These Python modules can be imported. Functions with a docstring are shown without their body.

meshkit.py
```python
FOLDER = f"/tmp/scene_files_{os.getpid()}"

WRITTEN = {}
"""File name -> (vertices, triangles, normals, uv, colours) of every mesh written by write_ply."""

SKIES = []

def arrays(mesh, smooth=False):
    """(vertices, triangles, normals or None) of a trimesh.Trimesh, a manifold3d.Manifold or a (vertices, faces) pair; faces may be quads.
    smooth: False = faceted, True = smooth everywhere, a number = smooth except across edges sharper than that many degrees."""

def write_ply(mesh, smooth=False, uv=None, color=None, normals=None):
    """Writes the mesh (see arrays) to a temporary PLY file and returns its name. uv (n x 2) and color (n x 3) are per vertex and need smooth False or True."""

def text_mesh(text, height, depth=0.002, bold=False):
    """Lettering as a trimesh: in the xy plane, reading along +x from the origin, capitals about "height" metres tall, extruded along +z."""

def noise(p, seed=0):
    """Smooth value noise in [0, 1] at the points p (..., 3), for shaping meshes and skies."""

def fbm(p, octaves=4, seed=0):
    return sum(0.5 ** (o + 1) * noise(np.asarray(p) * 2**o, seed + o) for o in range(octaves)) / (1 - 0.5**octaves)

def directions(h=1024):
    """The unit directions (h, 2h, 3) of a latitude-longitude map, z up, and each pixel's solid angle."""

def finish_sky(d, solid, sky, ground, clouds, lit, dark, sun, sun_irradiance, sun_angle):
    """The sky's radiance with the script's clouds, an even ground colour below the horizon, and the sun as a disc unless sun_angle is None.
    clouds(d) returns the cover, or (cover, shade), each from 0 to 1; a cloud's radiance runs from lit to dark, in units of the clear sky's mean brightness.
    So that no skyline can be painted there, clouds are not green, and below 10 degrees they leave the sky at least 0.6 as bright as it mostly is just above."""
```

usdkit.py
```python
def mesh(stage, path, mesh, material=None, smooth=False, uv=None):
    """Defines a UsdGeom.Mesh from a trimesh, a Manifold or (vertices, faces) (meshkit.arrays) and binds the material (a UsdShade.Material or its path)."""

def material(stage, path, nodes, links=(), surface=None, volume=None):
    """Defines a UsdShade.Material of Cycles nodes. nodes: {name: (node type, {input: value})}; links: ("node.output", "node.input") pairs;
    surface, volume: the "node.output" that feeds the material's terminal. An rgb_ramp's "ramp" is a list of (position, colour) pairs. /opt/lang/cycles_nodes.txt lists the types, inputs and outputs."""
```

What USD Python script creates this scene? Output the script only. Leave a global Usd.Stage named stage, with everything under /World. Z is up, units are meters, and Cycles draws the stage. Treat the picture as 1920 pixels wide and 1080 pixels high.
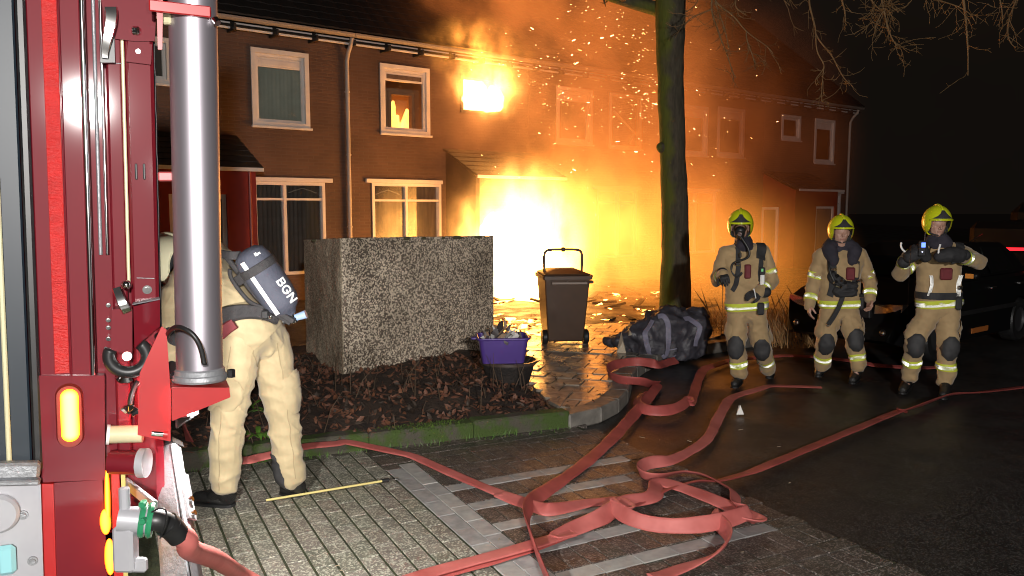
import math, random
import numpy as np, trimesh, usdkit, meshkit
import manifold3d as m3
from manifold3d import Manifold, CrossSection
from shapely.geometry import Polygon, box as sbox
from scipy.interpolate import CubicSpline
from pxr import Usd, UsdGeom, UsdLux, UsdShade, Gf, Sdf

stage = Usd.Stage.CreateInMemory()
UsdGeom.SetStageUpAxis(stage, "Z")
UsdGeom.Xform.Define(stage, "/World")

# ---------------------------------------------------------------- camera
CAM_Z, FPX = 1.9, 1500.0
PITCH = math.atan(150 / 1500.0)
cam = UsdGeom.Camera.Define(stage, "/World/camera")
cam.CreateFocalLengthAttr(28.125)
cam.CreateHorizontalApertureAttr(36.0)
cam.CreateVerticalApertureAttr(20.25)
cam.CreateClippingRangeAttr(Gf.Vec2f(0.05, 500.0))
cam.AddTranslateOp().Set(Gf.Vec3d(0, 0, CAM_Z))
cam.AddRotateXOp().Set(90 - math.degrees(PITCH))
cam.CreateExposureAttr(0.0)

# ---------------------------------------------------------------- night sky, moon, work lamp
sun_elev, sun_rot = math.radians(20), math.radians(-150)
dome = UsdLux.DomeLight.Define(stage, "/World/sky")
usdkit.material(stage, "/World/Looks/night_sky", {
    "sky": ("sky_texture", {"sky_type": "single_scattering", "sun_disc": False, "sun_elevation": math.radians(-4.0), "sun_rotation": sun_rot}),
    "tc": ("texture_coordinate", {}), "n": ("noise_texture", {"scale": 2.2, "detail": 5.0, "roughness": 0.6}),
    "r": ("rgb_ramp", {"ramp": [(0.0, (0.045, 0.034, 0.027)), (0.45, (0.054, 0.041, 0.032)), (1.0, (0.075, 0.054, 0.042))]}),
    "m": ("mix", {"mix_type": "add", "fac": 1.0}),
    "b": ("background_shader", {"strength": 0.10})},
    [("tc.generated", "n.vector"), ("n.fac", "r.fac"), ("sky.color", "m.color1"), ("r.color", "m.color2"), ("m.color", "b.color")], surface="b.background")
UsdShade.MaterialBindingAPI.Apply(dome.GetPrim()).Bind(UsdShade.Material.Get(stage, "/World/Looks/night_sky"))
dome.GetPrim().SetCustomDataByKey("kind", "structure")

moon = UsdLux.DistantLight.Define(stage, "/World/moon")
moon.CreateIntensityAttr(0.0012); moon.CreateAngleAttr(0.5); moon.CreateNormalizeAttr(True)
moon.CreateColorAttr(Gf.Vec3f(1.0, 0.95, 0.88))
moon.AddRotateXYZOp().Set(Gf.Vec3f(60, 0, -25))

# the lamp on the video camera, and the white step lamp at the rear corner of the fire engine, that light the foreground
lamp = UsdLux.SphereLight.Define(stage, "/World/video_lamp")
lamp.CreateRadiusAttr(0.05); lamp.CreateIntensityAttr(1100.0); lamp.CreateColorAttr(Gf.Vec3f(1.0, 0.97, 0.93))
lamp.AddTranslateOp().Set(Gf.Vec3d(0.30, -0.10, 2.12))
step = UsdLux.SphereLight.Define(stage, "/World/step_lamp")
step.CreateRadiusAttr(0.03); step.CreateIntensityAttr(4300.0); step.CreateColorAttr(Gf.Vec3f(1.0, 0.98, 0.94))
step.AddTranslateOp().Set(Gf.Vec3d(-1.257, 3.20, 1.13))

# the floodlight of the vehicle standing behind the camera
flood = UsdLux.SphereLight.Define(stage, "/World/flood_lamp")
flood.CreateRadiusAttr(0.12); flood.CreateIntensityAttr(5700.0); flood.CreateColorAttr(Gf.Vec3f(1.0, 0.96, 0.92))
flood.AddTranslateOp().Set(Gf.Vec3d(1.25, -4.0, 3.0))

# ---------------------------------------------------------------- helpers
TC, TS = math.cos(PITCH), math.sin(PITCH)
def ray(px, py):
    u, v = px - 960.0, py - 540.0
    return np.array([u, FPX * TC - v * TS, -FPX * TS - v * TC])
def G(px, py, z=0.0):
    "the point of the level z that stands there in the photograph"
    r = ray(px, py)
    return np.array([0, 0, CAM_Z]) + r * ((z - CAM_Z) / r[2])
def D(px, py, d):
    "the point at depth d"
    r = ray(px, py)
    return np.array([0, 0, CAM_Z]) + r * (d / r[1])
def nrm(v):
    v = np.asarray(v, float)
    return v / (np.linalg.norm(v) + 1e-12)

taken = {}
def numbered(path):
    k = taken.get(path, -1) + 1
    taken[path] = k
    return path if k == 0 else f"{path}_{k:03d}"
def where(parent):
    return "/World" if parent is None else str(parent.GetPath())
def tag(o, label=None, cat=None, group=None, kind=None):
    for k, v in (("label", label), ("category", cat), ("group", group), ("kind", kind)):
        if v: o.SetCustomDataByKey(k, v)
    return o
def thing(name, label, cat, group=None, loc=(0, 0, 0), rz=0.0, parent=None):
    x = UsdGeom.Xform.Define(stage, numbered(where(parent) + "/" + name))
    if tuple(loc) != (0, 0, 0) or rz:
        x.AddTranslateOp().Set(Gf.Vec3d(*map(float, loc)))
        if rz: x.AddRotateZOp().Set(float(math.degrees(rz)))
    return tag(x.GetPrim(), label, cat, group)
def obj(name, mesh, material, parent=None, smooth=False, label=None, cat=None, group=None, kind=None, prim=None):
    m = usdkit.mesh(stage, numbered(where(parent) + "/" + name), mesh, material, smooth=smooth)
    return tag(m.GetPrim(), label, cat, group, kind)

def TM(m):
    if isinstance(m, trimesh.Trimesh): return m
    q = m.to_mesh()
    return trimesh.Trimesh(np.array(q.vert_properties[:, :3]), np.array(q.tri_verts), process=False)
def cat(*ms):
    return trimesh.util.concatenate([TM(m) for m in ms])
def frame_from(zdir, xhint=None):
    z = nrm(zdir)
    h = np.array([0, 0, 1.0]) if xhint is None else np.asarray(xhint, float)
    if abs(np.dot(nrm(h), z)) > 0.97: h = np.array([1.0, 0, 0])
    y = nrm(np.cross(z, h)); x = np.cross(y, z)
    M = np.eye(4); M[:3, 0], M[:3, 1], M[:3, 2] = x, y, z
    return M
def place(m, M):
    m = TM(m).copy(); m.apply_transform(M); return m
def moved(m, x, y=0, z=0):
    m = TM(m).copy(); m.apply_translation((x, y, z)); return m
def bevbox(sx, sy, sz, r=0.01):
    "box centred at the origin with chamfered edges"
    r = min(r, sx * .45, sy * .45, sz * .45)
    v = []
    for a in (-1, 1):
        for b in (-1, 1):
            for c in (-1, 1):
                v += [(a * (sx / 2 - r), b * (sy / 2 - r), c * sz / 2), (a * (sx / 2 - r), b * sy / 2, c * (sz / 2 - r)), (a * sx / 2, b * (sy / 2 - r), c * (sz / 2 - r))]
    return trimesh.convex.convex_hull(np.array(v))
def box(x0, x1, y0, y1, z0, z1, r=0.0):
    if r <= 0:
        b = trimesh.creation.box((x1 - x0, y1 - y0, z1 - z0))
    else:
        b = bevbox(x1 - x0, y1 - y0, z1 - z0, r)
    b.apply_translation(((x0 + x1) / 2, (y0 + y1) / 2, (z0 + z1) / 2))
    return b
def bar(a, b, w, h, r=0.004, up=(0, 0, 1)):
    "beam from a to b, w across, h along up"
    a, b = np.asarray(a, float), np.asarray(b, float)
    L = np.linalg.norm(b - a)
    M = frame_from(b - a, up); M[:3, 3] = (a + b) / 2
    return place(bevbox(h, w, L, r), M)
def rod(a, b, r, r2=None, sides=16):
    a, b = np.asarray(a, float), np.asarray(b, float)
    r2 = r if r2 is None else r2
    return tube([a, b], [r, r2], sides)
def tube(pts, radii, sides=10, caps=True):
    p = np.asarray(pts, float); n = len(p)
    radii = np.broadcast_to(np.asarray(radii, float), (n,))
    t = np.gradient(p, axis=0); t /= np.linalg.norm(t, axis=1, keepdims=True) + 1e-12
    h = np.array([0, 0, 1.0]) if abs(t[0][2]) < .9 else np.array([1.0, 0, 0])
    a = nrm(np.cross(t[0], h)); A = [a]
    for i in range(1, n):
        a = a - t[i] * np.dot(a, t[i]); a = nrm(a); A.append(a)
    A = np.array(A); B = np.cross(t, A)
    ang = np.arange(sides) * 2 * np.pi / sides
    v = p[:, None] + radii[:, None, None] * (np.cos(ang)[None, :, None] * A[:, None] + np.sin(ang)[None, :, None] * B[:, None])
    v = v.reshape(-1, 3)
    f = []
    for i in range(n - 1):
        for j in range(sides):
            q, w = i * sides + j, i * sides + (j + 1) % sides
            f += [(q, w, w + sides), (q, w + sides, q + sides)]
    if caps:
        v = np.vstack([v, p[0], p[-1]]); c0, c1 = len(v) - 2, len(v) - 1
        for j in range(sides):
            f += [(c0, (j + 1) % sides, j), (c1, (n - 1) * sides + j, (n - 1) * sides + (j + 1) % sides)]
    return trimesh.Trimesh(v, np.array(f), process=False)
def spline(pts, n=60):
    p = np.asarray(pts, float)
    s = np.r_[0, np.cumsum(np.linalg.norm(np.diff(p, axis=0), axis=1) ** 0.5 + 1e-9)]
    return CubicSpline(s, p)(np.linspace(0, s[-1], n))
def lathe(profile, sides=32):
    "profile of (r, z)"
    return trimesh.creation.revolve(np.array(profile, float), sections=sides)
def prism(poly, h):
    "shapely polygon extruded along z from 0 to h"
    return trimesh.creation.extrude_polygon(poly, h)
def to_frame(m, o, ex, ey, ez):
    M = np.eye(4); M[:3, 0], M[:3, 1], M[:3, 2], M[:3, 3] = ex, ey, ez, o
    return place(m, M)
def hull(*sph):
    return Manifold.batch_hull([Manifold.sphere(r, 20).translate(tuple(map(float, c))) for c, r in sph])
def displaced(m, amp, scale, seed=0.0, octaves=3):
    m = TM(m).copy(); m.merge_vertices()
    nz = meshkit.fbm(m.vertices * scale + seed, octaves=octaves) if "octaves" in meshkit.fbm.__code__.co_varnames else meshkit.fbm(m.vertices * scale + seed)
    m.vertices = m.vertices + m.vertex_normals * (np.asarray(nz)[:, None] * amp)
    return m

# ---------------------------------------------------------------- materials
def mat(name, c1, c2=None, scale=6.0, detail=4.0, rough=0.6, rough2=None, metal=0.0, bump=0.0, bscale=None, bdist=0.02, coat=0.0, spec=0.5, sheen=0.0,
        speck=None, speck_scale=120.0, speck_at=(0.55, 0.62), emit=None, estr=0.0, coord="position", ramp=(0.35, 0.65), stretch=None, aniso=0.0, trans=0.0, alpha=1.0, wet=None):
    N = {"g": ("geometry", {}) if coord == "position" else ("texture_coordinate", {}),
         "p": ("principled_bsdf", {"roughness": rough, "metallic": metal, "specular_ior_level": spec, "coat_weight": coat, "coat_roughness": 0.06, "anisotropic": aniso, "base_color": c1,
                                   "transmission_weight": trans, "alpha": alpha})}
    src = "g.position" if coord == "position" else "g." + coord
    L = []
    if sheen: N["p"][1].update(sheen_weight=sheen, sheen_roughness=0.5)
    if stretch is not None:
        N["mp"] = ("mapping", {"mapping_type": "point", "scale": stretch}); L.append((src, "mp.vector")); src = "mp.vector"
    col = None
    if c2 is not None:
        N["n"] = ("noise_texture", {"scale": scale, "detail": detail, "roughness": 0.6})
        N["r"] = ("rgb_ramp", {"ramp": [(ramp[0], c1), (ramp[1], c2)]})
        L += [(src, "n.vector"), ("n.fac", "r.fac")]; col = "r.color"
    if speck is not None:
        N["v"] = ("voronoi_texture", {"scale": speck_scale, "feature": "f1"})
        N["vs"] = ("rgb_to_bw", {})
        N["sr"] = ("map_range", {"from_min": speck_at[0], "from_max": speck_at[1], "clamp": True})
        N["sm"] = ("mix", {"mix_type": "mix", "color2": speck, "color1": c1})
        L += [(src, "v.vector"), ("v.color", "vs.color"), ("vs.val", "sr.value"), ("sr.result", "sm.fac")]
        if col: L.append((col, "sm.color1"))
        col = "sm.color"
    if col: L.append((col, "p.base_color"))
    if rough2 is not None:
        N["n3"] = ("noise_texture", {"scale": (wet or scale * 0.6), "detail": 3.0})
        N["rr"] = ("map_range", {"from_min": 0.35, "from_max": 0.65, "to_min": rough, "to_max": rough2, "clamp": True})
        L += [(src, "n3.vector"), ("n3.fac", "rr.value"), ("rr.result", "p.roughness")]
    if bump:
        if speck is not None and bscale is None:
            N["bm"] = ("bump", {"strength": bump, "distance": bdist}); L += [("v.distance", "bm.height"), ("bm.normal", "p.normal")]
        else:
            N["n2"] = ("noise_texture", {"scale": bscale or scale * 4, "detail": 4.0, "roughness": 0.6})
            N["bm"] = ("bump", {"strength": bump, "distance": bdist}); L += [(src, "n2.vector"), ("n2.fac", "bm.height"), ("bm.normal", "p.normal")]
    if emit is not None: N["p"][1].update(emission_color=emit, emission_strength=estr)
    return usdkit.material(stage, "/World/Looks/" + name, N, L, surface="p.BSDF")
def glow(name, color, strength):
    return usdkit.material(stage, "/World/Looks/" + name, {"e": ("emission", {"color": color, "strength": strength})}, [], surface="e.emission")

# the row of houses: facade line, s metres along it, t metres in front of it
FD = np.array([0.78963, 0.61358, 0.0]); FN = np.array([-0.61358, 0.78963, 0.0]); F0 = np.array([-3.3315, 16.437, 0.0])
UP = np.array([0, 0, 1.0])
def H(s, t, z):
    return F0 + FD * s - FN * t + UP * z
def hframe(m, s=0.0, t=0.0, z=0.0):
    "mesh with x along the facade, y out of it towards the street, z up"
    v = TM(m).copy(); q = v.vertices
    v.vertices = F0 + np.outer(q[:, 0] + s, FD) - np.outer(q[:, 1] + t, FN) + np.outer(q[:, 2] + z, UP)
    v.faces = v.faces[:, ::-1]      # the frame is left-handed
    return v
# ================================================================ ground, road, kerb, paving
rng = np.random.default_rng(11)
M = {}
M["asphalt"] = mat("asphalt", (0.011, 0.0105, 0.0105), (0.021, 0.019, 0.018), scale=3.0, rough=0.24, rough2=0.50, wet=1.6, bump=0.55, bscale=150.0, bdist=0.006, speck=(0.07, 0.066, 0.062), speck_scale=130.0, speck_at=(0.66, 0.74))
M["soil"] = mat("bed_soil", (0.022, 0.014, 0.010), (0.055, 0.034, 0.022), scale=7.0, rough=0.85, bump=0.9, bscale=38.0, bdist=0.03)
M["yard"] = mat("yard_ground", (0.05, 0.038, 0.028), (0.10, 0.078, 0.055), scale=4.0, rough=0.40, rough2=0.75, bump=0.7, bscale=26.0, bdist=0.03)
M["moss_joint"] = mat("mossy_joint", (0.020, 0.026, 0.010), (0.045, 0.052, 0.020), scale=9.0, rough=0.9, bump=0.8, bscale=90.0)
pv = []
for k, (a, b) in enumerate([((0.120, 0.114, 0.094), (0.190, 0.180, 0.150)), ((0.13, 0.117, 0.097), (0.205, 0.188, 0.158)), ((0.110, 0.110, 0.086), (0.175, 0.174, 0.134)), ((0.125, 0.108, 0.092), (0.195, 0.170, 0.146))]):
    pv.append(mat(f"concrete_paver_{k}", a, b, scale=8.0, rough=0.34, rough2=0.62, bump=0.7, bdist=0.004, speck=(0.42, 0.41, 0.33), speck_scale=105.0, speck_at=(0.60, 0.68)))
pg = [mat(f"grey_paver_{k}", a, b, scale=14.0, rough=0.40, rough2=0.6, bump=0.35, bscale=200.0, bdist=0.003) for k, (a, b) in enumerate([((0.24, 0.24, 0.235), (0.34, 0.335, 0.32)), ((0.21, 0.21, 0.205), (0.31, 0.30, 0.29)), ((0.27, 0.265, 0.25), (0.37, 0.36, 0.335))])]
pd = [mat(f"dark_paver_{k}", a, b, scale=8.0, rough=0.26, rough2=0.5, bump=0.8, bdist=0.004, speck=(0.20, 0.17, 0.15), speck_scale=120.0, speck_at=(0.64, 0.72)) for k, (a, b) in enumerate([((0.040, 0.033, 0.029), (0.075, 0.062, 0.054)), ((0.050, 0.036, 0.030), (0.085, 0.064, 0.054)), ((0.036, 0.033, 0.028), (0.066, 0.060, 0.048))])]
pt = [mat(f"path_tile_{k}", a, b, scale=9.0, rough=0.12, rough2=0.36, bump=0.45, bscale=40.0, bdist=0.006) for k, (a, b) in enumerate([((0.20, 0.17, 0.135), (0.29, 0.25, 0.20)), ((0.17, 0.15, 0.12), (0.26, 0.23, 0.185)), ((0.23, 0.19, 0.15), (0.32, 0.27, 0.21))])]
M["kerb"] = mat("kerb_stone", (0.13, 0.12, 0.105), (0.22, 0.20, 0.175), scale=7.0, rough=0.4, rough2=0.7, bump=0.6, bscale=70.0, bdist=0.008)
M["kerb_moss"] = mat("mossy_kerb_stone", (0.07, 0.062, 0.045), (0.045, 0.075, 0.012), scale=5.0, rough=0.85, bump=0.9, bscale=60.0, bdist=0.012, ramp=(0.42, 0.55))

road = trimesh.Trimesh([(-150, -60, -.03), (200, -60, -.03), (200, 260, -.03), (-150, 260, -.03)], [(0, 1, 2), (0, 2, 3)])
obj("road", road, M["asphalt"], kind="structure")

# raised ground: bed, path and front gardens
edge = [(-16, 0.30), (-2.46, 5.66), (0.50, 6.82), (0.90, 7.22), (1.16, 7.80), (1.30, 8.5), (1.62, 9.35), (2.1, 10.0), (2.9, 10.65), (40.0, 39.5)]
raised = Polygon(edge + [(40, 160), (-120, 160), (-120, -40)])
bed = Polygon([(-7.0, 3.86), (-2.46, 5.66), (0.44, 6.80), (0.30, 7.4), (0.12, 8.2), (0.14, 9.9), (-0.4, 10.5), (-2.6, 10.4), (-7.0, 8.6)])
yard = raised.buffer(-0.16).difference(bed)
m = prism(yard if yard.geom_type == "Polygon" else max(yard.geoms, key=lambda g: g.area), 0.12); m.apply_translation((0, 0, -.04))
obj("front_garden_ground", m, M["yard"], kind="structure")

def bed_z(x, y):
    p = np.stack([x, y, np.zeros_like(x)], -1)
    d = np.array([bed.exterior.distance(__import__("shapely").Point(a, b)) for a, b in zip(x, y)])
    return 0.09 + np.minimum(d, .7) * 0.16 + (meshkit.fbm(p * 3.1, seed=3) - .5) * 0.12 * np.minimum(1, d * 4)
gx, gy = np.meshgrid(np.arange(-7, .55, .07), np.arange(3.8, 10.6, .07), indexing="ij")
import shapely
inside = shapely.contains_xy(bed, gx.ravel(), gy.ravel()).reshape(gx.shape)
idx = -np.ones(gx.shape, int); idx[inside] = np.arange(inside.sum())
X, Y = gx[inside], gy[inside]
V = np.c_[X, Y, bed_z(X, Y)]
quad = inside[:-1, :-1] & inside[1:, :-1] & inside[1:, 1:] & inside[:-1, 1:]
i, j = np.nonzero(quad)
q = np.c_[idx[i, j], idx[i + 1, j], idx[i + 1, j + 1], idx[i, j + 1]]
BED = (V, np.vstack([q[:, :3], q[:, [0, 2, 3]]]))
obj("planting_bed", BED, M["soil"], smooth=True, kind="structure")
base = prism(bed, 0.10); base.apply_translation((0, 0, -.03))
obj("planting_bed_base", base, M["soil"], kind="structure")
from scipy.spatial import cKDTree
BT = cKDTree(V[:, :2])
def bedz(x, y):
    return V[BT.query((x, y))[1], 2]

# ---- kerb stones, each a part of the kerb
kerb = thing("kerb", None, None); tag(kerb, kind="structure")
def stone_between(a, b, w, z0, z1, material, name, gap=.008, label=None):
    a, b = np.array([*a, 0.]), np.array([*b, 0.])
    d_ = nrm(b - a); nn = np.array([-d_[1], d_[0], 0])
    L = np.linalg.norm(b - a) - gap
    s = to_frame(bevbox(L, w, z1 - z0, .014), (a + b) / 2 + nn * w / 2 + UP * (z0 + z1) / 2, d_, nn, UP)
    s = s.subdivide().subdivide() if name == "mossy_kerb_stone" else s
    if name == "mossy_kerb_stone":
        s = displaced(s, .02, 9.0)
    obj(name, s, material, kerb, label=label)
A, B = np.array([-5.2, 4.575]), np.array([0.50, 6.82])
nk = 7
for k in range(nk):
    stone_between(A + (B - A) * k / nk, A + (B - A) * (k + 1) / nk, .14, -.03, .125 + .012 * rng.normal(), M["kerb_moss"], "mossy_kerb_stone")
cv = spline([(0.50, 6.80, 0), (0.74, 6.98, 0), (0.95, 7.27, 0), (1.16, 7.80, 0), (1.30, 8.5, 0), (1.62, 9.35, 0), (2.1, 10.0, 0), (2.9, 10.65, 0)], 60)
cl = np.r_[0, np.cumsum(np.linalg.norm(np.diff(cv, axis=0), axis=1))]
for k in range(12):
    t0, t1 = cl[-1] * k / 12, cl[-1] * (k + 1) / 12
    pa = [np.interp(t0, cl, cv[:, c]) for c in (0, 1)]; pb = [np.interp(t1, cl, cv[:, c]) for c in (0, 1)]
    stone_between(pa, pb, .20, -.03, .115, M["kerb"], "kerb_stone", gap=.004)
for k in range(22):
    a = np.array([2.9, 10.65]) + np.array([.79, .614]) * k
    stone_between(a, a + np.array([.79, .614]), .15, -.03, .11, M["kerb"], "kerb_stone")

# ---- parking bay pavers: along k and q from the corner of the double grey line
PK, PQ, PO = np.array([.888, .46]), np.array([.46, -.888]), np.array([-.91, 5.66])
def pave_pt(a, b):
    return PO + PK * a + PQ * b
def in_view(p):
    d_ = p[1] * TC - (0 - CAM_Z) * TS
    if d_ < .5: return False
    x = 960 + FPX * p[0] / d_; y = 540 - FPX * (p[1] * TS - CAM_Z * TC) / d_
    return 300 < x < 1960 and y < 1140
pavement = thing("pavement", None, None); tag(pavement, kind="structure")
bx = [(-2.5, -.75), (-1.2, 4.2), (2.02, 4.2), (1.86, -.05), (1.95, -1.6), (-.6, -1.6)]
jt = prism(Polygon([pave_pt(*p) for p in [(-2.6, -.72), (-2.6, 4.4), (2.0, 4.4), (1.86, -.9), (.9, -1.25), (.75, -.55)]]), .025)
jt.apply_translation((0, 0, -.0315))
obj("joint_bed", jt, M["moss_joint"], pavement)
bayshape = Polygon([pave_pt(*p) for p in [(-2.6, -.72), (-2.6, 4.4), (2.0, 4.4), (1.86, -.9), (.9, -1.25), (.75, -.55)]])
W_, L_ = .121, .246
cells = []
for r_ in range(-22, 0):                                   # left: rows along q, mossy wide joints
    a0 = r_ * W_; off = (r_ % 2) * L_ / 2
    for c in range(-4, 18):
        cells.append((a0, c * L_ - off, W_ - .014, L_ - .005, "paver"))
for r_ in range(2):                                        # double grey line
    for c in range(0, 18):
        cells.append((r_ * W_ + .002, c * L_ - r_ * .09, W_ - .004, L_ - .004, "grey_paver"))
a0 = 2 * W_ + .006
for n_ in range(-2, 12):                                   # right: grey rows between dark soldier rows
    bb = .50 + n_ * .370
    last = {0: 1.25, 1: 1.15, 2: 1.1, 3: .75, 4: 1.35}.get(n_, -1)
    for c in range(8):
        a1 = a0 + c * L_
        cells.append((a1, bb, L_ - .004, W_ - .004, "grey_paver" if a1 - a0 < last else "dark_paver"))
    for c in range(15):
        cells.append((a0 + c * W_, bb + W_, W_ - .005, L_ - .005, "dark_paver"))
for n_ in range(-11, 0):                                   # towards the kerb: courses along k
    for c in range(-9, 9):
        if n_ * W_ > -.27 + .001 and c * L_ > .2: continue
        cells.append((c * L_ + (n_ % 2) * L_ / 2, n_ * W_ - .001, L_ - .006, W_ - .006, "dark_paver"))
rest, count, seen = {"paver": [], "grey_paver": [], "dark_paver": []}, {}, []
pvm = {"paver": pv, "grey_paver": pg, "dark_paver": pd}
for a1, b1, wa, wb, kind_ in cells:
    c_ = pave_pt(a1 + wa / 2, b1 + wb / 2)
    if not in_view(c_): continue
    cell = sbox(a1, b1, a1 + wa, b1 + wb); full = cell.area
    for o_ in seen:
        if o_.bounds[0] < a1 + wa and o_.bounds[2] > a1 and o_.bounds[1] < b1 + wb and o_.bounds[3] > b1: cell = cell.difference(o_.buffer(.005, join_style=2))
    if cell.geom_type != "Polygon": cell = max(getattr(cell, "geoms", [Polygon()]), key=lambda g_: g_.area, default=Polygon())
    if cell.area < .22 * full or not bayshape.contains(shapely.Point(pave_pt(*cell.centroid.coords[0]))): continue
    seen.append(cell)
    x0_, y0_, x1_, y1_ = cell.bounds
    if abs(cell.area - (x1_ - x0_) * (y1_ - y0_)) < 1e-5:
        t_ = bevbox(x1_ - x0_, y1_ - y0_, .05, .003)
    else:
        t_ = prism(cell, .05); t_.apply_translation((-(x0_ + x1_) / 2, -(y0_ + y1_) / 2, -.025))
    t_.vertices[:, 1] *= -1; t_.faces = t_.faces[:, ::-1]
    c_ = pave_pt((x0_ + x1_) / 2, (y0_ + y1_) / 2)
    tl = np.eye(4); tl[2, 0], tl[2, 1] = rng.normal(0, .006, 2); t_.apply_transform(tl)
    t_ = to_frame(t_, np.array([*c_, -.0255 + rng.normal(0, .0013)]), np.array([*PK, 0]), np.array([*-PQ, 0]), UP)
    ms = pvm[kind_]; mt_ = ms[rng.integers(len(ms))]
    if count.get(kind_, 0) < 300:
        count[kind_] = count.get(kind_, 0) + 1
        obj(kind_, t_, mt_, pavement)
    else: rest[kind_].append(t_)
for k_, l_ in rest.items():
    if l_: obj(k_ + "_rest", cat(*l_), pvm[k_][0], pavement, kind="stuff")

# ---- path tiles in front of the burning house
path = thing("path", None, None); tag(path, kind="structure")
pshape = Polygon([(.50, 6.98), (.78, 7.16), (.98, 7.5), (1.10, 7.9), (1.12, 8.5), (1.42, 9.45), (1.9, 10.15), (2.7, 10.85), (3.6, 12.0), (2.2, 12.6), (.2, 12.0), (.18, 9.8), (.16, 8.2), (.33, 7.35)])
t1, t2 = np.array([.30, .954]), np.array([.954, -.30])
tiles = []
for a_ in range(0, 24):
    for b_ in range(-6, 16):
        o_ = np.array([.1, 6.6]) + t1 * (a_ * .30) + t2 * (b_ * .30 + (a_ % 2) * .15)
        sq = Polygon([o_, o_ + t2 * .292, o_ + t2 * .292 + t1 * .292, o_ + t1 * .292]).intersection(pshape)
        if sq.geom_type != "Polygon" or sq.area < .012: continue
        g_ = sq.buffer(-.004, join_style=2)
        if g_.geom_type != "Polygon" or g_.is_empty: continue
        t_ = prism(g_, .05); 
        c_ = np.array(g_.centroid.coords[0]); tl = np.eye(4); tl[2, 0], tl[2, 1] = rng.normal(0, .012, 2)
        t_.apply_translation((-c_[0], -c_[1], 0)); t_.apply_transform(tl); t_.apply_translation((c_[0], c_[1], .058 + rng.normal(0, .0025)))
        obj("path_tile", t_, pt[rng.integers(3)], path)
# ================================================================ the row of houses
def hmat(name, b1, b2, mortar):
    N = {"g": ("geometry", {}), "m": ("mapping", {"mapping_type": "point", "rotation": (0, 0, -math.atan2(FD[1], FD[0]))}), "s": ("separate_xyz", {}), "c": ("combine_xyz", {}),
         "b": ("brick_texture", {"scale": 1.0, "brick_width": .22, "row_height": .065, "mortar_size": .011, "mortar_smooth": .3, "color1": b1, "color2": b2, "mortar": mortar}),
         "n": ("noise_texture", {"scale": 1.3, "detail": 5.0}), "r": ("rgb_ramp", {"ramp": [(.3, (.72, .72, .72)), (.7, (1.1, 1.1, 1.1))]}),
         "x": ("mix", {"mix_type": "multiply", "fac": 1.0}), "bm": ("bump", {"strength": .5, "distance": .008, "invert": True}), "p": ("principled_bsdf", {"roughness": .75})}
    return usdkit.material(stage, "/World/Looks/" + name, N, [("g.position", "m.vector"), ("m.vector", "s.vector"), ("s.x", "c.x"), ("s.z", "c.y"), ("c.vector", "b.vector"), ("g.position", "n.vector"),
        ("n.fac", "r.fac"), ("b.color", "x.color1"), ("r.color", "x.color2"), ("x.color", "p.base_color"), ("b.fac", "bm.height"), ("bm.normal", "p.normal")], surface="p.BSDF")
M["brick"] = hmat("brown_brick", (.125, .068, .046), (.104, .056, .038), (.118, .074, .052))
M["white"] = mat("white_frame_paint", (.80, .76, .72), (.70, .66, .62), scale=3.0, rough=.45)
M["rooftile"] = mat("dark_roof_tile", (.017, .014, .012), (.026, .021, .018), scale=5.0, rough=.6, bump=.4, bscale=40.0)
M["redpaint"] = mat("red_porch_board", (.20, .016, .012), (.26, .022, .015), scale=3.0, rough=.45, bump=.15, bscale=30.0)
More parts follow.
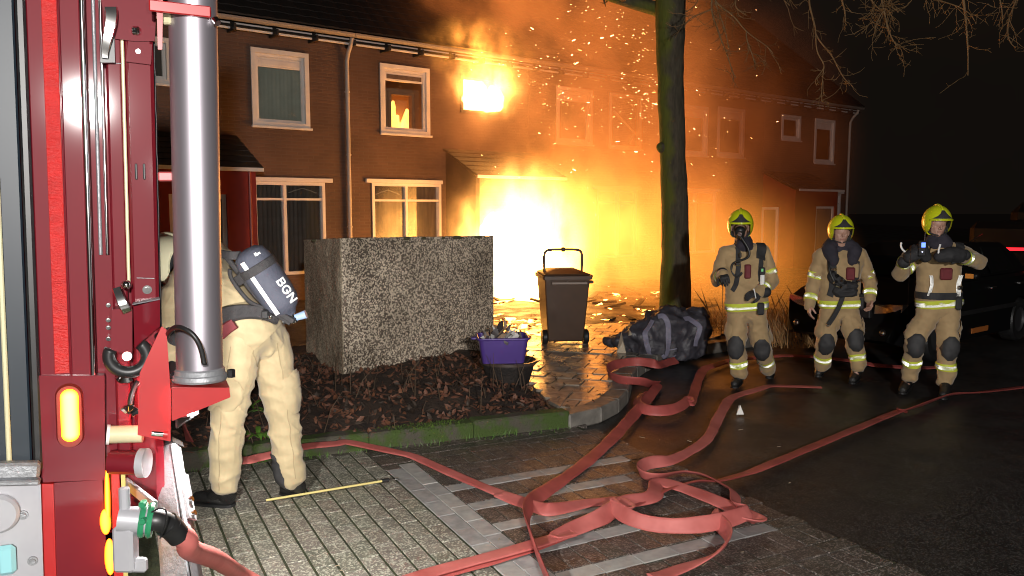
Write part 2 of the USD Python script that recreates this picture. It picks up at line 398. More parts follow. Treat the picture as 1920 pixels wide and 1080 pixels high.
M["curtain"] = mat("grey_green_blind", (.38, .38, .32), (.47, .46, .39), scale=2.0, rough=.8)
M["net"] = mat("dark_curtain", (.10, .075, .065), (.14, .105, .09), scale=2.5, rough=.85, stretch=(6, 6, .4))
M["lace"] = mat("lace_swag", (.42, .34, .28), rough=.8)
M["dark"] = mat("dark_interior", (.03, .024, .02), rough=.9)
M["room"] = mat("room_wall", (.55, .36, .22), (.48, .30, .18), scale=2.0, rough=.85)
M["char"] = mat("charred_wood", (.012, .010, .009), (.03, .022, .018), scale=14.0, rough=.75, bump=.9, bscale=40.0, bdist=.02)
M["zinc"] = mat("gutter_zinc", (.30, .27, .24), (.24, .21, .19), scale=4.0, rough=.5, metal=.0)
M["pvc"] = mat("downpipe_plastic", (.50, .45, .40), (.42, .37, .33), scale=2.0, rough=.5)
M["steel"] = mat("steel", (.45, .44, .43), rough=.3, metal=1.0)
M["pane"] = usdkit.material(stage, "/World/Looks/window_pane", {"f": ("fresnel", {"IOR": 1.5}), "t": ("transparent_bsdf", {"color": (.92, .94, .93)}), "gl": ("glossy_bsdf", {"color": (.9, .9, .9), "roughness": .03}), "m": ("mix_closure", {})},
    [("f.fac", "m.fac"), ("t.BSDF", "m.closure1"), ("gl.BSDF", "m.closure2")], surface="m.closure")

EAVE = 5.25
def hbox(s0, s1, t0, t1, z0, z1, r=0.0):
    return hframe(box(s0, s1, t0, t1, z0, z1, r))
def ring(s0, s1, z0, z1, w, t0, t1):
    "rectangular frame in the facade's plane"
    p = sbox(s0, z0, s1, z1).difference(sbox(s0 + w, z0 + w, s1 - w, z1 - w))
    m = prism(p, t1 - t0); v = m.vertices.copy(); m.vertices = np.c_[v[:, 0], t0 + v[:, 2], v[:, 1]]; m.faces = m.faces[:, ::-1]
    return hframe(m)
def window(house, s0, s1, z0, z1, vent=True, blind="curtain", broken=False, name="window"):
    fr = obj(name, ring(s0, s1, z0, z1, .085, -.10, .035), M["white"], house)
    i0, i1, j0, j1 = s0 + .088, s1 - .088, z0 + .088, z1 - .088
    if not broken:
        obj("sash", ring(i0, i1, j0, j1, .055, -.085, -.02), M["white"], fr)
    top = j1 - .06
    if vent:
        obj("vent", hbox(i0 + .05, i1 - .05, -.07, -.03, j1 - .24, j1 - .057, .01), M["white"], fr)
        obj("vent_slot", hbox(i0 + .09, i1 - .09, -.03, -.018, j1 - .20, j1 - .11, .004), M["net"] if vent == 2 else M["white"], fr)
        top = j1 - .245
    if not broken:
        obj("pane", hbox(i0 + .052, i1 - .052, -.062, -.050, j0 + .052, top), M["pane"], fr)
    else:
        obj("fallen_sash_bar", bar(H(s0 + .2, -.02, z0 + .95), H(s1 - .28, .03, z0 + .42), .05, .06), M["white"], fr)
        obj("fallen_sash_bar", bar(H(s1 - .28, .03, z0 + .42), H(s1 - .45, .02, z0 + .16), .05, .06), M["white"], fr)
    if blind:
        n_ = 40
        xs = np.linspace(i0 + .02, i1 - .02, n_); tt = -.15 + .003 * np.sin(np.arange(n_) * 1.9) + .004 * np.sin(np.arange(n_) * .7)
        v = np.r_[np.c_[xs, tt, np.full(n_, j0)], np.c_[xs, tt, np.full(n_, j1)]]
        f = np.array([(k, k + 1, k + 1 + n_) for k in range(n_ - 1)] + [(k, k + 1 + n_, k + n_) for k in range(n_ - 1)])
        obj("blind" if blind == "curtain" else "curtain", hframe(trimesh.Trimesh(v, f, process=False)), M[blind], fr, smooth=True)
    obj("sill", hbox(s0 - .03, s1 + .03, .038, .085, z0 - .035, z0 + .01, .006), M["white"], fr)
    return fr
def big_window(house, s0, s1, z0, z1, mull, trans, lint=(.15, .15), swag=(), blind="net"):
    fr = obj("window", ring(s0, s1, z0, z1, .06, -.10, .03), M["white"], house)
    obj("mullion", hbox(mull - .03, mull + .03, -.09, .02, z0 + .06, z1 - .06), M["white"], fr)
    for a, b in ((s0 + .06, mull - .03), (mull + .03, s1 - .06)):
        obj("transom", hbox(a, b, -.09, .012, trans - .022, trans + .022), M["white"], fr)
        for c, d_ in ((z0 + .06, trans - .022), (trans + .022, z1 - .06)):
            obj("pane", hbox(a, b, -.062, -.05, c, d_), M["pane"], fr)
    n_ = 60
    xs = np.linspace(s0 + .02, s1 - .02, n_); tt = -.17 + .015 * np.sin(np.arange(n_) * 1.7)
    v = np.r_[np.c_[xs, tt, np.full(n_, z0)], np.c_[xs, tt, np.full(n_, z1)]]
    f = np.array([(k, k + 1, k + 1 + n_) for k in range(n_ - 1)] + [(k, k + 1 + n_, k + n_) for k in range(n_ - 1)])
    obj("curtain", hframe(trimesh.Trimesh(v, f, process=False)), M[blind], fr, smooth=True)
    for a, b in swag:
        x = np.linspace(0, 1, 24); z = trans + .15 + .085 * np.exp(-((x - .5) / .16) ** 2) - .02 * np.cos(x * 2 * np.pi * 2)
        obj("lace_swag", tube([H(a + .08 + (b - a - .16) * q, -.075, zz) for q, zz in zip(x, z)], .011, 6), M["lace"], fr)
    obj("lintel_board", hbox(s0 - lint[0], s1 + lint[1], .0, .06, z1 + .003, z1 + .085, .006), M["white"], fr)
    return fr
def roof(house, s0, s1, flames_cut=False):
    "pitched roof of stepped tile courses"
    rise, run, n_ = 3.9, 4.4, 22
    parts = []
    for k in range(n_):
        t0, z0 = .42 - run * k / n_ * 1.1, EAVE + .10 + rise * k / n_
        t1, z1 = .42 - run * (k + 1.12) / n_ * 1.1, EAVE + .10 + rise * (k + 1.12) / n_
        nx = int((s1 - s0) / .3)
        xs = np.linspace(s0, s1, nx * 4 + 1)
        w_ = .014 * np.abs(np.sin(np.arange(len(xs)) * np.pi / 4))
        v = np.r_[np.c_[xs, np.full(len(xs), t0), z0 + w_ + .014], np.c_[xs, np.full(len(xs), t1), z1 + w_], np.c_[xs, np.full(len(xs), t0), np.full(len(xs), z0 - .01)]]
        L = len(xs)
        f = [(i, i + 1, i + 1 + L) for i in range(L - 1)] + [(i, i + 1 + L, i + L) for i in range(L - 1)] + [(i + 2 * L, i + 1 + 2 * L, i + 1) for i in range(L - 1)] + [(i + 2 * L, i + 1, i) for i in range(L - 1)]
        parts.append(trimesh.Trimesh(v, np.array(f), process=False))
    rf = obj("roof", hframe(cat(*parts)), M["rooftile"], house)
    back = [(.30, EAVE - .1), (.42 - run * 1.1, EAVE + rise), (-9.2, EAVE - .1)]
    p = Polygon(back); m = prism(p, s1 - s0); v = m.vertices.copy(); m.vertices = np.c_[s0 + v[:, 2], v[:, 0], v[:, 1]]
    obj("roof_deck", hframe(m), M["dark"], house)
    obj("ridge_tile", tube([H(s0, .42 - run * 1.1, EAVE + rise + .12), H(s1, .42 - run * 1.1, EAVE + rise + .12)], .12, 8), M["rooftile"], rf)
def gutter(house, s0, s1):
    ang = np.linspace(np.pi, 2 * np.pi, 9)
    prof = [(.36 + .075 * np.cos(a), EAVE + .06 + .075 * np.sin(a)) for a in ang] + [(.36 + .066 * np.cos(a), EAVE + .06 + .066 * np.sin(a)) for a in ang[::-1]]
    m = prism(Polygon(prof), s1 - s0); v = m.vertices.copy(); m.vertices = np.c_[s0 + v[:, 2], v[:, 0], v[:, 1]]
    gt = obj("gutter", hframe(m), M["zinc"], house)
    n_ = int(round((s1 - s0) / .78)); st = (s1 - s0) / n_
    for k in range(n_):                                    # white fascia boards between the rafter feet
        obj("fascia_board", hbox(s0 + k * st + .05, s0 + (k + 1) * st - .03, .20, .235, EAVE - .135, EAVE - .015, .005), M["white"], house)
        obj("gutter_bracket", hbox(s0 + k * st - .02, s0 + k * st + .025, .0, .40, EAVE - .17, EAVE - .06, .006), M["rooftile"], gt)
def shell(house, s0, s1, holes, rooms=()):
    p = sbox(s0 + .002, 0.06, s1 - .002, EAVE)
    for a, b, c, d_ in holes: p = p.difference(sbox(a, c, b, d_))
    m = prism(p, .22); v = m.vertices.copy(); m.vertices = np.c_[v[:, 0], -v[:, 2], v[:, 1]]
    obj("wall", hframe(m), M["brick"], house)
    obj("side_wall", hbox(s0 + .003, s0 + .12, -9, -.223, 0.06, EAVE), M["brick"], house)
    obj("side_wall", hbox(s1 - .12, s1 - .003, -9, -.223, 0.06, EAVE), M["brick"], house)
    obj("back_wall", hbox(s0 + .003, s1 - .003, -9.2, -9.003, 0.06, EAVE), M["brick"], house)
    obj("storey_floor", hbox(s0 + .123, s1 - .123, -8.99, -.225, 2.72, 2.95), M["dark"], house)
    if not rooms:
        obj("inner_partition", hbox(s0 + .123, s1 - .123, -2.4, -2.3, 0.06, 2.717), M["dark"], house)
        obj("inner_partition", hbox(s0 + .123, s1 - .123, -2.4, -2.3, 2.953, EAVE), M["dark"], house)

def gable(house, s):
    p = Polygon([(-.22, EAVE), (.3 - 4.4 * 1.1, EAVE + 3.8), (-9.2, EAVE)])
    m = prism(p, .12); v = m.vertices.copy(); m.vertices = np.c_[s - .12 + v[:, 2], v[:, 0], v[:, 1]]
    obj("gable", hframe(m), M["brick"], house)
def downpipe(house, s, swan=True):
    pts = [H(s - .02, .36, EAVE - .02), H(s - .02, .34, EAVE - .10), H(s - .01, .16, EAVE - .28), H(s, .075, EAVE - .42), H(s, .07, EAVE - .7), H(s, .07, 2.6), H(s, .07, .12)]
    dp = obj("downpipe", tube(spline(pts, 30)[:1].tolist() + pts[1:], .042, 12), M["pvc"], house, smooth=50)
    for z in (4.2, 2.95, 1.5):
        obj("pipe_clip", hframe(lathe([(.043, 0), (.052, .004), (.052, .036), (.043, .04)], 14), s, .07, z), M["pvc"], dp)

def porch(house, s0, s1, zf, zb, door=None, side_door=None, T=1.15, wallmat="redpaint", front=True):
    pr = obj("porch", cat(*([hbox(s0, s1, T - .06, T, .06, zf)] if front and not door else [])) if front and not door else
             (hframe_poly(sbox(s0, .06, s1, zf).difference(sbox(door[0], .0, door[1], door[2])), T - .06, T) if front else hbox(s0, s0 + .1, T - .1, T, .06, zf)), M[wallmat], house)
    for s in (s0, s1 - .06):
        side = Polygon([(0.003, .06), (T - .063, .06), (T - .063, zf), (0.003, zb)])
        m = prism(side, .06); v = m.vertices.copy(); m.vertices = np.c_[s + v[:, 2], v[:, 0], v[:, 1]]
        obj("porch_side", hframe(m), M[wallmat], pr)
    th = .05
    n_ = 6
    for k in range(n_):
        a, b = k / n_, (k + 1.1) / n_
        t0, t1 = T + .16 - (T + .15) * a, T + .16 - (T + .15) * min(1, b)
        z0, z1 = zf - .02 + (zb - zf + .07) * a, zf - .02 + (zb - zf + .07) * min(1, b)
        poly = Polygon([(t0, z0 + .01), (t0, z0 + .055), (t1, z1 + .035), (t1, z1 - .005)])
        m = prism(poly, s1 - s0 + .16); v = m.vertices.copy(); m.vertices = np.c_[s0 - .08 + v[:, 2], v[:, 0], v[:, 1]]
        obj("roof_course", hframe(m), M["rooftile"], pr)
    obj("fascia", hbox(s0 - .08, s1 + .08, T + .165, T + .19, zf - .045, zf + .02, .004), M["white"] if wallmat == "redpaint" else M["white"], pr)
    return pr
def hframe_poly(poly, t0, t1):
    m = prism(poly, t1 - t0); v = m.vertices.copy(); m.vertices = np.c_[v[:, 0], t0 + v[:, 2], v[:, 1]]; m.faces = m.faces[:, ::-1]
    return hframe(m)
def door_at(house, s0, s1, z1, T, material="net"):
    dr = obj("door", ring(s0, s1, .02, z1, .07, T - .08, T + .02), M["white"], house)
    obj("door_leaf", hbox(s0 + .072, s1 - .072, T - .06, T - .02, .08, z1 - .072, .004), M[material], dr)
    obj("handle", hbox(s1 - .20, s1 - .09, T - .019, T + .01, 1.08, 1.10, .004), M["steel"], dr)

# --- house A (left), B (burning), C, D, E
hA = thing("row_house", "brown brick house left of the downpipe with a drawn grey blind upstairs and red porch", "house")
shell(hA, -4.7, 0, [(-4.4, -3.36, 4.05, 4.85), (-1.95, -.81, 3.44, 4.88), (-1.98, -.53, .6, 2.40)])
window(hA, -4.4, -3.36, 4.05, 4.85, vent=False, blind="net"); window(hA, -1.95, -.81, 3.44, 4.88)
big_window(hA, -1.98, -.53, .6, 2.40, -1.36, 2.07, lint=(.1, .16), swag=[(-1.33, -.59)])
roof(hA, -4.7, -.004); gutter(hA, -4.7, -.004); downpipe(hA, -.02)
prA = porch(hA, -4.69, -2.34, 2.57, 3.15, door=(-3.80, -2.86, 2.13))
door_at(hA, -3.80, -2.86, 2.13, 1.10)
obj("porch_downpipe", tube([H(-2.47, 1.2, 2.55), H(-2.47, 1.2, .1)], .028, 10), M["redpaint"], hA)
hZ = thing("row_house", "dark end house of brown brick, mostly hidden behind the fire engine", "house")
shell(hZ, -9.4, -4.702, [(-8.6, -7.4, 3.44, 4.88)]); window(hZ, -8.6, -7.4, 3.44, 4.88, blind="net"); roof(hZ, -9.4, -4.704); gutter(hZ, -9.4, -4.704)

hB = thing("row_house", "burning brick house with flames bursting from its small upper window and its porch", "house")
shell(hB, 0.004, 4.7, [(.75, 1.95, 3.45, 4.88), (2.76, 3.84, 4.02, 4.88), (.52, 2.22, .6, 2.42), (3.0, 4.5, .1, 2.35)], rooms=[1])
window(hB, .75, 1.95, 3.45, 4.88, vent=2, blind=None)
big_window(hB, .52, 2.22, .6, 2.42, 1.345, 2.06, lint=(.14, .03), swag=[(.58, 1.31)])
obj("window", ring(2.76, 3.84, 4.02, 4.88, .07, -.10, .03), M["char"], hB)
roof(hB, .004, 4.696); gutter(hB, .004, 4.696)
obj("room", hframe_poly(sbox(.25, 2.953, 4.55, 5.2).difference(sbox(2.0, 2.97, 2.56, 4.55)), -1.9, -1.8), M["room"], hB)     # lit bedroom behind the upper window
obj("room_side", hbox(2.62, 2.68, -1.79, -.23, 2.953, 5.2), M["room"], hB)
obj("room_side", hbox(.2, .25, -1.79, -.23, 2.953, 5.2), M["room"], hB)
obj("doorway_frame", ring(1.93, 2.63, 2.955, 4.62, .07, -1.795, -1.75), M["room"], hB)
obj("passage_wall", hbox(.25, 4.55, -3.4, -3.3, 2.953, 5.2), M["room"], hB)
obj("room_ceiling", hbox(.26, 4.5, -3.29, -.24, 5.0, 5.05), M["room"], hB)
obj("inner_partition", hbox(.13, 4.57, -2.4, -2.3, 0.06, 2.717), M["dark"], hB)
prB = porch(hB, 2.36, 4.69, 2.57, 3.12, front=False, wallmat="char", door=None)
obj("porch_post", hbox(4.58, 4.69, 1.03, 1.13, .06, 2.55), M["char"], hB)

hC = thing("row_house", "brick house right of the burning porch with a fallen sash in its broken upper window", "house")
shell(hC, 4.704, 9.4, [(5.58, 6.78, 3.48, 4.86), (7.38, 8.58, 3.45, 4.86), (6.98, 8.45, .6, 2.38)])
window(hC, 5.58, 6.78, 3.48, 4.86, blind="net"); window(hC, 7.38, 8.58, 3.45, 4.86, vent=False, blind=None, broken=True)
big_window(hC, 6.98, 8.45, .6, 2.38, 7.75, 2.05)
roof(hC, 4.704, 9.396); gutter(hC, 4.704, 9.396)
hD = thing("row_house", "brick house directly right of the tree trunk with two tall white framed upper windows", "house")
shell(hD, 9.404, 14.1, [(10.2, 11.34, 3.38, 4.78), (11.8, 13.06, 3.40, 4.84), (10.0, 11.8, .6, 2.38)])
window(hD, 10.2, 11.34, 3.38, 4.78, blind="net"); window(hD, 11.8, 13.06, 3.40, 4.84, blind="net")
big_window(hD, 10.0, 11.8, .6, 2.38, 10.9, 2.05)
roof(hD, 9.404, 14.096); gutter(hD, 9.404, 14.096)
hE = thing("row_house", "end house of the row with a small square upper window and red lean-to porch", "house")
shell(hE, 14.104, 19.2, [(14.98, 16.02, 4.05, 4.84), (16.86, 18.05, 3.38, 4.84), (17.0, 18.6, .6, 2.38)])
window(hE, 14.98, 16.02, 4.05, 4.84, vent=False, blind="curtain"); window(hE, 16.86, 18.05, 3.38, 4.84, blind="net")
big_window(hE, 17.0, 18.6, .6, 2.38, 17.8, 2.05)
roof(hE, 14.104, 19.2); gutter(hE, 14.104, 19.2); gable(hE, 19.2); downpipe(hE, 18.92)
prE = porch(hE, 14.11, 16.45, 2.45, 2.96, door=(15.25, 16.3, 1.95)); door_at(hE, 15.25, 16.3, 1.95, 1.10)
sd = obj("side_door", cat(hbox(14.06, 14.108, .02, .09, .06, 1.93), hbox(14.06, 14.108, .52, .60, .06, 1.93), hbox(14.06, 14.108, .092, .518, 1.85, 1.93)), M["white"], hE)
obj("door_leaf", hbox(14.07, 14.107, .093, .517, .06, 1.846), M["net"], sd)
# ================================================================ fire and smoke
def flame_mat(name, strength, hot, cool, edge=1.0):
    "burning gas: bright in its middle, ragged and thinning out towards its edges"
    return usdkit.material(stage, "/World/Looks/" + name, {
        "g": ("geometry", {}), "mp": ("mapping", {"mapping_type": "point", "scale": (1, 1, .45)}), "n": ("noise_texture", {"scale": 3.2, "detail": 5.0, "roughness": .6, "distortion": 1.0}), "r": ("rgb_ramp", {"ramp": [(.32, cool), (.62, hot)]}),
        "w": ("layer_weight", {"blend": .5}), "a": ("math", {"math_type": "multiply_add", "value2": .9, "value3": -.42}), "s": ("math", {"math_type": "add"}), "mr": ("map_range", {"range_type": "smoothstep", "from_min": .18 * edge, "from_max": .78 * edge, "clamp": True}),
        "e": ("emission", {"strength": strength}), "t": ("transparent_bsdf", {}), "m": ("mix_closure", {})},
        [("g.position", "mp.vector"), ("mp.vector", "n.vector"), ("n.fac", "r.fac"), ("r.color", "e.color"), ("n.fac", "a.value1"), ("a.value", "s.value1"), ("w.facing", "s.value2"), ("s.value", "mr.value"), ("mr.result", "m.fac"),
         ("e.emission", "m.closure1"), ("t.BSDF", "m.closure2")], surface="m.closure")
M["flame"] = flame_mat("flame_core", 20.0, (1.0, .56, .18), (1.0, .30, .05))
M["flame_thin"] = flame_mat("flame_thin", 3.2, (1.0, .50, .10), (1.0, .24, .03), .8)
M["flame_soft"] = flame_mat("flame_soft", 6.0, (1.0, .42, .08), (1.0, .26, .04), 1.2)
M["flame_bed"] = glow("flame_bed", (1.0, .45, .10), 18.0)
M["ember_dim"] = glow("ember_dim", (1.0, .38, .10), 3.6)
M["ember"] = glow("ember", (1.0, .50, .20), 10.0)
def air(name, comps, mesh, s_col, aniso=0.2, base=0.0, label=None):
    "smoke and burning gas as one body of air; every component is a soft ellipsoid (centre, radii, soft, emission colour, emission, density, noise scale, stretch, power, core)"
    N = {"g": ("geometry", {}), "v": ("principled_volume", {"color": s_col, "anisotropy": aniso})}
    L, dsum, esum = [], None, None
    for k, (c, rad, soft, ecol, ek, dens, ns, st, pw, core) in enumerate(comps):
        q = lambda x: f"{x}{k}"
        N[q("tc")] = ("mapping", {"mapping_type": "texture", "location": tuple(map(float, c)), "rotation": (0.0, 0.0, math.atan2(FD[1], FD[0])), "scale": rad})
        N[q("le")] = ("vector_math", {"math_type": "length"})
        N[q("fa")] = ("map_range", {"range_type": "smoothstep", "from_min": 1.0, "from_max": soft, "to_min": 0.0, "to_max": 1.0, "clamp": True})
        N[q("mp")] = ("mapping", {"mapping_type": "point", "scale": st, "location": (k * 3.1, k * 1.7, k * 2.3)})
        N[q("no")] = ("noise_texture", {"scale": ns, "detail": 3.0, "roughness": .60})
        N[q("nr")] = ("map_range", {"from_min": .36, "from_max": .66, "to_min": core, "to_max": 1.0, "clamp": True})
        N[q("mu")] = ("math", {"math_type": "multiply"}); N[q("pw")] = ("math", {"math_type": "power", "value2": pw})
        L += [("g.position", q("tc") + ".vector"), (q("tc") + ".vector", q("le") + ".vector1"), (q("le") + ".value", q("fa") + ".value"), ("g.position", q("mp") + ".vector"), (q("mp") + ".vector", q("no") + ".vector"),
              (q("no") + ".fac", q("nr") + ".value"), (q("fa") + ".result", q("mu") + ".value1"), (q("nr") + ".result", q("mu") + ".value2"), (q("mu") + ".value", q("pw") + ".value1")]
        N[q("d")] = ("math", {"math_type": "multiply_add", "value2": dens, "value3": base if k == 0 else 0.0})
        L.append((q("pw") + ".value", q("d") + ".value1"))
        if dsum: L.append((dsum, q("d") + ".value3"))
        dsum = q("d") + ".value"
        if ek > 0:
            N[q("e")] = ("vector_math", {"math_type": "scale", "vector1": tuple(x * ek for x in ecol)}); L.append((q("pw") + ".value", q("e") + ".scale"))
            if esum:
                N[q("ea")] = ("vector_math", {"math_type": "add"}); L += [(esum, q("ea") + ".vector1"), (q("e") + ".vector", q("ea") + ".vector2")]; esum = q("ea") + ".vector"
            else: esum = q("e") + ".vector"
    N["v"][1]["emission_strength"] = 1.0
    L += [(dsum, "v.density"), (esum, "v.emission_color")]
    return obj(name, mesh, usdkit.material(stage, "/World/Looks/" + name + "_air", N, L, volume="v.volume"), kind="stuff", label=label)
def tongue(c, h, r, lean=(0, 0, 0), seed=0, n=14, sides=14):
    "one licking flame: a wavering tapered body"
    rg = np.random.default_rng(seed); t = np.linspace(0, 1, n)
    prof = r * (np.sin(np.pi * np.clip(t * .86 + .12, 0, 1)) ** .8) * (1 - t) ** .35 + .004
    ph = rg.uniform(0, 6, 4)
    pts = np.c_[c[0] + lean[0] * t ** 1.5 + .25 * r * np.sin(t * 5 + ph[0]) * t, c[1] + lean[1] * t ** 1.5 + .25 * r * np.sin(t * 4 + ph[1]) * t, c[2] + t * h]
    m = tube(pts, prof, sides)
    return displaced(m, .5 * r, 2.2 / max(r, .2), seed=seed * 7.3)
# ---- ground fire in front of and inside the porch
fire_ground = thing("flames", "white hot flames engulfing the porch and front garden of the burning house", "fire"); tag(fire_ground, kind="stuff")
for k, (s, t, h, r, ls) in enumerate([(2.7, 1.2, 1.5, .42, .1), (3.1, 1.3, 1.7, .46, .2), (3.5, 1.1, 1.5, .46, .2), (2.6, 2.2, 1.0, .38, .1), (3.1, 2.4, .9, .40, .2), (2.9, 3.2, .5, .34, .1), (3.8, .6, 1.5, .42, .1), (3.1, .5, 1.6, .42, .1)]):
    obj("flame", tongue(H(s, t, .1), h, r, FD * ls, seed=k + 1), M["flame"], fire_ground, smooth=True)
obj("flame_bed", displaced(hframe(place(trimesh.creation.icosphere(3, 1.0), np.diag([.7, 1.3, .35, 1.0])), 3.0, 2.2, .35), .3, 2.0), M["flame_bed"], fire_ground, smooth=True)
rb_ = np.random.default_rng(77); gl_ = []
for k in range(60):
    x_, y_ = (rb_.normal(962, 26), rb_.normal(612, 14)) if k < 30 else (rb_.uniform(1110, 1235), rb_.uniform(548, 606))
    p_ = G(x_, y_, .12); q_ = trimesh.convex.convex_hull(rb_.normal(0, 1, (8, 3)) * np.array([.10, .07, .035]) * rb_.uniform(.3, 1.0) * (1.0 if k < 30 else .55)); q_.apply_translation(p_ + UP * .02); gl_.append(q_)
obj("burning_debris", cat(*gl_), usdkit.material(stage, "/World/Looks/burning_debris", {"g": ("geometry", {}), "n": ("noise_texture", {"scale": 9.0, "detail": 3.0}), "r": ("rgb_ramp", {"ramp": [(.42, (.02, .004, .001)), (.56, (1.0, .40, .07))]}), "e": ("emission", {"strength": 14.0})},
    [("g.position", "n.vector"), ("n.fac", "r.fac"), ("r.color", "e.color")], surface="e.emission"), fire_ground, kind="stuff")
fire_top = thing("flames", "white flames pouring out of the small upper window and licking at the gutter", "fire"); tag(fire_top, kind="stuff")
obj("flame_bed", hbox(2.84, 3.76, -.6, -.25, 4.08, 4.82, .12), M["flame_bed"], fire_top)
for k, (s, t, z, h, r, lx, lo, m_) in enumerate([(3.1, .10, 4.15, .5, .28, -.1, .05, "flame"), (3.5, .10, 4.12, .5, .28, .1, .05, "flame")]):
    obj("flame", tongue(H(s, t, z), h, r, FD * lx - FN * lo, seed=k + 40), M[m_], fire_top, smooth=True)
fire_room = thing("flames", "orange flames seen through a bedroom doorway behind the upper window", "fire"); tag(fire_room, kind="stuff")
for k, (s, t, z, h, r) in enumerate([(2.45, -2.5, 2.97, 1.5, .18), (2.75, -2.9, 2.97, 1.2, .24), (2.25, -2.2, 2.97, .7, .12), (3.1, -3.0, 2.97, 1.4, .25)]):
    obj("flame", tongue(H(s, t, z), h, r, (0, 0, 0), seed=k + 60), M["flame_soft"], fire_room, smooth=True)
FIRE_C = (1.0, .41, .085)
comps = [
 (H(6.0, .8, 4.0), (6.2, 4.4, 6.2), .1, (1.0, .25, .045), .62, .95, .62, (1, 1, .75), 1.7, .10),     # smoke over the houses, firelight on it put in as its own glow
 (H(2.9, 1.9, .9), (1.65, 2.5, 2.5), .10, FIRE_C, 56.0, .8, 2.2, (1, 1, .5), 2.0, .22),              # burning gas on the ground
 (H(3.3, .3, 4.6), (1.35, .9, 1.0), .05, FIRE_C, 40.0, .8, 2.5, (1, 1, .6), 2.0, .10),               # and at the window
 (H(4.2, 1.9, 1.3), (4.0, 3.2, 3.1), .05, (1.0, .32, .045), 3.6, .95, 1.6, (1, 1, .55), 2.0, .14),   # blown to the right
 (H(7.2, 1.6, 1.6), (4.2, 3.0, 3.0), .05, (1.0, .28, .038), 1.3, .85, 1.1, (1, 1, .6), 1.8, .10),
 (H(3.0, .5, 5.25), (2.0, .8, 1.1), .05, (1.0, .34, .05), 12.0, .8, 2.2, (1, 1, .7), 2.2, .04),      # licking over the gutter
 (H(4.4, 5.0, .9), (3.4, 3.4, 1.9), .05, (1.0, .32, .04), .48, .12, .9, (1, 1, .6), 1.0, .35),       # glowing haze put in over the path for the glare before the bin
 (H(4.6, -.6, 7.2), (4.8, 3.0, 2.9), .05, (1.0, .25, .045), .95, 1.4, 1.0, (1, 1, .8), 2.2, .03),    # smoke rolling up over the roof, its glow put in likewise
 (H(11.0, 1.2, 3.6), (5.2, 3.2, 5.0), .05, (1.0, .20, .03), .07, .42, .6, (1, 1, .8), 1.3, .20),     # thinning out over the right hand houses
]
air("smoke", comps, hframe(box(-1.2, 16.4, -4.2, 8.5, .13, 10.2)), (.62, .48, .38), base=.0)
# ================================================================ firefighters
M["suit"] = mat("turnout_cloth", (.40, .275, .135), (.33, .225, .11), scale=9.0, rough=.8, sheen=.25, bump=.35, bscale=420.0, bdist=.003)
M["suit_near"] = mat("turnout_cloth_overlit", (.48, .385, .225), (.41, .325, .185), scale=7.0, rough=.8, sheen=.2, bump=.35, bscale=420.0, bdist=.003)  # the same cloth, its colour paled to carry the strong foreground light
M["silver"] = mat("reflective_tape", (.96, .96, .94), rough=.34, metal=1.0)
M["limetape"] = mat("lime_tape", (.55, .62, .05), rough=.6)
M["black"] = mat("black_cloth", (.018, .018, .020), (.032, .031, .033), scale=12.0, rough=.7, bump=.4, bscale=160.0)
M["navy"] = mat("navy_hood_cloth", (.020, .018, .028), (.038, .033, .046), scale=10.0, rough=.85, bump=.4, bscale=90.0)
M["pad"] = mat("knee_pad", (.030, .030, .032), (.045, .044, .045), scale=20.0, rough=.65, bump=.3, bscale=200.0)
M["boot"] = mat("boot_leather", (.012, .012, .012), (.025, .024, .023), scale=14.0, rough=.45, bump=.4, bscale=80.0)
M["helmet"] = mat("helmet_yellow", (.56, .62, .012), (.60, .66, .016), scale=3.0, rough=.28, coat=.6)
M["helmet_pale"] = mat("helmet_overlit", (.82, .78, .52), (.86, .82, .58), scale=3.0, rough=.35, coat=.4)  # shell colour lightened as if overexposed
M["skin"] = mat("skin", (.46, .27, .20), (.40, .22, .16), scale=12.0, rough=.5)
M["lips"] = mat("lips", (.30, .12, .10), rough=.45)
M["eye"] = mat("eye", (.03, .02, .015), rough=.2)
M["glass_clear"] = usdkit.material(stage, "/World/Looks/visor", {"f": ("fresnel", {"IOR": 1.5}), "t": ("transparent_bsdf", {"color": (.72, .70, .66)}), "gl": ("glossy_bsdf", {"color": (.9, .9, .9), "roughness": .05}), "m": ("mix_closure", {})},
    [("f.fac", "m.fac"), ("t.BSDF", "m.closure1"), ("gl.BSDF", "m.closure2")], surface="m.closure")
M["chrome"] = mat("chrome", (.82, .82, .80), rough=.14, metal=1.0)
M["redcloth"] = mat("red_pouch", (.16, .02, .025), (.12, .015, .02), scale=20.0, rough=.7)
M["rubber"] = mat("black_rubber", (.012, .012, .013), (.022, .022, .022), scale=10.0, rough=.4)
M["white_plastic"] = mat("white_plastic", (.78, .78, .76), rough=.4)

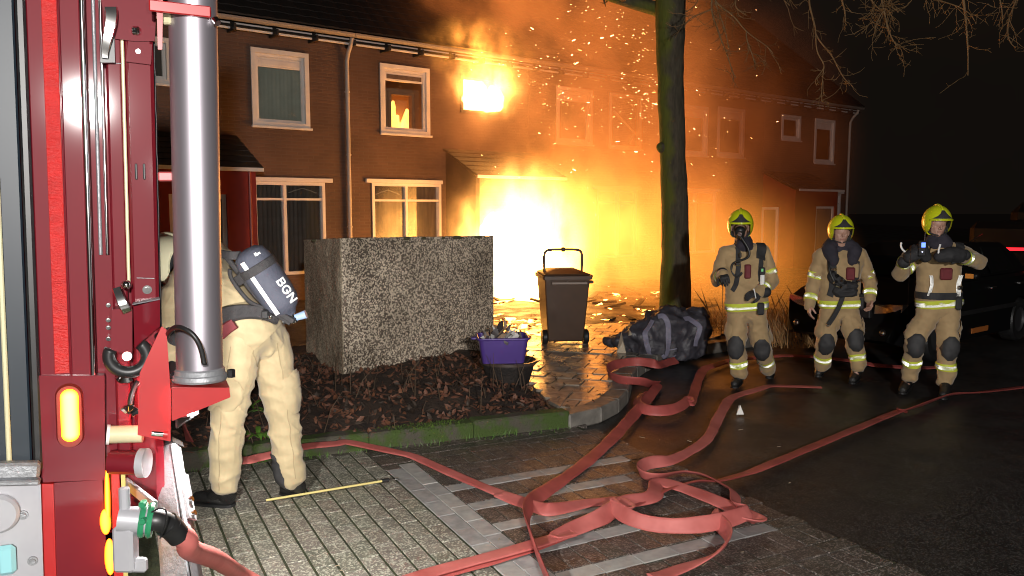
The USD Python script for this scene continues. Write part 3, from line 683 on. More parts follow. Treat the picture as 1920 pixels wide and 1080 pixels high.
def solid(parts, length, it=8, seed=0.0, wrinkle=0.0, wscale=14.0, stretch=(1, 1, 1), creases=()):
    m = Manifold.batch_boolean(parts, m3.OpType.Add)
    m = TM(m.refine_to_length(length)); m.merge_vertices()
    trimesh.smoothing.filter_taubin(m, iterations=it)
    if wrinkle:
        q = m.vertices * np.asarray(stretch) * wscale + seed
        w = meshkit.fbm(q, 3) - .5
        q2 = q + 1.2 * np.stack([meshkit.noise(q * .45 + k_ * 7.1) for k_ in range(3)], -1)
        r_ = 1 - 2 * np.abs(meshkit.noise(q2 * np.array([.55, .55, 1.0]) + 9.7) - .5)               # ridged folds
        r2 = 1 - 2 * np.abs(meshkit.noise(q2 * np.array([1.1, 1.1, 1.5]) + 31.) - .5)
        m.vertices = m.vertices + m.vertex_normals * ((w * 1.0 + (r_ ** 3 - .3) * .8 + (r2 ** 4 - .25) * .25) * wrinkle)[:, None]
    for c_, r_c, amp in creases:                       # folds that gather round a joint
        d_ = np.linalg.norm((m.vertices - c_) * np.array([1, 1, .8]), axis=1); w = np.exp(-(d_ / r_c) ** 2)
        q = m.vertices * np.array([4.5, 4.5, 9.5]) + np.outer(m.vertices[:, 0] + m.vertices[:, 1], np.array([0, 0, 5.5])) + seed + 3.3; q = q + 1.5 * np.stack([meshkit.noise(m.vertices * 6 + k_ * 5.) for k_ in range(3)], -1)
        f_ = 1 - 2 * np.abs(meshkit.noise(q) - .5)
        m.vertices = m.vertices + m.vertex_normals * ((f_ ** 2.5 - .35) * w * amp)[:, None]
    m.fix_normals()
    return m
def chain(*pr):
    return [hull(a, b) for a, b in zip(pr[:-1], pr[1:])]
def shell_band(m, a, b, w0, w1, off):
    "the sleeve of mesh m between the distances w0 and w1 from a towards b, pushed out by off"
    a, b = np.asarray(a, float), np.asarray(b, float); d_ = nrm(b - a)
    s = m.slice_plane(a + d_ * w0, d_)
    s = s.slice_plane(a + d_ * w1, -d_)
    if len(s.faces) == 0: return None
    s.merge_vertices()
    c = s.split(only_watertight=False)
    p = a + d_ * (w0 + w1) / 2
    c = min(c, key=lambda q: np.linalg.norm(q.vertices.mean(0) - p))
    ts = cKDTree(m.vertices); _, ii = ts.query(c.vertices)
    return trimesh.Trimesh(c.vertices + m.vertex_normals[ii] * off, c.faces, process=False)
def retro(lines):
    "reflective tape: rows of points (rows x n x 3) filled with small cube corners, as in prismatic tape, which send light back where it came from"
    V, F = [], []
    def tri(a, b, c, n_):
        h = (np.linalg.norm(b - a) + np.linalg.norm(c - b) + np.linalg.norm(a - c)) / 3 / math.sqrt(6)
        k = len(V); V.extend([a, b, c, (a + b + c) / 3 - n_ * h]); F.extend([(k, k + 1, k + 3), (k + 1, k + 2, k + 3), (k + 2, k, k + 3)])
    R, N_ = lines
    for i in range(len(R) - 1):
        for j in range(R.shape[1] - 1):
            a, b, c, d_ = R[i][j], R[i][j + 1], R[i + 1][j], R[i + 1][j + 1]; n_ = N_[j]
            q = ((a, b, c), (b, d_, c)) if i % 2 == 0 else ((a, b, d_), (a, d_, c))
            for t3 in q: tri(*t3, n_)
    m = trimesh.Trimesh(np.array(V), np.array(F), process=False)
    fc = m.triangles_center; 
    return m
def tape_ring(m, o, ax_, width, off, longest=9.):
    "tape round the limb that passes through o along ax_"
    sec = m.section(plane_origin=o, plane_normal=ax_)
    if sec is None: return None
    loops = [l for l in sec.discrete if len(l) > 6]
    if not loops: return None
    L = min(loops, key=lambda l: np.linalg.norm(l.mean(0) - o))
    s_ = np.r_[0, np.cumsum(np.linalg.norm(np.diff(L, axis=0), axis=1))]
    if s_[-1] > longest: return None
    n_ = max(12, int(round(s_[-1] / .0125)))
    return grid_rows(lambda u: np.stack([np.interp((u % 1.0) * s_[-1], s_, L[:, k]) for k in range(3)], -1), n_, s_[-1] / n_, ax_, width, off, L.mean(0))
def grid_rows(curve, n_, ds, ax_, width, off, centre=None, normal=None):
    rows = max(2, int(round(width / (ds * .866)))); R = []
    u0 = np.arange(n_ + 1) / n_
    P_ = curve(u0); 
    if normal is None:
        t = np.roll(P_, -1, 0) - np.roll(P_, 1, 0); t[0] = t[-1] = P_[1] - P_[-2]
        N_ = np.cross(t, ax_); N_ /= np.linalg.norm(N_, axis=1, keepdims=True) + 1e-9
        if np.mean(np.einsum("ij,ij->i", N_, P_ - centre)) < 0: N_ = -N_
    else: N_ = np.broadcast_to(normal, P_.shape)
    for i in range(rows + 1):
        Q_ = curve(u0 + (.5 / n_ if i % 2 else 0)) if centre is not None else curve(np.clip(u0 + (.5 / n_ if i % 2 else 0), 0, 1))
        R.append(Q_ + ax_ * ((i / rows - .5) * width) + N_ * off)
    return np.array(R), N_
def bands(person, m, a, b, w, width=.075, off=.004, name="reflective_band", lime=True, longest=9.):
    e = width * .24
    a_, b_ = np.asarray(a, float), np.asarray(b, float); d_ = nrm(b_ - a_)
    g_ = tape_ring(m, a_ + d_ * (w + width / 2), d_, width - 2 * e, off + .003, longest)
    if g_ is None: return
    bo = obj(name, retro(g_), M["silver"], person)
    if lime:
        q = shell_band(m, a, b, w, w + width, off)
        if q is not None: obj("lime_edge", q, M["limetape"], bo, smooth=True)
def patch(m, c, n, u, ru, rv, off, dome=.0):
    "rounded patch of the surface of m about c (outward n), ru along u"
    n = nrm(n); u = nrm(u - n * np.dot(u, n)); v = np.cross(n, u)
    s = m
    for k in range(10):
        t = 2 * np.pi * k / 10
        d_ = u * math.cos(t) / ru + v * math.sin(t) / rv; L = np.linalg.norm(d_); d_ /= L
        s = s.slice_plane(c + d_ * (1 / L), -d_)
        if len(s.faces) == 0: return None
    s = s.slice_plane(c - n * .12, n)
    if len(s.faces) == 0: return None
    s.merge_vertices()
    fn = s.face_normals @ n
    s.update_faces(fn > -.1); s.remove_unreferenced_vertices()
    c_ = s.split(only_watertight=False)
    if len(c_) > 1: s = max(c_, key=lambda q: q.area)
    ts = cKDTree(m.vertices); _, ii = ts.query(s.vertices)
    q = s.vertices - c; r_ = np.clip(1 - ((q @ u) / ru) ** 2 - ((q @ v) / rv) ** 2, 0, 1)
    return trimesh.Trimesh(s.vertices + m.vertex_normals[ii] * (off + dome * r_ ** .5)[:, None], s.faces, process=False)
def ribbon_on(m, pts, width, thick=.006, off=.006, n=30, side=None):
    "strap that follows the surface of m along the points"
    p = spline(pts, n) if len(pts) > 2 else np.linspace(pts[0], pts[1], n)
    ts = cKDTree(m.vertices); _, ii = ts.query(p, k=6)
    c = m.vertices[ii].mean(1); nn = m.vertex_normals[ii].mean(1); nn /= np.linalg.norm(nn, axis=1, keepdims=True) + 1e-9
    for _ in range(3):
        c[1:-1] = (c[:-2] + 2 * c[1:-1] + c[2:]) / 4; nn[1:-1] = (nn[:-2] + 2 * nn[1:-1] + nn[2:]) / 4
    return strap(c + nn * off, nn, width, thick)
def strap(c, nn, width, thick):
    c = np.asarray(c, float); nn = np.broadcast_to(np.asarray(nn, float), c.shape)
    t = np.gradient(c, axis=0); t /= np.linalg.norm(t, axis=1, keepdims=True) + 1e-9
    b = np.cross(t, nn); b /= np.linalg.norm(b, axis=1, keepdims=True) + 1e-9
    nn = np.cross(b, t)
    w, h = np.broadcast_to(width, (len(c),))[:, None] / 2, thick / 2
    q = [c + b * w + nn * h * .3, c + b * w * .8 + nn * h, c - b * w * .8 + nn * h, c - b * w + nn * h * .3, c - b * w - nn * h, c + b * w - nn * h]
    k = len(q); v = np.stack(q, 1).reshape(-1, 3); f = []
    for i in range(len(c) - 1):
        for j in range(k):
            a0, a1 = i * k + j, i * k + (j + 1) % k
            f += [(a0, a1, a1 + k), (a0, a1 + k, a0 + k)]
    for base in (0, (len(c) - 1) * k):
        f += [(base, base + j, base + j + 1) for j in range(1, k - 1)]
    m_ = trimesh.Trimesh(v, np.array(f), process=False); m_.fix_normals()
    return m_

def hand(wrist, fdir, palm, side, curl=.5, s=1.0, grow=1.0):
    "five fingered hand: wrist point, direction of the fingers, palm normal, side +1/-1 for the thumb, curl 0..1"
    f = nrm(fdir); p = nrm(np.asarray(palm, float) - f * np.dot(palm, f)); x = np.cross(f, p) * side
    w = np.asarray(wrist, float); out = []
    P = lambda a, b, c: w + (f * a + x * b + p * c) * s
    out.append(Manifold.batch_hull([Manifold.sphere(r_ * s * grow, 14).translate(tuple(P(*q))) for q, r_ in (((0, .018, 0), .019), ((0, -.018, 0), .019), ((.085, .034, 0), .012), ((.088, .010, -.002), .013), ((.085, -.014, 0), .012), ((.078, -.034, .002), .011), ((.035, .03, .006), .014))]))
    for k, (b, L) in enumerate(((.034, .075), (.012, .085), (-.012, .078), (-.034, .060))):
        a0 = np.array(P(.083, b, 0)); ang = .15 + curl * (.55 + .08 * k); d_ = f
        segs, rad = (L * .45, L * .31, L * .24), (.0098, .0092, .0085, .0074)
        pts = [a0]; spread = x * (b * .9)
        for q in range(3):
            d_ = nrm(f * math.cos(ang) + p * math.sin(ang) + spread * (.6 if q == 0 else .2)); pts.append(pts[-1] + d_ * segs[q] * s); ang += curl * (.75 - .1 * q)
        for q in range(3): out.append(hull((pts[q], rad[q] * s * grow), (pts[q + 1], rad[q + 1] * s * grow)))
    t0 = P(.022, .032, .008); t1_ = t0 + nrm(f * .55 + x * .75 + p * .35) * .042 * s; t2_ = t1_ + nrm(f * .85 + x * .25 + p * (.3 + curl * .5)) * .030 * s; t3 = t2_ + nrm(f * .9 + p * (.3 + curl * .8) - x * .1) * .024 * s
    for a, b, r1, r2 in ((t0, t1_, .014, .0115), (t1_, t2_, .0115, .010), (t2_, t3, .010, .0085)): out.append(hull((a, r1 * s * grow), (b, r2 * s * grow)))
    return out
def head_parts(c, f, u):
    "manifolds of a head with brow, nose, jaw and ears; c centre of the skull, f forward, u up"
    f = nrm(f); u = nrm(u - f * np.dot(u, f)); r = np.cross(f, u)
    P = lambda a, b, d_: tuple(c + r * a + f * b + u * d_)
    S = lambda p_, r_: Manifold.sphere(r_, 18).translate(P(*p_))
    hl = lambda *q: Manifold.batch_hull([S(*x) for x in q])
    o = [hl(((0, -.012, .035), .083), ((0, .018, .02), .078), ((0, -.02, .0), .080)),
         hl(((.030, .035, -.015), .042), ((-.030, .035, -.015), .042), ((0, .052, -.095), .026), ((.035, .02, -.075), .028), ((-.035, .02, -.075), .028), ((0, .0, -.02), .06)),
         hl(((0, .088, .006), .008), ((0, .108, -.032), .010), ((0, .085, -.036), .012)), hl(((.014, .090, -.037), .008), ((-.014, .090, -.037), .008)),
         hl(((.040, .068, .022), .014), ((.008, .080, .020), .012)), hl(((-.040, .068, .022), .014), ((-.008, .080, .020), .012)),
         hl(((.040, .060, -.022), .017), ((.030, .058, -.05), .016)), hl(((-.040, .060, -.022), .017), ((-.030, .058, -.05), .016)),
         hl(((.016, .076, -.062), .008), ((-.016, .076, -.062), .008)), hl(((.014, .073, -.075), .009), ((-.014, .073, -.075), .009)), S((0, .062, -.098), .020),
         hl(((0, -.02, -.06), .055), ((0, -.035, -.16), .058))]
    for e in (-1, 1): o.append(hl(((e * .084, -.01, .012), .012), ((e * .086, -.012, -.028), .010)))
    return o, P
def helmet(person, c, f, u, s=1.0, shell_mat="helmet", crest=True):
    f = nrm(f); u = nrm(u - f * np.dot(u, f)); r = np.cross(f, u)
    place_ = lambda m: to_frame(m, c, r, f, u)
    A, Bd, Ct = .134 * s, .158 * s, .165 * s
    outer = Manifold.sphere(1, 56).scale((A, Bd, Ct)); inner = Manifold.sphere(1, 48).scale((A - .012, Bd - .012, Ct - .012))
    cut = Manifold.cube((1, 1, 1), True).translate((0, 0, -.5 - .135 * s)) + Manifold.cube((2 * .100 * s, .30, .30), True).translate((0, .15 + .015, -.15 + .012)) + Manifold.cube((.5, .5, .5), True).rotate((32, 0, 0)).translate((0, -.20 * s, -.335 * s))
    sh = (outer - inner) - cut
    he = obj("helmet", place_(TM(sh)), M[shell_mat], person, smooth=35)
    # rim over the face opening, crest, black front plate
    an = np.linspace(.62, np.pi - .62, 26)
    rim = tube([(1.02 * A * math.cos(t), 1.02 * Bd * math.sin(t), .016 * s + .006 * math.sin(t)) for t in an], .0085 * s, 8)
    obj("rim", place_(rim), M[shell_mat], he, smooth=True)
    cr = tube([(0, Bd * 1.005 * math.cos(t), Ct * 1.01 * math.sin(t)) for t in np.linspace(.75, 2.6, 22)], np.r_[.006, np.full(20, .013), .006] * s, 8)
    obj("crest", place_(cr), M[shell_mat], he, smooth=True)
    if crest:
        pts = []
        for zz in np.linspace(.034, .118, 12):
            q = (zz - .034) / .084; w_ = (.078 * (1 - q) ** 2.2 + .012 * (1 - q ** 4) + .012) * s
            pts.append((zz * s, w_))
        nx = 13; V_ = []
        for zz, w_ in pts:
            for x_ in np.linspace(-w_, w_, nx):
                V_.append((x_, 1.035 * Bd * math.sqrt(max(.02, 1 - (x_ / A / 1.02) ** 2 - (zz / Ct / 1.02) ** 2)), zz))
        V_ = np.array(V_); F_ = [(i * nx + j, i * nx + j + 1, (i + 1) * nx + j + 1) for i in range(11) for j in range(nx - 1)] + [(i * nx + j, (i + 1) * nx + j + 1, (i + 1) * nx + j) for i in range(11) for j in range(nx - 1)]
        back = V_ * np.array([1, .93, 1]); n0 = len(V_)
        F_ += [(a + n0, c_ + n0, b + n0) for a, b, c_ in F_]
        obj("front_plate", place_(trimesh.Trimesh(np.vstack([V_, back]), np.array(F_), process=False)), M["black"], he)
    lining = (Manifold.sphere(1, 32).scale((A - .014, Bd - .016, Ct - .014)) - Manifold.sphere(1, 32).scale((A - .030, Bd - .032, Ct - .030))) - cut
    obj("lining", place_(TM(lining)), M["black"], he)
    obj("chin_strap", place_(tube(spline([(-.098 * s, .02, -.06), (-.075 * s, .05, -.115), (0, .075, -.135), (.075 * s, .05, -.115), (.098 * s, .02, -.06)], 18), .007, 6)), M["black"], he)
    return he
def boot(person, heel, toe, ankle, r=.052):
    h, t, a = (np.asarray(x, float) for x in (heel, toe, ankle))
    b = Manifold.batch_boolean([hull((h + UP * .045, .045), (h * .45 + t * .55 + UP * .050, .048), (t + UP * .040, .040)), hull((h + UP * .06, .052), (a, r + .012)), hull((a, r + .012), (a + UP * .10, r + .016)),
        hull((h * .5 + t * .5 + UP * .06, .045), (a, r))], m3.OpType.Add)
    m = TM(b.refine_to_length(.02)); trimesh.smoothing.filter_taubin(m, iterations=4)
    m = m.slice_plane(np.array([0, 0, min(h[2], t[2]) + .004]), UP, cap=False)
    bo = obj("boot", m, M["boot"], person, smooth=True)
    d_ = nrm(t - h); so = Manifold.batch_hull([Manifold.cylinder(.016, r_, r_, 14).translate(tuple(p_)) for p_, r_ in ((h, .047), (t, .043), (h * .4 + t * .6, .052))])
    obj("sole", TM(so), M["rubber"], bo)

def firefighter(label, J, face, group=None, suit="suit", res=.02, gloves=True, hands=None, seed=0.0, fat=1.0, hm="helmet", knees=True, leg_bands=True, crest=True, wr=.015):
    "J: joints in the world; face: the direction the head looks"
    fw = nrm(J["fwd"])
    per = thing("person", label, "person", group)
    neck, chest, pel = J["neck"], J["chest"], J["pelvis"]
    sL, sR, hL, hR = J["shL"], J["shR"], J["hipL"], J["hipR"]
    acr = nrm(sR - sL)
    # the body: one continuous figure from head to feet
    hp, P = head_parts(J["head"], face, J.get("headup", UP))
    body = list(hp) + [hull((J["head"] - UP * .09, .055), (neck, .062)), hull((neck, .062), (sL, .06), (sR, .06)), hull((sL, .065), (sR, .065), (chest - acr * .07, .09), (chest + acr * .07, .09)),
        hull((chest - acr * .07, .09), (chest + acr * .07, .09), (pel - acr * .06, .095), (pel + acr * .06, .095)), hull((pel - acr * .06, .095), (pel + acr * .06, .095), (hL, .075), (hR, .075))]
    for sd in "LR":
        body += chain((J["sh" + sd], .052), (J["el" + sd], .042), (J["wr" + sd], .030)) + chain((J["hip" + sd], .075), (J["kn" + sd], .052), (J["an" + sd], .038), (J["heel" + sd] * .4 + J["toe" + sd] * .6 + UP * .04, .03))
    for sd, h_ in (hands or {}).items():
        body += hand(J["wr" + sd], *h_)
    obj("body", solid(body, .011 if res > .015 else .012, it=2), M["skin"], per, smooth=True)
    f_, u_ = nrm(face), UP; r_ = np.cross(f_, u_)
    for e in (-1, 1):
        obj("eye", moved(trimesh.creation.icosphere(2, .0095), *P(e * .030, .071, .0)), M["eye"], per, smooth=True)
    obj("lips", TM(hull((np.array(P(-.018, .082, -.068)), .0045), (np.array(P(.018, .082, -.068)), .0045))), M["lips"], per, smooth=True)
    # trousers
    tr = [hull((pel - acr * .085, .125 * fat), (pel + acr * .085, .125 * fat), (hL, .105 * fat), (hR, .105 * fat))]
    for sd in "LR":
        k_ = J["kn" + sd]; a_ = J["an" + sd]; h_ = J["hip" + sd]
        tr += chain((h_, .112 * fat), (h_ * .5 + k_ * .5, .104 * fat), (k_, .088 * fat), (k_ * .45 + a_ * .55, .086 * fat), (a_ + nrm(k_ - a_) * .03, .080 * fat))
    tm = solid(tr, res, seed=seed, wrinkle=wr, wscale=7.0, stretch=(1, 1, 1.3), creases=[(J["kn" + s_], .17, .024) for s_ in "LR"] + [(J["an" + s_] + UP * .05, .13, .022) for s_ in "LR"] + [((hL + hR) / 2 - UP * .03, .16, .028)])
    for sd in "LR":
        a_, k_ = J["an" + sd], J["kn" + sd]
    tro = obj("trousers", tm, M[suit], per, smooth=True)
    for sd in "LR":
        k_, a_, h_ = J["kn" + sd], J["an" + sd], J["hip" + sd]
        if knees:
            pd_ = patch(tm, k_ + fw * .05 - UP * .01, fw, UP, .125, .082, .006, .022)
            if pd_ is not None: obj("knee_pad", pd_, M["pad"], per, smooth=True)
        if leg_bands: bands(per, tm, k_, a_, .165)
        boot(per, J["heel" + sd], J["toe" + sd], a_ + UP * .0)
        pk = patch(tm, h_ * .45 + k_ * .55 + (acr if sd == "R" else -acr) * .09, (acr if sd == "R" else -acr), UP, .10, .08, .012, .012)
        if pk is not None: obj("pocket", pk, M[suit], per, smooth=True)
    # jacket
    up_ = nrm(neck - pel); hem = pel - up_ * .02
    fr = .045 * fw
    jk = [hull((sL, .082 * fat), (sR, .082 * fat), (chest - acr * .085 + fr * .4, .128 * fat), (chest + acr * .085 + fr * .4, .128 * fat), (neck - up_ * .03, .085)),
          hull((chest - acr * .085 + fr * .4, .128 * fat), (chest + acr * .085 + fr * .4, .128 * fat), (pel + up_ * .10 - acr * .075, .138 * fat), (pel + up_ * .10 + acr * .075, .138 * fat)),
          hull((pel + up_ * .10 - acr * .075, .138 * fat), (pel + up_ * .10 + acr * .075, .138 * fat), (hem - acr * .085, .142 * fat), (hem + acr * .085, .142 * fat))]
    for sd in "LR":
        jk += chain((J["sh" + sd], .088 * fat), (J["sh" + sd] * .45 + J["el" + sd] * .55, .080 * fat), (J["el" + sd], .070 * fat), (J["wr" + sd] * .75 + J["el" + sd] * .25, .062 * fat), (J["wr" + sd], .056 * fat))
    jm = solid(jk, res, seed=seed + 5, wrinkle=wr * .85, wscale=8.0, stretch=(1, 1, 1.3), creases=[(J["el" + s_], .13, .026) for s_ in "LR"] + [(J["sh" + s_] * .6 + chest * .4 - UP * .05, .13, .020) for s_ in "LR"] + [(pel + nrm(neck - pel) * .12, .2, .016)])
    jm = jm.slice_plane(hem - up_ * .085, up_, cap=False)
    for sd in "LR":
        e_ = nrm(J["wr" + sd] - J["el" + sd])
        far = (jm.vertices - J["wr" + sd]) @ e_
    obj("jacket", jm, M[suit], per, smooth=True)
    cl = TM(hull((neck + UP * .045 - acr * .035, .062), (neck + UP * .045 + acr * .035, .062)) + hull((neck - up_ * .03 - acr * .04, .088), (neck - up_ * .03 + acr * .04, .088)))
    obj("collar", cl, M["navy"], per, smooth=True)
    for sd in "LR":
        if J.get("arm_bands", True):
            am = solid(chain((J["sh" + sd], .088 * fat), (J["sh" + sd] * .45 + J["el" + sd] * .55, .080 * fat), (J["el" + sd], .070 * fat), (J["wr" + sd] * .75 + J["el" + sd] * .25, .062 * fat), (J["wr" + sd], .056 * fat)), .02)
            L_ = np.linalg.norm(J["el" + sd] - J["sh" + sd]); bands(per, am, J["sh" + sd], J["el" + sd], L_ * .60, width=.07, off=.009, longest=.85)
            L_ = np.linalg.norm(J["wr" + sd] - J["el" + sd]); bands(per, am, J["el" + sd], J["wr" + sd], L_ * .55, width=.07, off=.009, longest=.85)
    if J.get("waist", True): bands(per, jm, pel + up_ * .15, pel - up_ * .3, .150, width=.085, name="waist_band")
    if gloves:
        for sd, h_ in (hands or {}).items():
            g = solid(hand(J["wr" + sd], *h_[:4], s=1.05, grow=1.35) + [hull((J["wr" + sd] + nrm(h_[0]) * .01, .038), (J["wr" + sd] - nrm(h_[0]) * .07, .060))], .009, it=3)
            obj("glove", g, M["black"], per, smooth=True)
    helmet(per, J["head"] + UP * .032, face, J.get("headup", UP), shell_mat=hm, crest=crest)
    return per, jm, tm
def JJ(depth, spec, fwd):
    "joints from where they stand in the photograph at this depth; an optional third number moves them towards (-) or away from the camera"
    o = {k: D(v[0], v[1], depth + (v[2] if len(v) > 2 else 0.0)) for k, v in spec.items()}
    o["fwd"] = np.asarray(fwd, float)
    return o
def feet(J, gl, gr, z=0.0):
    for sd, (heel, toe) in (("L", gl), ("R", gr)):
        J["heel" + sd], J["toe" + sd] = np.array([*heel, z]), np.array([*toe, z])
# --- left of the three: mask on, hands before the belly
d1 = 8.45
J1 = JJ(d1, dict(head=(1388, 427), neck=(1394, 462, .03), chest=(1397, 505, .02), pelvis=(1399, 566, .02), shL=(1362, 476, .03), shR=(1428, 474, .05), elL=(1345, 524, .05), wrL=(1356, 516, -.22), elR=(1447, 526, .02), wrR=(1424, 549, -.17),
    hipL=(1384, 588, .02), hipR=(1416, 588, .03), knL=(1380, 648, -.04), knR=(1429, 652, .10), anL=(1387, 704, .0), anR=(1440, 694, .32)), (-.35, -1, 0))
feet(J1, (G(1386, 716)[:2], G(1377, 727)[:2]), (G(1445, 700)[:2], G(1442, 709)[:2]))
p1_, jm1, tm1 = firefighter("firefighter nearest the tree wearing a breathing mask, gloved hands held before the belly", J1, (-.25, -1, -.05), "firefighters standing on the road",
    hands={"L": ((-.1, -1, -.25), (0.2, -.2, -1), -1, .7), "R": ((-.95, -.25, -.10), (0, .5, -.9), 1, .45)}, seed=1.0)
fw1 = nrm((-.3, -1, 0))
mk = [hull((J1["head"] + fw1 * .075 - UP * .03, .055), (J1["head"] + fw1 * .06 - UP * .085, .045)), hull((J1["head"] + fw1 * .12 - UP * .07, .028), (J1["head"] + fw1 * .08 - UP * .08, .04))]
mo = obj("breathing_mask", solid(mk, .012, it=2), M["rubber"], p1_, smooth=True)
obj("mask_visor", place(trimesh.creation.icosphere(3, 1.0), np.array([[.068, 0, 0, 0], [0, .05, 0, 0], [0, 0, .052, 0], [0, 0, 0, 1.0]]) @ np.eye(4)).apply_translation(J1["head"] + fw1 * .068 - UP * .004), M["glass_clear"], mo, smooth=True)
obj("regulator", rod(J1["head"] + fw1 * .13 - UP * .055, J1["head"] + fw1 * .165 - UP * .062, .028, .022), M["chrome"], mo, smooth=40)
obj("hood", TM(hull((J1["neck"] + UP * .06, .085), (J1["neck"] - UP * .01, .105), (J1["neck"] + fw1 * .06 + UP * .02, .08))), M["navy"], p1_, smooth=True)
def off(J, a, x, z, y=-.14):
    "a point of the chest: x to the right in the photo, z up, y towards the camera"
    return J[a] + np.array([x, y, z])
obj("air_hose", tube(spline([J1["head"] + fw1 * .15 - UP * .08, off(J1, "chest", -.06, .12, -.18), off(J1, "chest", -.17, .06, -.12), off(J1, "chest", -.15, -.05, -.13), off(J1, "chest", -.08, -.02, -.17)], 30), .012, 8), M["rubber"], p1_, smooth=True)
for a_, b_, w_ in (((-.10, .20, -.02), (-.13, -.22, -.08), .05), ((.13, .20, -.02), (.12, -.20, -.08), .05)):
    obj("harness_strap", ribbon_on(jm1, [off(J1, "chest", *a_), off(J1, "chest", (a_[0] + b_[0]) / 2, 0, -.15), off(J1, "chest", *b_)], w_), M["black"], p1_)
obj("shoulder_pad", ribbon_on(jm1, [off(J1, "shR", -.02, .10, -.02), off(J1, "shR", -.03, .03, -.10), off(J1, "shR", -.06, -.07, -.12)], .10, .02), M["black"], p1_)
obj("harness_buckle", moved(bevbox(.05, .03, .04, .008), *off(J1, "chest", -.13, .07, -.17)), M["chrome"], p1_)
obj("harness_buckle", moved(bevbox(.03, .02, .05, .006), *off(J1, "chest", -.10, .16, -.15)), M["chrome"], p1_)
obj("pouch", moved(bevbox(.065, .04, .15, .012), *off(J1, "chest", -.02, -.01, -.165)), M["redcloth"], p1_)
ra = obj("portable_radio", moved(bevbox(.055, .035, .08, .008), *off(J1, "chest", .13, -.005, -.165)), M["black"], p1_)
obj("radio_body", moved(bevbox(.046, .03, .20, .01), *off(J1, "chest", .135, -.14, -.165)), M["white_plastic"], ra)
obj("display", moved(bevbox(.022, .006, .03, .002), *off(J1, "chest", .125, .005, -.185)), mat("radio_screen", (.25, .75, .30), rough=.3), ra)
obj("glove_strap", moved(tube([(-.012, 0, .05), (0, -.01, 0), (.012, 0, -.05)], .006, 6), *(J1["wrR"] + np.array([-.07, -.07, 0]))), M["white_plastic"], p1_)
obj("belt_pouch", moved(bevbox(.07, .05, .13, .015), *off(J1, "pelvis", .10, -.05, -.19)), M["black"], p1_)

# --- the middle one: bare hands, dark hood on the shoulders
d2 = 8.75
J2 = JJ(d2, dict(head=(1576, 436), neck=(1575, 466, .03), chest=(1574, 506, .02), pelvis=(1574, 562, .02), shL=(1540, 480, .04), shR=(1611, 480, .04), elL=(1525, 530, .06), wrL=(1517, 572, -.04), elR=(1630, 528, .06), wrR=(1631, 560, -.06),
    hipL=(1558, 584, .02), hipR=(1590, 584, .02), knL=(1547, 642, .02), knR=(1602, 634, -.06), anL=(1541, 690, .18), anR=(1609, 690, -.05)), (-.1, -1, 0))
feet(J2, (G(1538, 698)[:2], G(1534, 706)[:2]), (G(1606, 708)[:2], G(1598, 719)[:2]))
p2_, jm2, tm2 = firefighter("firefighter with bare hanging hands and an open face between the two other firefighters", J2, (-.12, -1, -.03), "firefighters standing on the road", gloves=False,
    hands={"L": ((-.02, -.15, -1), (1, -.1, 0), 1, .4), "R": ((-.05, -.2, -1), (-1, -.3, 0), -1, .55)}, seed=2.0)
hd = solid([hull((J2["neck"] + np.array([-.13, -.03, -.02]), .085), (J2["neck"] + np.array([-.08, .02, .05]), .075)), hull((J2["neck"] + np.array([.13, -.03, -.02]), .09), (J2["neck"] + np.array([.08, .02, .05]), .075)),
    hull((J2["neck"] + np.array([-.08, .02, .05]), .075), (J2["neck"] + np.array([.08, .02, .05]), .075)), hull((J2["neck"] + np.array([.13, -.06, -.03]), .08), (J2["neck"] + np.array([.09, -.12, -.13]), .06)), hull((J2["neck"] + np.array([-.13, -.06, -.03]), .08), (J2["neck"] + np.array([-.12, -.12, -.13]), .06))], .018, wrinkle=.012, wscale=12)
obj("hood", hd, M["navy"], p2_, smooth=True)
vs = [((-.12, .10), (-.14, -.28)), ((.13, .10), (.11, -.28))]
for a_, b_ in vs:
    obj("harness_strap", ribbon_on(jm2, [off(J2, "chest", a_[0], a_[1], -.1), off(J2, "chest", (a_[0] + b_[0]) / 2, -.08, -.16), off(J2, "chest", b_[0], b_[1], -.12)], .07), M["black"], p2_)
obj("chest_rig", solid([hull((off(J2, "chest", -.13, -.06, -.14), .055), (off(J2, "chest", -.02, -.16, -.16), .06)), hull((off(J2, "chest", -.02, -.16, -.16), .06), (off(J2, "chest", .10, -.17, -.14), .05)), hull((off(J2, "chest", -.05, -.22, -.13), .07), (off(J2, "chest", .08, -.22, -.13), .07))], .02, wrinkle=.014, wscale=20), M["black"], p2_, smooth=True)
for k, (x_, z_, a_) in enumerate([(-.15, .02, .3), (-.11, -.06, -.2), (-.07, -.10, .1), (-.03, -.13, 0), (-.09, -.16, .5), (-.13, -.12, 0), (.13, -.10, .2)]):
    obj("brass_fitting", place(cat(rod((0, 0, -.025), (0, 0, .02), .013), rod((0, 0, .02), (0, 0, .032), .019)), trimesh.transformations.translation_matrix(off(J2, "chest", x_, z_, -.21)) @ trimesh.transformations.rotation_matrix(1.2 + a_, (1, a_, 0))), M["chrome"], p2_, smooth=40)
obj("air_hose", tube(spline([off(J2, "chest", -.16, .12, -.10), off(J2, "chest", -.17, -.02, -.18), off(J2, "chest", -.10, -.14, -.21), off(J2, "chest", -.03, -.13, -.22)], 24), .012, 8), M["rubber"], p2_, smooth=True)
obj("pouch", moved(bevbox(.09, .05, .14, .014), *off(J2, "chest", .055, -.03, -.16)), M["redcloth"], p2_)
obj("pocket_flap", moved(bevbox(.07, .03, .16, .012), *off(J2, "chest", .115, -.0, -.145)), M["suit"], p2_)
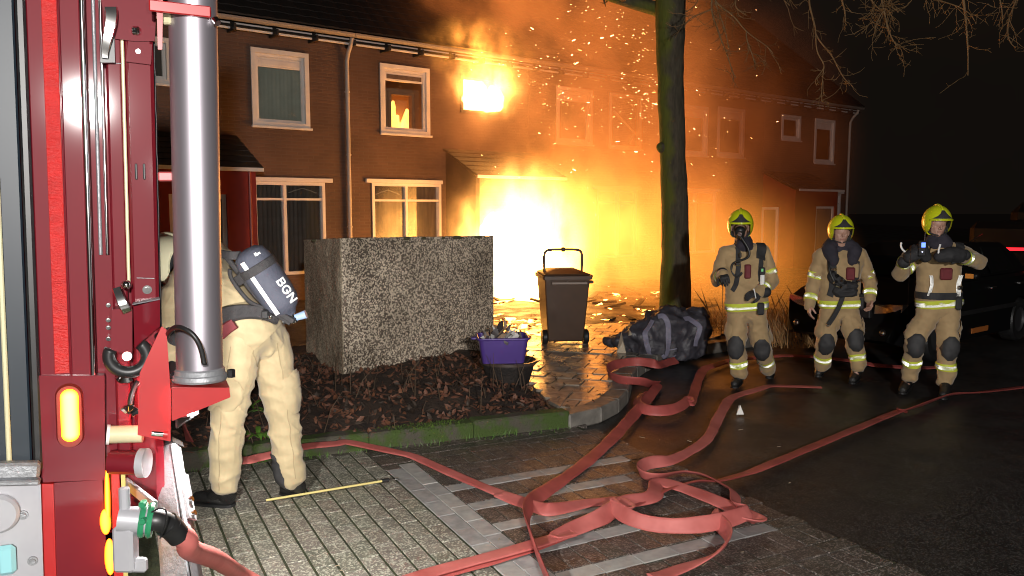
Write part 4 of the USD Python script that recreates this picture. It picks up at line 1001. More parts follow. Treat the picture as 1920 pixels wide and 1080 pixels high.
obj("hanging_strap", strap(spline([off(J2, "pelvis", -.03, .06, -.16), off(J2, "pelvis", -.09, -.10, -.17), off(J2, "pelvis", -.16, -.26, -.12)], 14), (0, -1, 0), .05, .012), M["black"], p2_)
obj("strap_hook", moved(trimesh.creation.icosphere(2, .018), *off(J2, "pelvis", -.165, -.265, -.13)), M["chrome"], p2_)
obj("belt_pouch", moved(bevbox(.07, .06, .16, .02), *off(J2, "pelvis", .20, -.02, -.08)), M["black"], p2_)
obj("belt_buckle", moved(bevbox(.06, .03, .05, .01), *off(J2, "pelvis", .19, .06, -.12)), M["chrome"], p2_)

# --- the right one: arms raised, radio at the chest
d3 = 8.1
J3 = JJ(d3, dict(head=(1756, 421), neck=(1757, 455, .03), chest=(1758, 502, .03), pelvis=(1760, 560, .03), shL=(1722, 474, .05), shR=(1797, 472, .06), elL=(1688, 512, -.06), wrL=(1702, 480, -.26), elR=(1836, 492, -.10), wrR=(1796, 478, -.30),
    hipL=(1743, 580, .02), hipR=(1777, 580, .02), knL=(1714, 645, -.02), knR=(1777, 650, -.05), anL=(1706, 708, .10), anR=(1772, 718, .0)), (-.05, -1, 0))
feet(J3, (G(1703, 722)[:2], G(1692, 738)[:2]), (G(1773, 735)[:2], G(1768, 748)[:2]))
p3_, jm3, tm3 = firefighter("firefighter furthest from the tree with both dark gloves raised to the chest", J3, (-.05, -1, -.04), "firefighters standing on the road",
    hands={"L": ((.35, -.3, .95), (1, -.2, -.2), -1, .5), "R": ((-1, -.2, .05), (0, .4, -1), 1, .55)}, seed=3.0)
obj("hood", TM(hull((J3["neck"] + UP * .055, .085), (J3["neck"] - UP * .01 - np.array([.05, .02, 0]), .09), (J3["neck"] - UP * .01 + np.array([.05, -.02, 0]), .09))), M["navy"], p3_, smooth=True)
for x_, w_ in ((-.13, .035), (.15, .045)):
    pb_ = ribbon_on(jm3, [off(J3, "chest", x_, -.06, -.12), off(J3, "chest", x_, -.15, -.14), off(J3, "chest", x_ - .01, -.27, -.12)], w_)
    cb_ = pb_.vertices.reshape(-1, 6, 3).mean(1)
    g_ = grid_rows(lambda u: np.stack([np.interp(u, np.linspace(0, 1, len(cb_)), cb_[:, k]) for k in range(3)], -1), 17, .0125, np.array([1., 0, 0]), w_, .008, None, np.array([0, -1., 0]))
    obj("reflective_brace", retro(g_), M["silver"], p3_)
obj("shoulder_pad", ribbon_on(jm3, [off(J3, "shR", .0, .10, .02), off(J3, "shR", -.03, .05, -.08), off(J3, "shR", -.06, -.03, -.12)], .09, .02), M["black"], p3_)
obj("pouch", moved(bevbox(.12, .04, .12, .014), *off(J3, "chest", .0, -.05, -.17)), M["redcloth"], p3_)
obj("belt", shell_band(jm3, J3["pelvis"] + UP * .15, J3["pelvis"] - UP * .3, .075, .145, .008), M["black"], p3_, smooth=True)
obj("belt_pouch", moved(bevbox(.06, .05, .14, .02), *off(J3, "pelvis", .12, -.03, -.16)), M["black"], p3_)
obj("belt_buckle", moved(bevbox(.05, .03, .04, .01), *off(J3, "pelvis", .12, .13, -.17)), M["chrome"], p3_)
g3 = [D(1690, 455, d3 - .36), D(1690, 464, d3 - .37), D(1697, 472, d3 - .37)]
obj("glove_stripe", tube(spline(g3, 12), .009, 6), M["white_plastic"], p3_)
obj("glove_stripe", tube([D(1763, 458, d3 - .38), D(1760, 469, d3 - .39), D(1759, 481, d3 - .38)], .009, 6), M["white_plastic"], p3_)
mit = solid([hull((J3["wrL"] + np.array([.0, -.05, .0]), .065), (J3["wrL"] + np.array([.09, -.08, .06]), .07)), hull((J3["wrL"] + np.array([.09, -.08, .06]), .07), (J3["wrL"] + np.array([.14, -.06, .0]), .055))], .015, wrinkle=.01)
obj("glove_cuff", mit, M["black"], p3_, smooth=True)
mit = solid([hull((J3["wrR"] + np.array([-.02, -.05, .0]), .072), (J3["wrR"] + np.array([-.13, -.08, .01]), .075)), hull((J3["wrR"] + np.array([-.13, -.08, .01]), .075), (J3["wrR"] + np.array([-.20, -.06, -.01]), .06))], .015, wrinkle=.01)
obj("glove_cuff", mit, M["black"], p3_, smooth=True)
rc = D(1729, 466, d3 - .42)
rad = thing("portable_radio", "small black radio with a glowing blue display held up by a gloved hand", "radio")
obj("casing", moved(bevbox(.065, .04, .15, .012), *rc), M["black"], rad)
obj("display", moved(bevbox(.040, .006, .045, .003), *(rc + np.array([0, -.023, .035]))), glow("blue_display", (.12, .22, 1.0), 3.0), rad)
obj("indicator", moved(trimesh.creation.icosphere(1, .006), *(rc + np.array([-.008, -.024, -.03]))), glow("display_white", (.7, .75, 1.0), 3.0), rad)
obj("antenna", rod(rc + np.array([.02, 0, .07]), rc + np.array([.022, 0, .16]), .006, .004), M["rubber"], rad)
for sd, J_ in (("x", J1), ("y", J2), ("z", J3)):               # air cylinder on each back
    pass
for per_, J_ in ((p1_, J1), (p2_, J2), (p3_, J3)):
    b0 = J_["chest"] - nrm(J_["fwd"]) * .20
    obj("air_cylinder", tube([b0 + UP * .20, b0 + UP * .18, b0 + UP * .15, b0 - UP * .26, b0 - UP * .30, b0 - UP * .32], [.02, .05, .068, .068, .05, .02], 18), M["navy"], per_, smooth=50)
# ================================================================ the firefighter bending at the back of the fire engine
J4 = JJ(4.95, dict(head=(317, 500, -.16), neck=(372, 497, -.06), chest=(418, 530, -.02), pelvis=(478, 606, .02), shL=(352, 520, -.26), shR=(396, 478, .12), elL=(318, 586, -.36), wrL=(322, 662, -.50), elR=(352, 575, .0), wrR=(345, 650, -.20),
    hipL=(452, 642, -.10), hipR=(506, 640, .12), knL=(428, 786, -.12), knR=(532, 788, .14), anL=(421, 912, -.04), anR=(546, 898, .16)), (-.75, .65, 0))
J4["arm_bands"] = False; J4["waist"] = False
feet(J4, (G(428, 948)[:2], G(372, 944)[:2]), (G(556, 934)[:2] + np.array([0, .05]), G(536, 926)[:2]))
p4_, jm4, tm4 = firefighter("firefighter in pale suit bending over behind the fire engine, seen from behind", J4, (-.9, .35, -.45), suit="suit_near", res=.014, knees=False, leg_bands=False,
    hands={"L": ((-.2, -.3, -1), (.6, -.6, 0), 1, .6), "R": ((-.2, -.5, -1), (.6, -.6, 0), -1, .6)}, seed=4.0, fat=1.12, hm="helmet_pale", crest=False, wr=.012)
M["seam"] = mat("seam_beige", (.34, .27, .155), rough=.9)  # seam strips a little darker than the suit cloth
vw = nrm(np.array([.25, -1, 0]))
for nm_, pts_ in (("back_seam", [J4["pelvis"] + vw * .2 + UP * .03, (J4["hipL"] + J4["hipR"]) / 2 + vw * .18 - UP * .04, (J4["hipL"] + J4["hipR"]) / 2 + vw * .1 - UP * .14]),
    ("leg_seam", [J4["hipL"] + vw * .15 + np.array([-.06, 0, 0]), J4["knL"] + vw * .12 + np.array([-.045, 0, 0]), J4["anL"] + vw * .11 + np.array([-.03, 0, 0])]), ("leg_seam", [J4["hipR"] + vw * .15 + np.array([.07, 0, 0]), J4["knR"] + vw * .12 + np.array([.05, 0, 0]), J4["anR"] + vw * .11 + np.array([.04, 0, .02])])):
    obj(nm_, ribbon_on(tm4, pts_, .006, .003, .0012, 60), M["seam"], p4_)
hemp_ = [J4["pelvis"] + np.array([-.17, -.14, -.10]), J4["pelvis"] + np.array([-.06, -.20, -.11]), J4["pelvis"] + np.array([.08, -.18, -.09]), J4["pelvis"] + np.array([.17, -.10, -.05])]
gaiter = shell_band(tm4, J4["knR"], J4["anR"], .30, .46, .006)
obj("gaiter", patch(tm4, J4["anR"] + np.array([-.06, -.04, .04]), (-.8, -.7, 0), UP, .15, .07, .008), M["pad"], p4_, smooth=True)
for k_, (c_, n_) in enumerate(((J4["knR"] * .62 + J4["hipR"] * .38 + np.array([.10, -.02, 0]), (.9, -.4, 0)), (J4["knL"] * .55 + J4["hipL"] * .45 + np.array([-.09, -.05, 0]), (-.8, -.6, 0)))):
    pk = patch(tm4, c_, n_, UP, .14, .10, .018, .006)
    if pk is not None:
        po_ = obj("thigh_pocket", pk, M["suit_near"], p4_, smooth=True)
        fl_ = patch(tm4, c_ + UP * .075, n_, UP, .045, .105, .027, .003)
        if fl_ is not None: obj("pocket_flap", fl_, M["suit_near"], po_, smooth=True)

# ---- breathing apparatus on the back
M["cover"] = mat("cylinder_cover_cloth", (.055, .060, .085), (.075, .080, .108), scale=9.0, rough=.75, bump=.5, bscale=60.0, bdist=.008)
M["strapping"] = mat("harness_webbing", (.030, .028, .030), (.045, .042, .044), scale=30.0, rough=.7, bump=.4, bscale=200.0)
ba = thing("breathing_apparatus", "grey covered air cylinder with white lettering on the back of the bending firefighter", "air tank")
c0, c1 = D(462, 468, 4.70), D(540, 582, 4.76)
ax = nrm(c1 - c0); LL = np.linalg.norm(c1 - c0)
toc = nrm(np.array([0, 0, CAM_Z]) - (c0 + c1) / 2); toc = nrm(toc - ax * np.dot(toc, ax)); sid = np.cross(ax, toc)     # towards the camera, and to its side
prof = [(0, .0), (.050, .004), (.088, .03), (.101, .075), (.104, .20), (.104, LL - .12), (.098, LL - .06), (.078, LL - .015), (.045, LL + .01), (.03, LL + .03), (0, LL + .03)]
cv_ = place(displaced(lathe([(r_, z_) for r_, z_ in prof], 40).subdivide(), .008, 9.0, seed=3), np.r_[np.c_[np.cross(toc, ax)[:, None] * -1, toc[:, None], ax[:, None], c0[:, None]], [[0, 0, 0, 1]]])
cv_.fix_normals()
cover = obj("cylinder_cover", cv_, M["cover"], ba, smooth=50)
def on_cyl(ang, z, r_=.107):
    return c0 + ax * z + (toc * math.cos(ang) + sid * math.sin(ang)) * r_
sgn = 1 if (sid[0] * -1 + sid[2] * -1) > 0 else -1         # +: the lower left side of the cylinder as seen
st_ = [on_cyl(sgn * .62, z) for z in np.linspace(.05, LL - .02, 24)]
obj("white_stripe", strap(st_, [nrm(toc * math.cos(sgn * .62) + sid * math.sin(sgn * .62))] * 24, .030, .006), M["white_plastic"], cover)
bandp = [on_cyl(a, .125, .110) for a in np.linspace(-2.6, 2.6, 40)]
obj("strap_band", strap(bandp, [nrm(q - c0 - ax * .125) for q in bandp], .052, .008), M["strapping"], ba)
tx = meshkit.text_mesh("BGN", .056, .004, bold=True)
tv = tx.vertices.copy(); tx0 = tv[:, 0].max() / 2
xr, yr = ax, -sgn * sid                                       # reads down along the cylinder
a_t = -(tv[:, 1] - .03) / .107 * sgn - sgn * .62
tx.vertices = np.array([c0 + ax * (.315 + x_ - tx0) + (toc * math.cos(a_) + sid * math.sin(a_)) * (.1075 + z_) for x_, z_, a_ in zip(tv[:, 0], tv[:, 2], a_t)])
tx.fix_normals()
obj("lettering", tx, M["white_plastic"], cover)
cr_ = []
for (u_, w_, s_) in ((.045, .0, .026), (.062, .14, .02), (.03, -.16, .016), (.07, -.12, .014)):
    cr_.append(moved(bevbox(s_ * 1.4, s_, .004, .001), 0, 0, 0)); aa = -sgn * (.45 + w_)
    cr_[-1] = to_frame(cr_[-1], on_cyl(aa, u_ + .02, .098), ax, np.cross(nrm(toc * math.cos(aa) + sid * math.sin(aa)), ax), nrm(toc * math.cos(aa) + sid * math.sin(aa)))
obj("white_emblem", cat(*cr_), M["white_plastic"], cover)
va = obj("valve", rod(c1 + ax * .03, c1 + ax * .085, .022, .018), M["chrome"], ba, smooth=40)
obj("valve_knob", rod(c1 + ax * .06 + sid * sgn * -.01, c1 + ax * .075 - sid * sgn * .075 + toc * .02, .020, .026), mat("pale_blue_plastic", (.30, .42, .62), rough=.4), va, smooth=40)
obj("pressure_hose_fitting", rod(c1 + ax * .05 + sid * sgn * .01, c1 + ax * .045 + sid * sgn * .06, .013), M["chrome"], va, smooth=40)
obj("fitting_nut", rod(c1 + ax * .045 + sid * sgn * .04, c1 + ax * .042 + sid * sgn * .065, .018), M["rubber"], va, smooth=40)
back_off = -toc * .05
fr_ = lambda px, py, d=4.74: D(px, py, d)
obj("back_frame", cat(tube(spline([fr_(420, 478), fr_(448, 512), fr_(475, 548), fr_(505, 578), fr_(545, 606)], 30), .017, 8), tube(spline([fr_(432, 505, 4.72), fr_(434, 522, 4.72), fr_(452, 548, 4.72), fr_(468, 565, 4.72), fr_(500, 578, 4.72)], 30), .013, 8),
    bar(fr_(414, 476), fr_(448, 482), .05, .03), bar(fr_(500, 570), fr_(553, 602), .07, .03)), M["strapping"], ba, smooth=40)
obj("shoulder_strap", strap(spline([fr_(452, 478, 4.72), fr_(425, 478, 4.70), fr_(395, 470, 4.78), fr_(372, 472, 4.90)], 16), nrm(toc), .05, .012), M["strapping"], ba)
obj("bracket_strap", strap(spline([fr_(468, 484, 4.64), fr_(460, 512, 4.66), fr_(444, 528, 4.70)], 12), nrm(toc), .06, .010), M["strapping"], ba)
wl = [D(408, 596, 4.72), D(432, 588, 4.70), D(462, 584, 4.70), D(494, 588, 4.72), D(520, 600, 4.78)]
obj("lumbar_belt", strap(spline(wl, 20), nrm(toc + UP * .3), np.linspace(.11, .06, 20), .03), M["strapping"], ba, smooth=30)
obj("red_belt_end", strap(spline([D(412, 628, 4.70), D(428, 614, 4.69), D(440, 606, 4.69)], 8), nrm(toc), .07, .03), M["redcloth"], ba)
obj("belt_buckle", moved(bevbox(.04, .02, .05, .006), *D(497, 590, 4.66)), M["rubber"], ba)
obj("belt_stud", moved(trimesh.creation.icosphere(2, .012), *D(507, 594, 4.66)), M["chrome"], ba)

# ================================================================ fire engine
M["red"] = mat("engine_red", (.165, .008, .016), (.135, .006, .013), scale=1.2, rough=.55, coat=.55, spec=.2)
M["redbright"] = mat("bracket_red", (.46, .022, .022), (.40, .018, .02), scale=3.0, rough=.35, coat=.3)
M["redtape"] = mat("red_reflective_tape", (.55, .010, .008), (.44, .008, .006), scale=14.0, rough=.35, bump=.4, bscale=60.0, stretch=(1, 1, 2.5))
M["navypanel"] = mat("dark_blue_shutter", (.012, .020, .030), (.016, .026, .036), scale=2.0, rough=.45)
M["alu"] = mat("brushed_aluminium", (.62, .64, .67), (.54, .56, .60), scale=3.0, rough=.30, metal=1.0, stretch=(60, 60, 1), bump=.03)
M["alu2"] = mat("worn_aluminium", (.28, .29, .30), (.38, .39, .41), scale=9.0, rough=.40, rough2=.6, metal=.6, bump=.25, bscale=50.0)
M["tubealu"] = mat("anodised_tube", (.53, .49, .54), (.49, .455, .51), scale=2.0, rough=.42, metal=.85, stretch=(1, 1, .3))
M["whiteplate"] = mat("white_plate", (.48, .48, .50), (.42, .42, .45), scale=5.0, rough=.4, metal=.2)
M["yellowstrip"] = mat("yellow_strip", (.55, .50, .16), rough=.5)
M["green"] = mat("green_coupling", (.03, .24, .11), rough=.3, coat=.4)
M["beige"] = mat("yellowed_plastic", (.62, .58, .36), rough=.4)
M["orangepanel"] = mat("orange_red_panel", (.24, .026, .010), (.20, .020, .009), scale=2.0, rough=.4, coat=.4)
M["amber"] = usdkit.material(stage, "/World/Looks/amber_lens", {"w": ("layer_weight", {"blend": .35}), "r": ("rgb_ramp", {"ramp": [(0.0, (1.0, .60, .12)), (.22, (1.0, .52, .05)), (.5, (1.0, .34, .012)), (.85, (1.0, .20, .003))]}), "e": ("emission", {"strength": 6.5})},
    [("w.facing", "r.fac"), ("r.color", "e.color")], surface="e.emission")
M["tail"] = usdkit.material(stage, "/World/Looks/tail_lens", {"w": ("layer_weight", {"blend": .35}), "r": ("rgb_ramp", {"ramp": [(0.0, (1.0, .50, .05)), (.5, (1.0, .20, .01)), (.9, (1.0, .04, .002))]}), "e": ("emission", {"strength": 4.5})},
    [("w.facing", "r.fac"), ("r.color", "e.color")], surface="e.emission")
TR1, TR2 = nrm((.91, .42, 0)), nrm((.42, -.91, 0))           # along the rear face, and out of it
TO = D(300, 540, 3.05) * np.array([1, 1, 0])
TILT = math.radians(1.15); TPV = np.array([-1.3, 3.0, 1.25])
RT = np.array([[math.cos(TILT), 0, math.sin(TILT)], [0, 1, 0], [-math.sin(TILT), 0, math.cos(TILT)]])
def untilt(p_): return RT.T @ (np.asarray(p_, float) - TPV) + TPV
def tp(px, py, out=0.0):
    "point of the rear plane (pushed out by out) that stands there in the photograph"
    r = ray(px, py); o_ = TO + TR2 * out
    k = np.dot(o_ - np.array([0, 0, CAM_Z]), TR2) / np.dot(r, TR2)
    return untilt(np.array([0, 0, CAM_Z]) + r * k)
def ta(px, out=0.0):
    return float(np.dot(tp(px, 540, out) - TO, TR1))
def tz(px, py, out=0.0):
    return float(tp(px, py, out)[2])
def tbox(a0, a1, o0, o1, z0, z1, r=.004):
    return to_frame(bevbox(a1 - a0, o1 - o0, z1 - z0, r), TO + TR1 * (a0 + a1) / 2 + TR2 * (o0 + o1) / 2 + UP * (z0 + z1) / 2, TR1, -TR2, UP)
def post(px0, px1, o0, o1, z0, z1, r=.004):
    return tbox(ta(px0, o1), ta(px1, o1), o0, o1, z0, z1, r)
truck = thing("fire_engine", "red fire engine whose open rear corner with amber lamp fills the left edge", "fire engine")
_t = TPV - RT @ TPV
UsdGeom.Xformable(truck).AddTransformOp().Set(Gf.Matrix4d(*RT[:, 0], 0, *RT[:, 1], 0, *RT[:, 2], 0, *map(float, _t), 1))
Z1 = 3.15
obj("body", tbox(-2.3, -.005, -6.5, -.06, .62, Z1, .03), M["red"], truck)
for s_ in (-4.6, -1.9):
    for w_ in (-.32, -2.0):
        wh = obj("wheel", to_frame(lathe([(.22, -.13), (.47, -.14), (.50, -.10), (.50, .10), (.47, .14), (.22, .13)], 32), TO + TR1 * w_ + TR2 * s_ + UP * .50, TR2, UP, -TR1), M["rubber"], truck)
        obj("rim", to_frame(lathe([(0, -.06), (.215, -.10), (.23, -.12), (.23, .12), (.215, .10), (0, .06)], 28), TO + TR1 * w_ + TR2 * s_ + UP * .50, TR2, UP, -TR1), M["alu2"], wh)
obj("shutter", post(-140, 47, -.05, .0, .93, Z1, .006), M["navypanel"], truck)
obj("shutter_edge", post(49, 68, -.05, .018, .93, Z1, .008), M["rubber"], truck)
obj("rear_panel", post(69, 166, -.05, .0, .95, Z1), M["red"], truck)
tz0 = tz(110, 700)
obj("reflective_strip", post(97, 125, .002, .006, tz0, Z1, .001), M["redtape"], truck)
obj("strip_edge", post(126, 130, .002, .012, tz0 - .05, Z1, .003), M["red"], truck)
obj("chrome_trim", tube([TO + TR1 * ta(170) + UP * .95 + TR2 * .0, TO + TR1 * ta(170) + UP * Z1], .010, 12), M["chrome"], truck, smooth=40)
obj("recess_panel", post(173, 213, -.09, -.055, .95, Z1), M["red"], truck)
for px_ in (191, 204):
    obj("chrome_trim", tube([TO + TR1 * ta(px_, -.05) - TR2 * .05 + UP * 1.72, TO + TR1 * ta(px_, -.05) - TR2 * .05 + UP * Z1], .0065, 10), M["chrome"] if px_ == 204 else M["alu2"], truck, smooth=40)
obj("inner_post", post(212, 239, -.08, .005, .95, Z1, .006), M["red"], truck)
obj("post_trim", tube([TO + TR1 * ta(242, .0) + UP * 1.6, TO + TR1 * ta(242, .0) + UP * Z1], .006, 8), M["beige"], truck, smooth=40)
co = obj("corner_post", post(246, 298, -.10, .01, 1.05, Z1, .012), M["red"], truck)
obj("post_edge", post(298.5, 302, -.10, -.02, 1.05, Z1, .003), M["rubber"], truck)
for x0_, x1_ in ((250, 261), (265, 276)):
    obj("slot", to_frame(TM(hull((np.array([0, 0, -.026]), .008), (np.array([0, 0, .026]), .008))), tp((x0_ + x1_) / 2, 322, .010), TR1, TR2, UP), M["rubber"], co, smooth=True)
def tplate(pxs, o, thick, material, name, parent=truck):
    "plate with this outline, lying in a plane parallel to the rear face"
    pts = [tp(x, y, o) for x, y in pxs]
    q = [(np.dot(p_ - TO, TR1), p_[2]) for p_ in pts]
    po = Polygon(q).buffer(-.003).buffer(.003)
    m = prism(po, thick); m = to_frame(m, TO + TR2 * (o - thick), TR1, UP, TR2); m.fix_normals()
    return obj(name, m, material, parent)
def bolt(px, py, o, r_, parent, material="chrome"):
    p_ = tp(px, py, o)
    obj("bolt", cat(rod(p_ - TR2 * .004, p_ + TR2 * .010, r_, r_ * .9, 8), rod(p_ - TR2 * .004, p_ + TR2 * .003, r_ * 1.4, None, 14)), M[material], parent)
mp_ = tplate([(240, 80), (285, 84), (283, 122), (236, 116)], .025, .008, M["red"], "mounting_plate"); bolt(259, 97, .026, .010, mp_)
for (x0_, y0_, x1_, y1_) in ((206, 118, 228, 119), (242, 118, 280, 121), (256, 521, 290, 522)):
    obj("seam", bar(tp(x0_, y0_, .014), tp(x1_, y1_, .014), .004, .003, .001), M["alu2"], truck)
bolt(276, 543, .012, .012, co)
hp_ = tplate([(180, -40), (296, -40), (290, 78), (250, 78), (205, 72)], .02, .02, M["red"], "top_hinge_cover")
lev = [tp(207, 14, .07), tp(207, 45, .075), tp(200, 78, .07), tp(197, 108, .055)]
obj("latch_lever", strap(spline(lev, 14), TR2, np.linspace(.045, .022, 14), .014), M["chrome"], truck, smooth=30)
obj("latch_base", tplate([(190, 70), (214, 66), (216, 118), (188, 118)], .035, .03, M["rubber"], "latch_mount").GetAttribute("points") and place(bevbox(.03, .03, .03, .006), trimesh.transformations.translation_matrix(tp(256, 58, .03))), M["chrome"], truck)
# mid latch, boxes and black ring
lb = tplate([(210, 580), (248, 578), (248, 662), (208, 660)], .10, .09, M["red"], "latch_box")
wq = [tp(250, 575, .09), tp(300, 562, .03), tp(300, 612, .03), tp(252, 652, .09)]
wp_ = trimesh.convex.convex_hull(np.vstack([wq, np.array(wq) - TR2 * .10])); obj("wedge_bracket", wp_, M["red"], truck)
obj("wedge_top", trimesh.convex.convex_hull(np.vstack([[tp(248, 570, .095), tp(300, 560, .035), tp(298, 556, .0), tp(250, 566, .0)], np.array([tp(248, 570, .095), tp(300, 560, .035), tp(298, 556, .0), tp(250, 566, .0)]) - UP * .004])), M["alu2"], truck)
lev = [tp(218, 540, .10), tp(226, 560, .115), tp(233, 575, .12), tp(238, 584, .11)]
obj("latch_lever", strap(spline(lev, 12), TR2, np.linspace(.03, .034, 12), .012), M["chrome"], truck, smooth=30)
obj("latch_bolt", place(trimesh.creation.icosphere(2, .018), trimesh.transformations.translation_matrix(tp(237, 534, .07))), M["chrome"], truck, smooth=True)
for y_ in (572, 600, 614, 635): bolt(203, y_, -.04, .006, truck)
rg_ = [tp(240 + 36 * math.cos(t), 668 + 30 * math.sin(t), .10) for t in np.linspace(-.9, 3.6, 30)]
rn = obj("rubber_ring", tube(rg_, .022, 12), M["rubber"], truck, smooth=True)
obj("ring_pin", rod(tp(238, 670, .06), tp(238, 668, .13), .016), M["chrome"], rn, smooth=40)
# red bracket and shelf that carry the tube
arm = tplate([(303, 612), (312, 618), (320, 735), (320, 828), (258, 816), (262, 700)], .13, .02, M["redbright"], "bracket_arm")
SH = .16
tplate([(322, 728), (430, 727), (432, 745), (322, 790)], SH, .012, M["redbright"], "bracket_gusset", arm)
sa, sb = tp(322, 731, SH), tp(431, 731, SH)
obj("bracket_shelf", trimesh.convex.convex_hull(np.array([p_ + UP * h_ - TR2 * q_ for p_ in (sa, sb) for h_ in (0, .008) for q_ in (.013, .20)])), M["redbright"], arm)
tx_, ty_ = None, None
tc_ = tp(375, 716, SH - .10)
TB = tc_ * np.array([1, 1, 0]); zb = sa[2] + .010
tbm = moved(lathe([(.082, 0), (.085, .002), (.085, 2.3), (.078, 2.3), (.078, .0)], 64), *(TB + UP * zb))
mast = obj("mast_tube", tbm, M["tubealu"], truck, smooth=40)
obj("tube_flange", moved(lathe([(.0855, 0.001), (.098, .001), (.101, .010), (.098, .024), (.092, .028), (.092, .044), (.0855, .05)], 48), *(TB + UP * zb)), M["alu2"], mast, smooth=30)
obj("flange_bolt", moved(lathe([(0, 0), (.016, 0), (.016, .03), (0, .034)], 6), *(TB + UP * (zb + .002) + TR1 * .115)), M["rubber"], mast)
ztop = tz(360, 20, SH)
obj("top_clamp", cat(tbox(ta(292, SH), ta(404, SH), SH - .01, SH + .004, ztop - .02, ztop + .02), tbox(ta(404, SH) - .012, ta(404, SH), SH - .22, SH - .0105, ztop - .02, ztop + .02)), M["redbright"], truck)
tplate([(292, -30), (306, -30), (304, 94), (296, 94)], SH - .011, .012, M["redbright"], "clamp_arm")
obj("clamp_bolt", rod(tp(402, 36, SH - .03), tp(408, 44, SH - .02), .014), M["chrome"], truck, smooth=40)
obj("clamp_nut", place(bevbox(.03, .03, .04, .006), trimesh.transformations.translation_matrix(tp(314, 36, SH - .06))), M["beige"], truck)
obj("side_pin", bar(tp(296, 331, .02), tp(330, 331, .02), .02, .035, .005), mat("pink_red_plastic", (.50, .10, .10), rough=.4), truck)
obj("black_cable", tube(spline([tp(306, 634, .02), tp(318, 622, .16), tp(338, 614, .26), tp(362, 628, .29), tp(377, 655, .29), tp(383, 684, .285)], 40), .0095, 10), M["rubber"], truck, smooth=True)
obj("cable_plug", rod(tp(298, 632, .02), tp(318, 622, .10), .018), M["rubber"], truck, smooth=40)
obj("black_fitting", cat(rod(tp(318, 690, .05), tp(336, 700, .02), .03), rod(tp(322, 714, .06), tp(340, 715, .06), .022), rod(tp(316, 705, .07), tp(330, 705, .05), .012)), M["rubber"], truck, smooth=40)
obj("chrome_fitting", rod(tp(330, 716, .09), tp(345, 716, .08), .014), M["chrome"], truck, smooth=40)
# lamp panel, rear lamps, lower panels
tplate([(72, 704), (196, 704), (197, 900), (78, 905)], .012, .05, M["red"], "lamp_panel")
lc = tp(131, 779, .038)
lp = obj("amber_lamp", to_frame(TM(Manifold.batch_hull([Manifold.sphere(.030, 40).translate((0, z_, 0)) for z_ in (-.068, .068)])), lc, TR1, UP, TR2), M["amber"], truck, smooth=True)
obj("lamp_base", to_frame(TM(Manifold.batch_hull([Manifold.cylinder(.02, .046, .040, 32).translate((0, z_, 0)) for z_ in (-.075, .075)])), tp(131, 779, .012), TR1, UP, TR2), M["orangepanel"], lp, smooth=30)
obj("lamp_bezel", to_frame(cat(prism(Polygon([(.036 * math.cos(t), .10 * math.sin(t)) for t in np.linspace(0, 6.28, 40)]).difference(Polygon([(.0315 * math.cos(t), .0955 * math.sin(t)) for t in np.linspace(0, 6.28, 40)])), .012)), tp(131, 779, .012), TR1, UP, TR2), M["red"], lp)
bolt(131, 726, .014, .006, lp); bolt(134, 832, .014, .006, lp)
tplate([(76, 908), (100, 908), (108, 1180), (84, 1180)], .02, .06, M["redbright"], "lower_edge")
tplate([(101, 906), (192, 900), (206, 1180), (108, 1180)], .006, .05, M["red"], "lower_panel")
for y0_, y1_, x0_, x1_, o_ in ((878, 1000, 197, 203, .05), (955, 1002, 194, 198, .06), (1010, 1078, 202, 207, .06)):
    a_, b_ = tp((x0_ + x1_) / 2, y0_, o_), tp((x0_ + x1_) / 2 + 3, y1_, o_)
    obj("tail_lamp", to_frame(place(trimesh.creation.icosphere(3, 1.0), np.diag([.019 if y0_ > 900 else .010, np.linalg.norm(b_ - a_) / 2, .03, 1])), (a_ + b_) / 2, TR1, nrm(b_ - a_), TR2), M["tail"], truck, smooth=True)
tplate([(208, 860), (222, 860), (236, 1180), (216, 1180)], .02, .03, M["redbright"], "side_rail")
tplate([(226, 868), (234, 868), (243, 1180), (234, 1180)], .05, .02, M["yellowstrip"], "yellow_rail")
obj("grey_rail", cat(bar(tp(-120, 884, .05), tp(76, 880, .05), .05, .06, .01), bar(tp(-120, 906, .06), tp(76, 902, .06), .05, .02, .006)), M["alu2"], truck)
wpl = tplate([(-120, 912), (76, 908), (84, 1180), (-120, 1180)], .05, .01, M["whiteplate"], "white_step_plate")
bolt(43, 966, .052, .012, wpl, "alu2"); bolt(61, 1052, .052, .012, wpl, "alu2")
obj("pale_round_cap", to_frame(lathe([(0, 0), (.07, 0), (.07, .02), (.06, .03), (0, .03)], 28), tp(-4, 962, .052), TR1, UP, TR2), M["whiteplate"], wpl, smooth=30)
obj("cyan_handle", to_frame(bevbox(.06, .11, .03, .014), tp(12, 1050, .07), TR1, UP, TR2), mat("pale_cyan_plastic", (.30, .62, .66), rough=.35), wpl)
obj("shutter_rail", post(-2, 8, .001, .02, .95, 2.0, .004), M["beige"], truck)
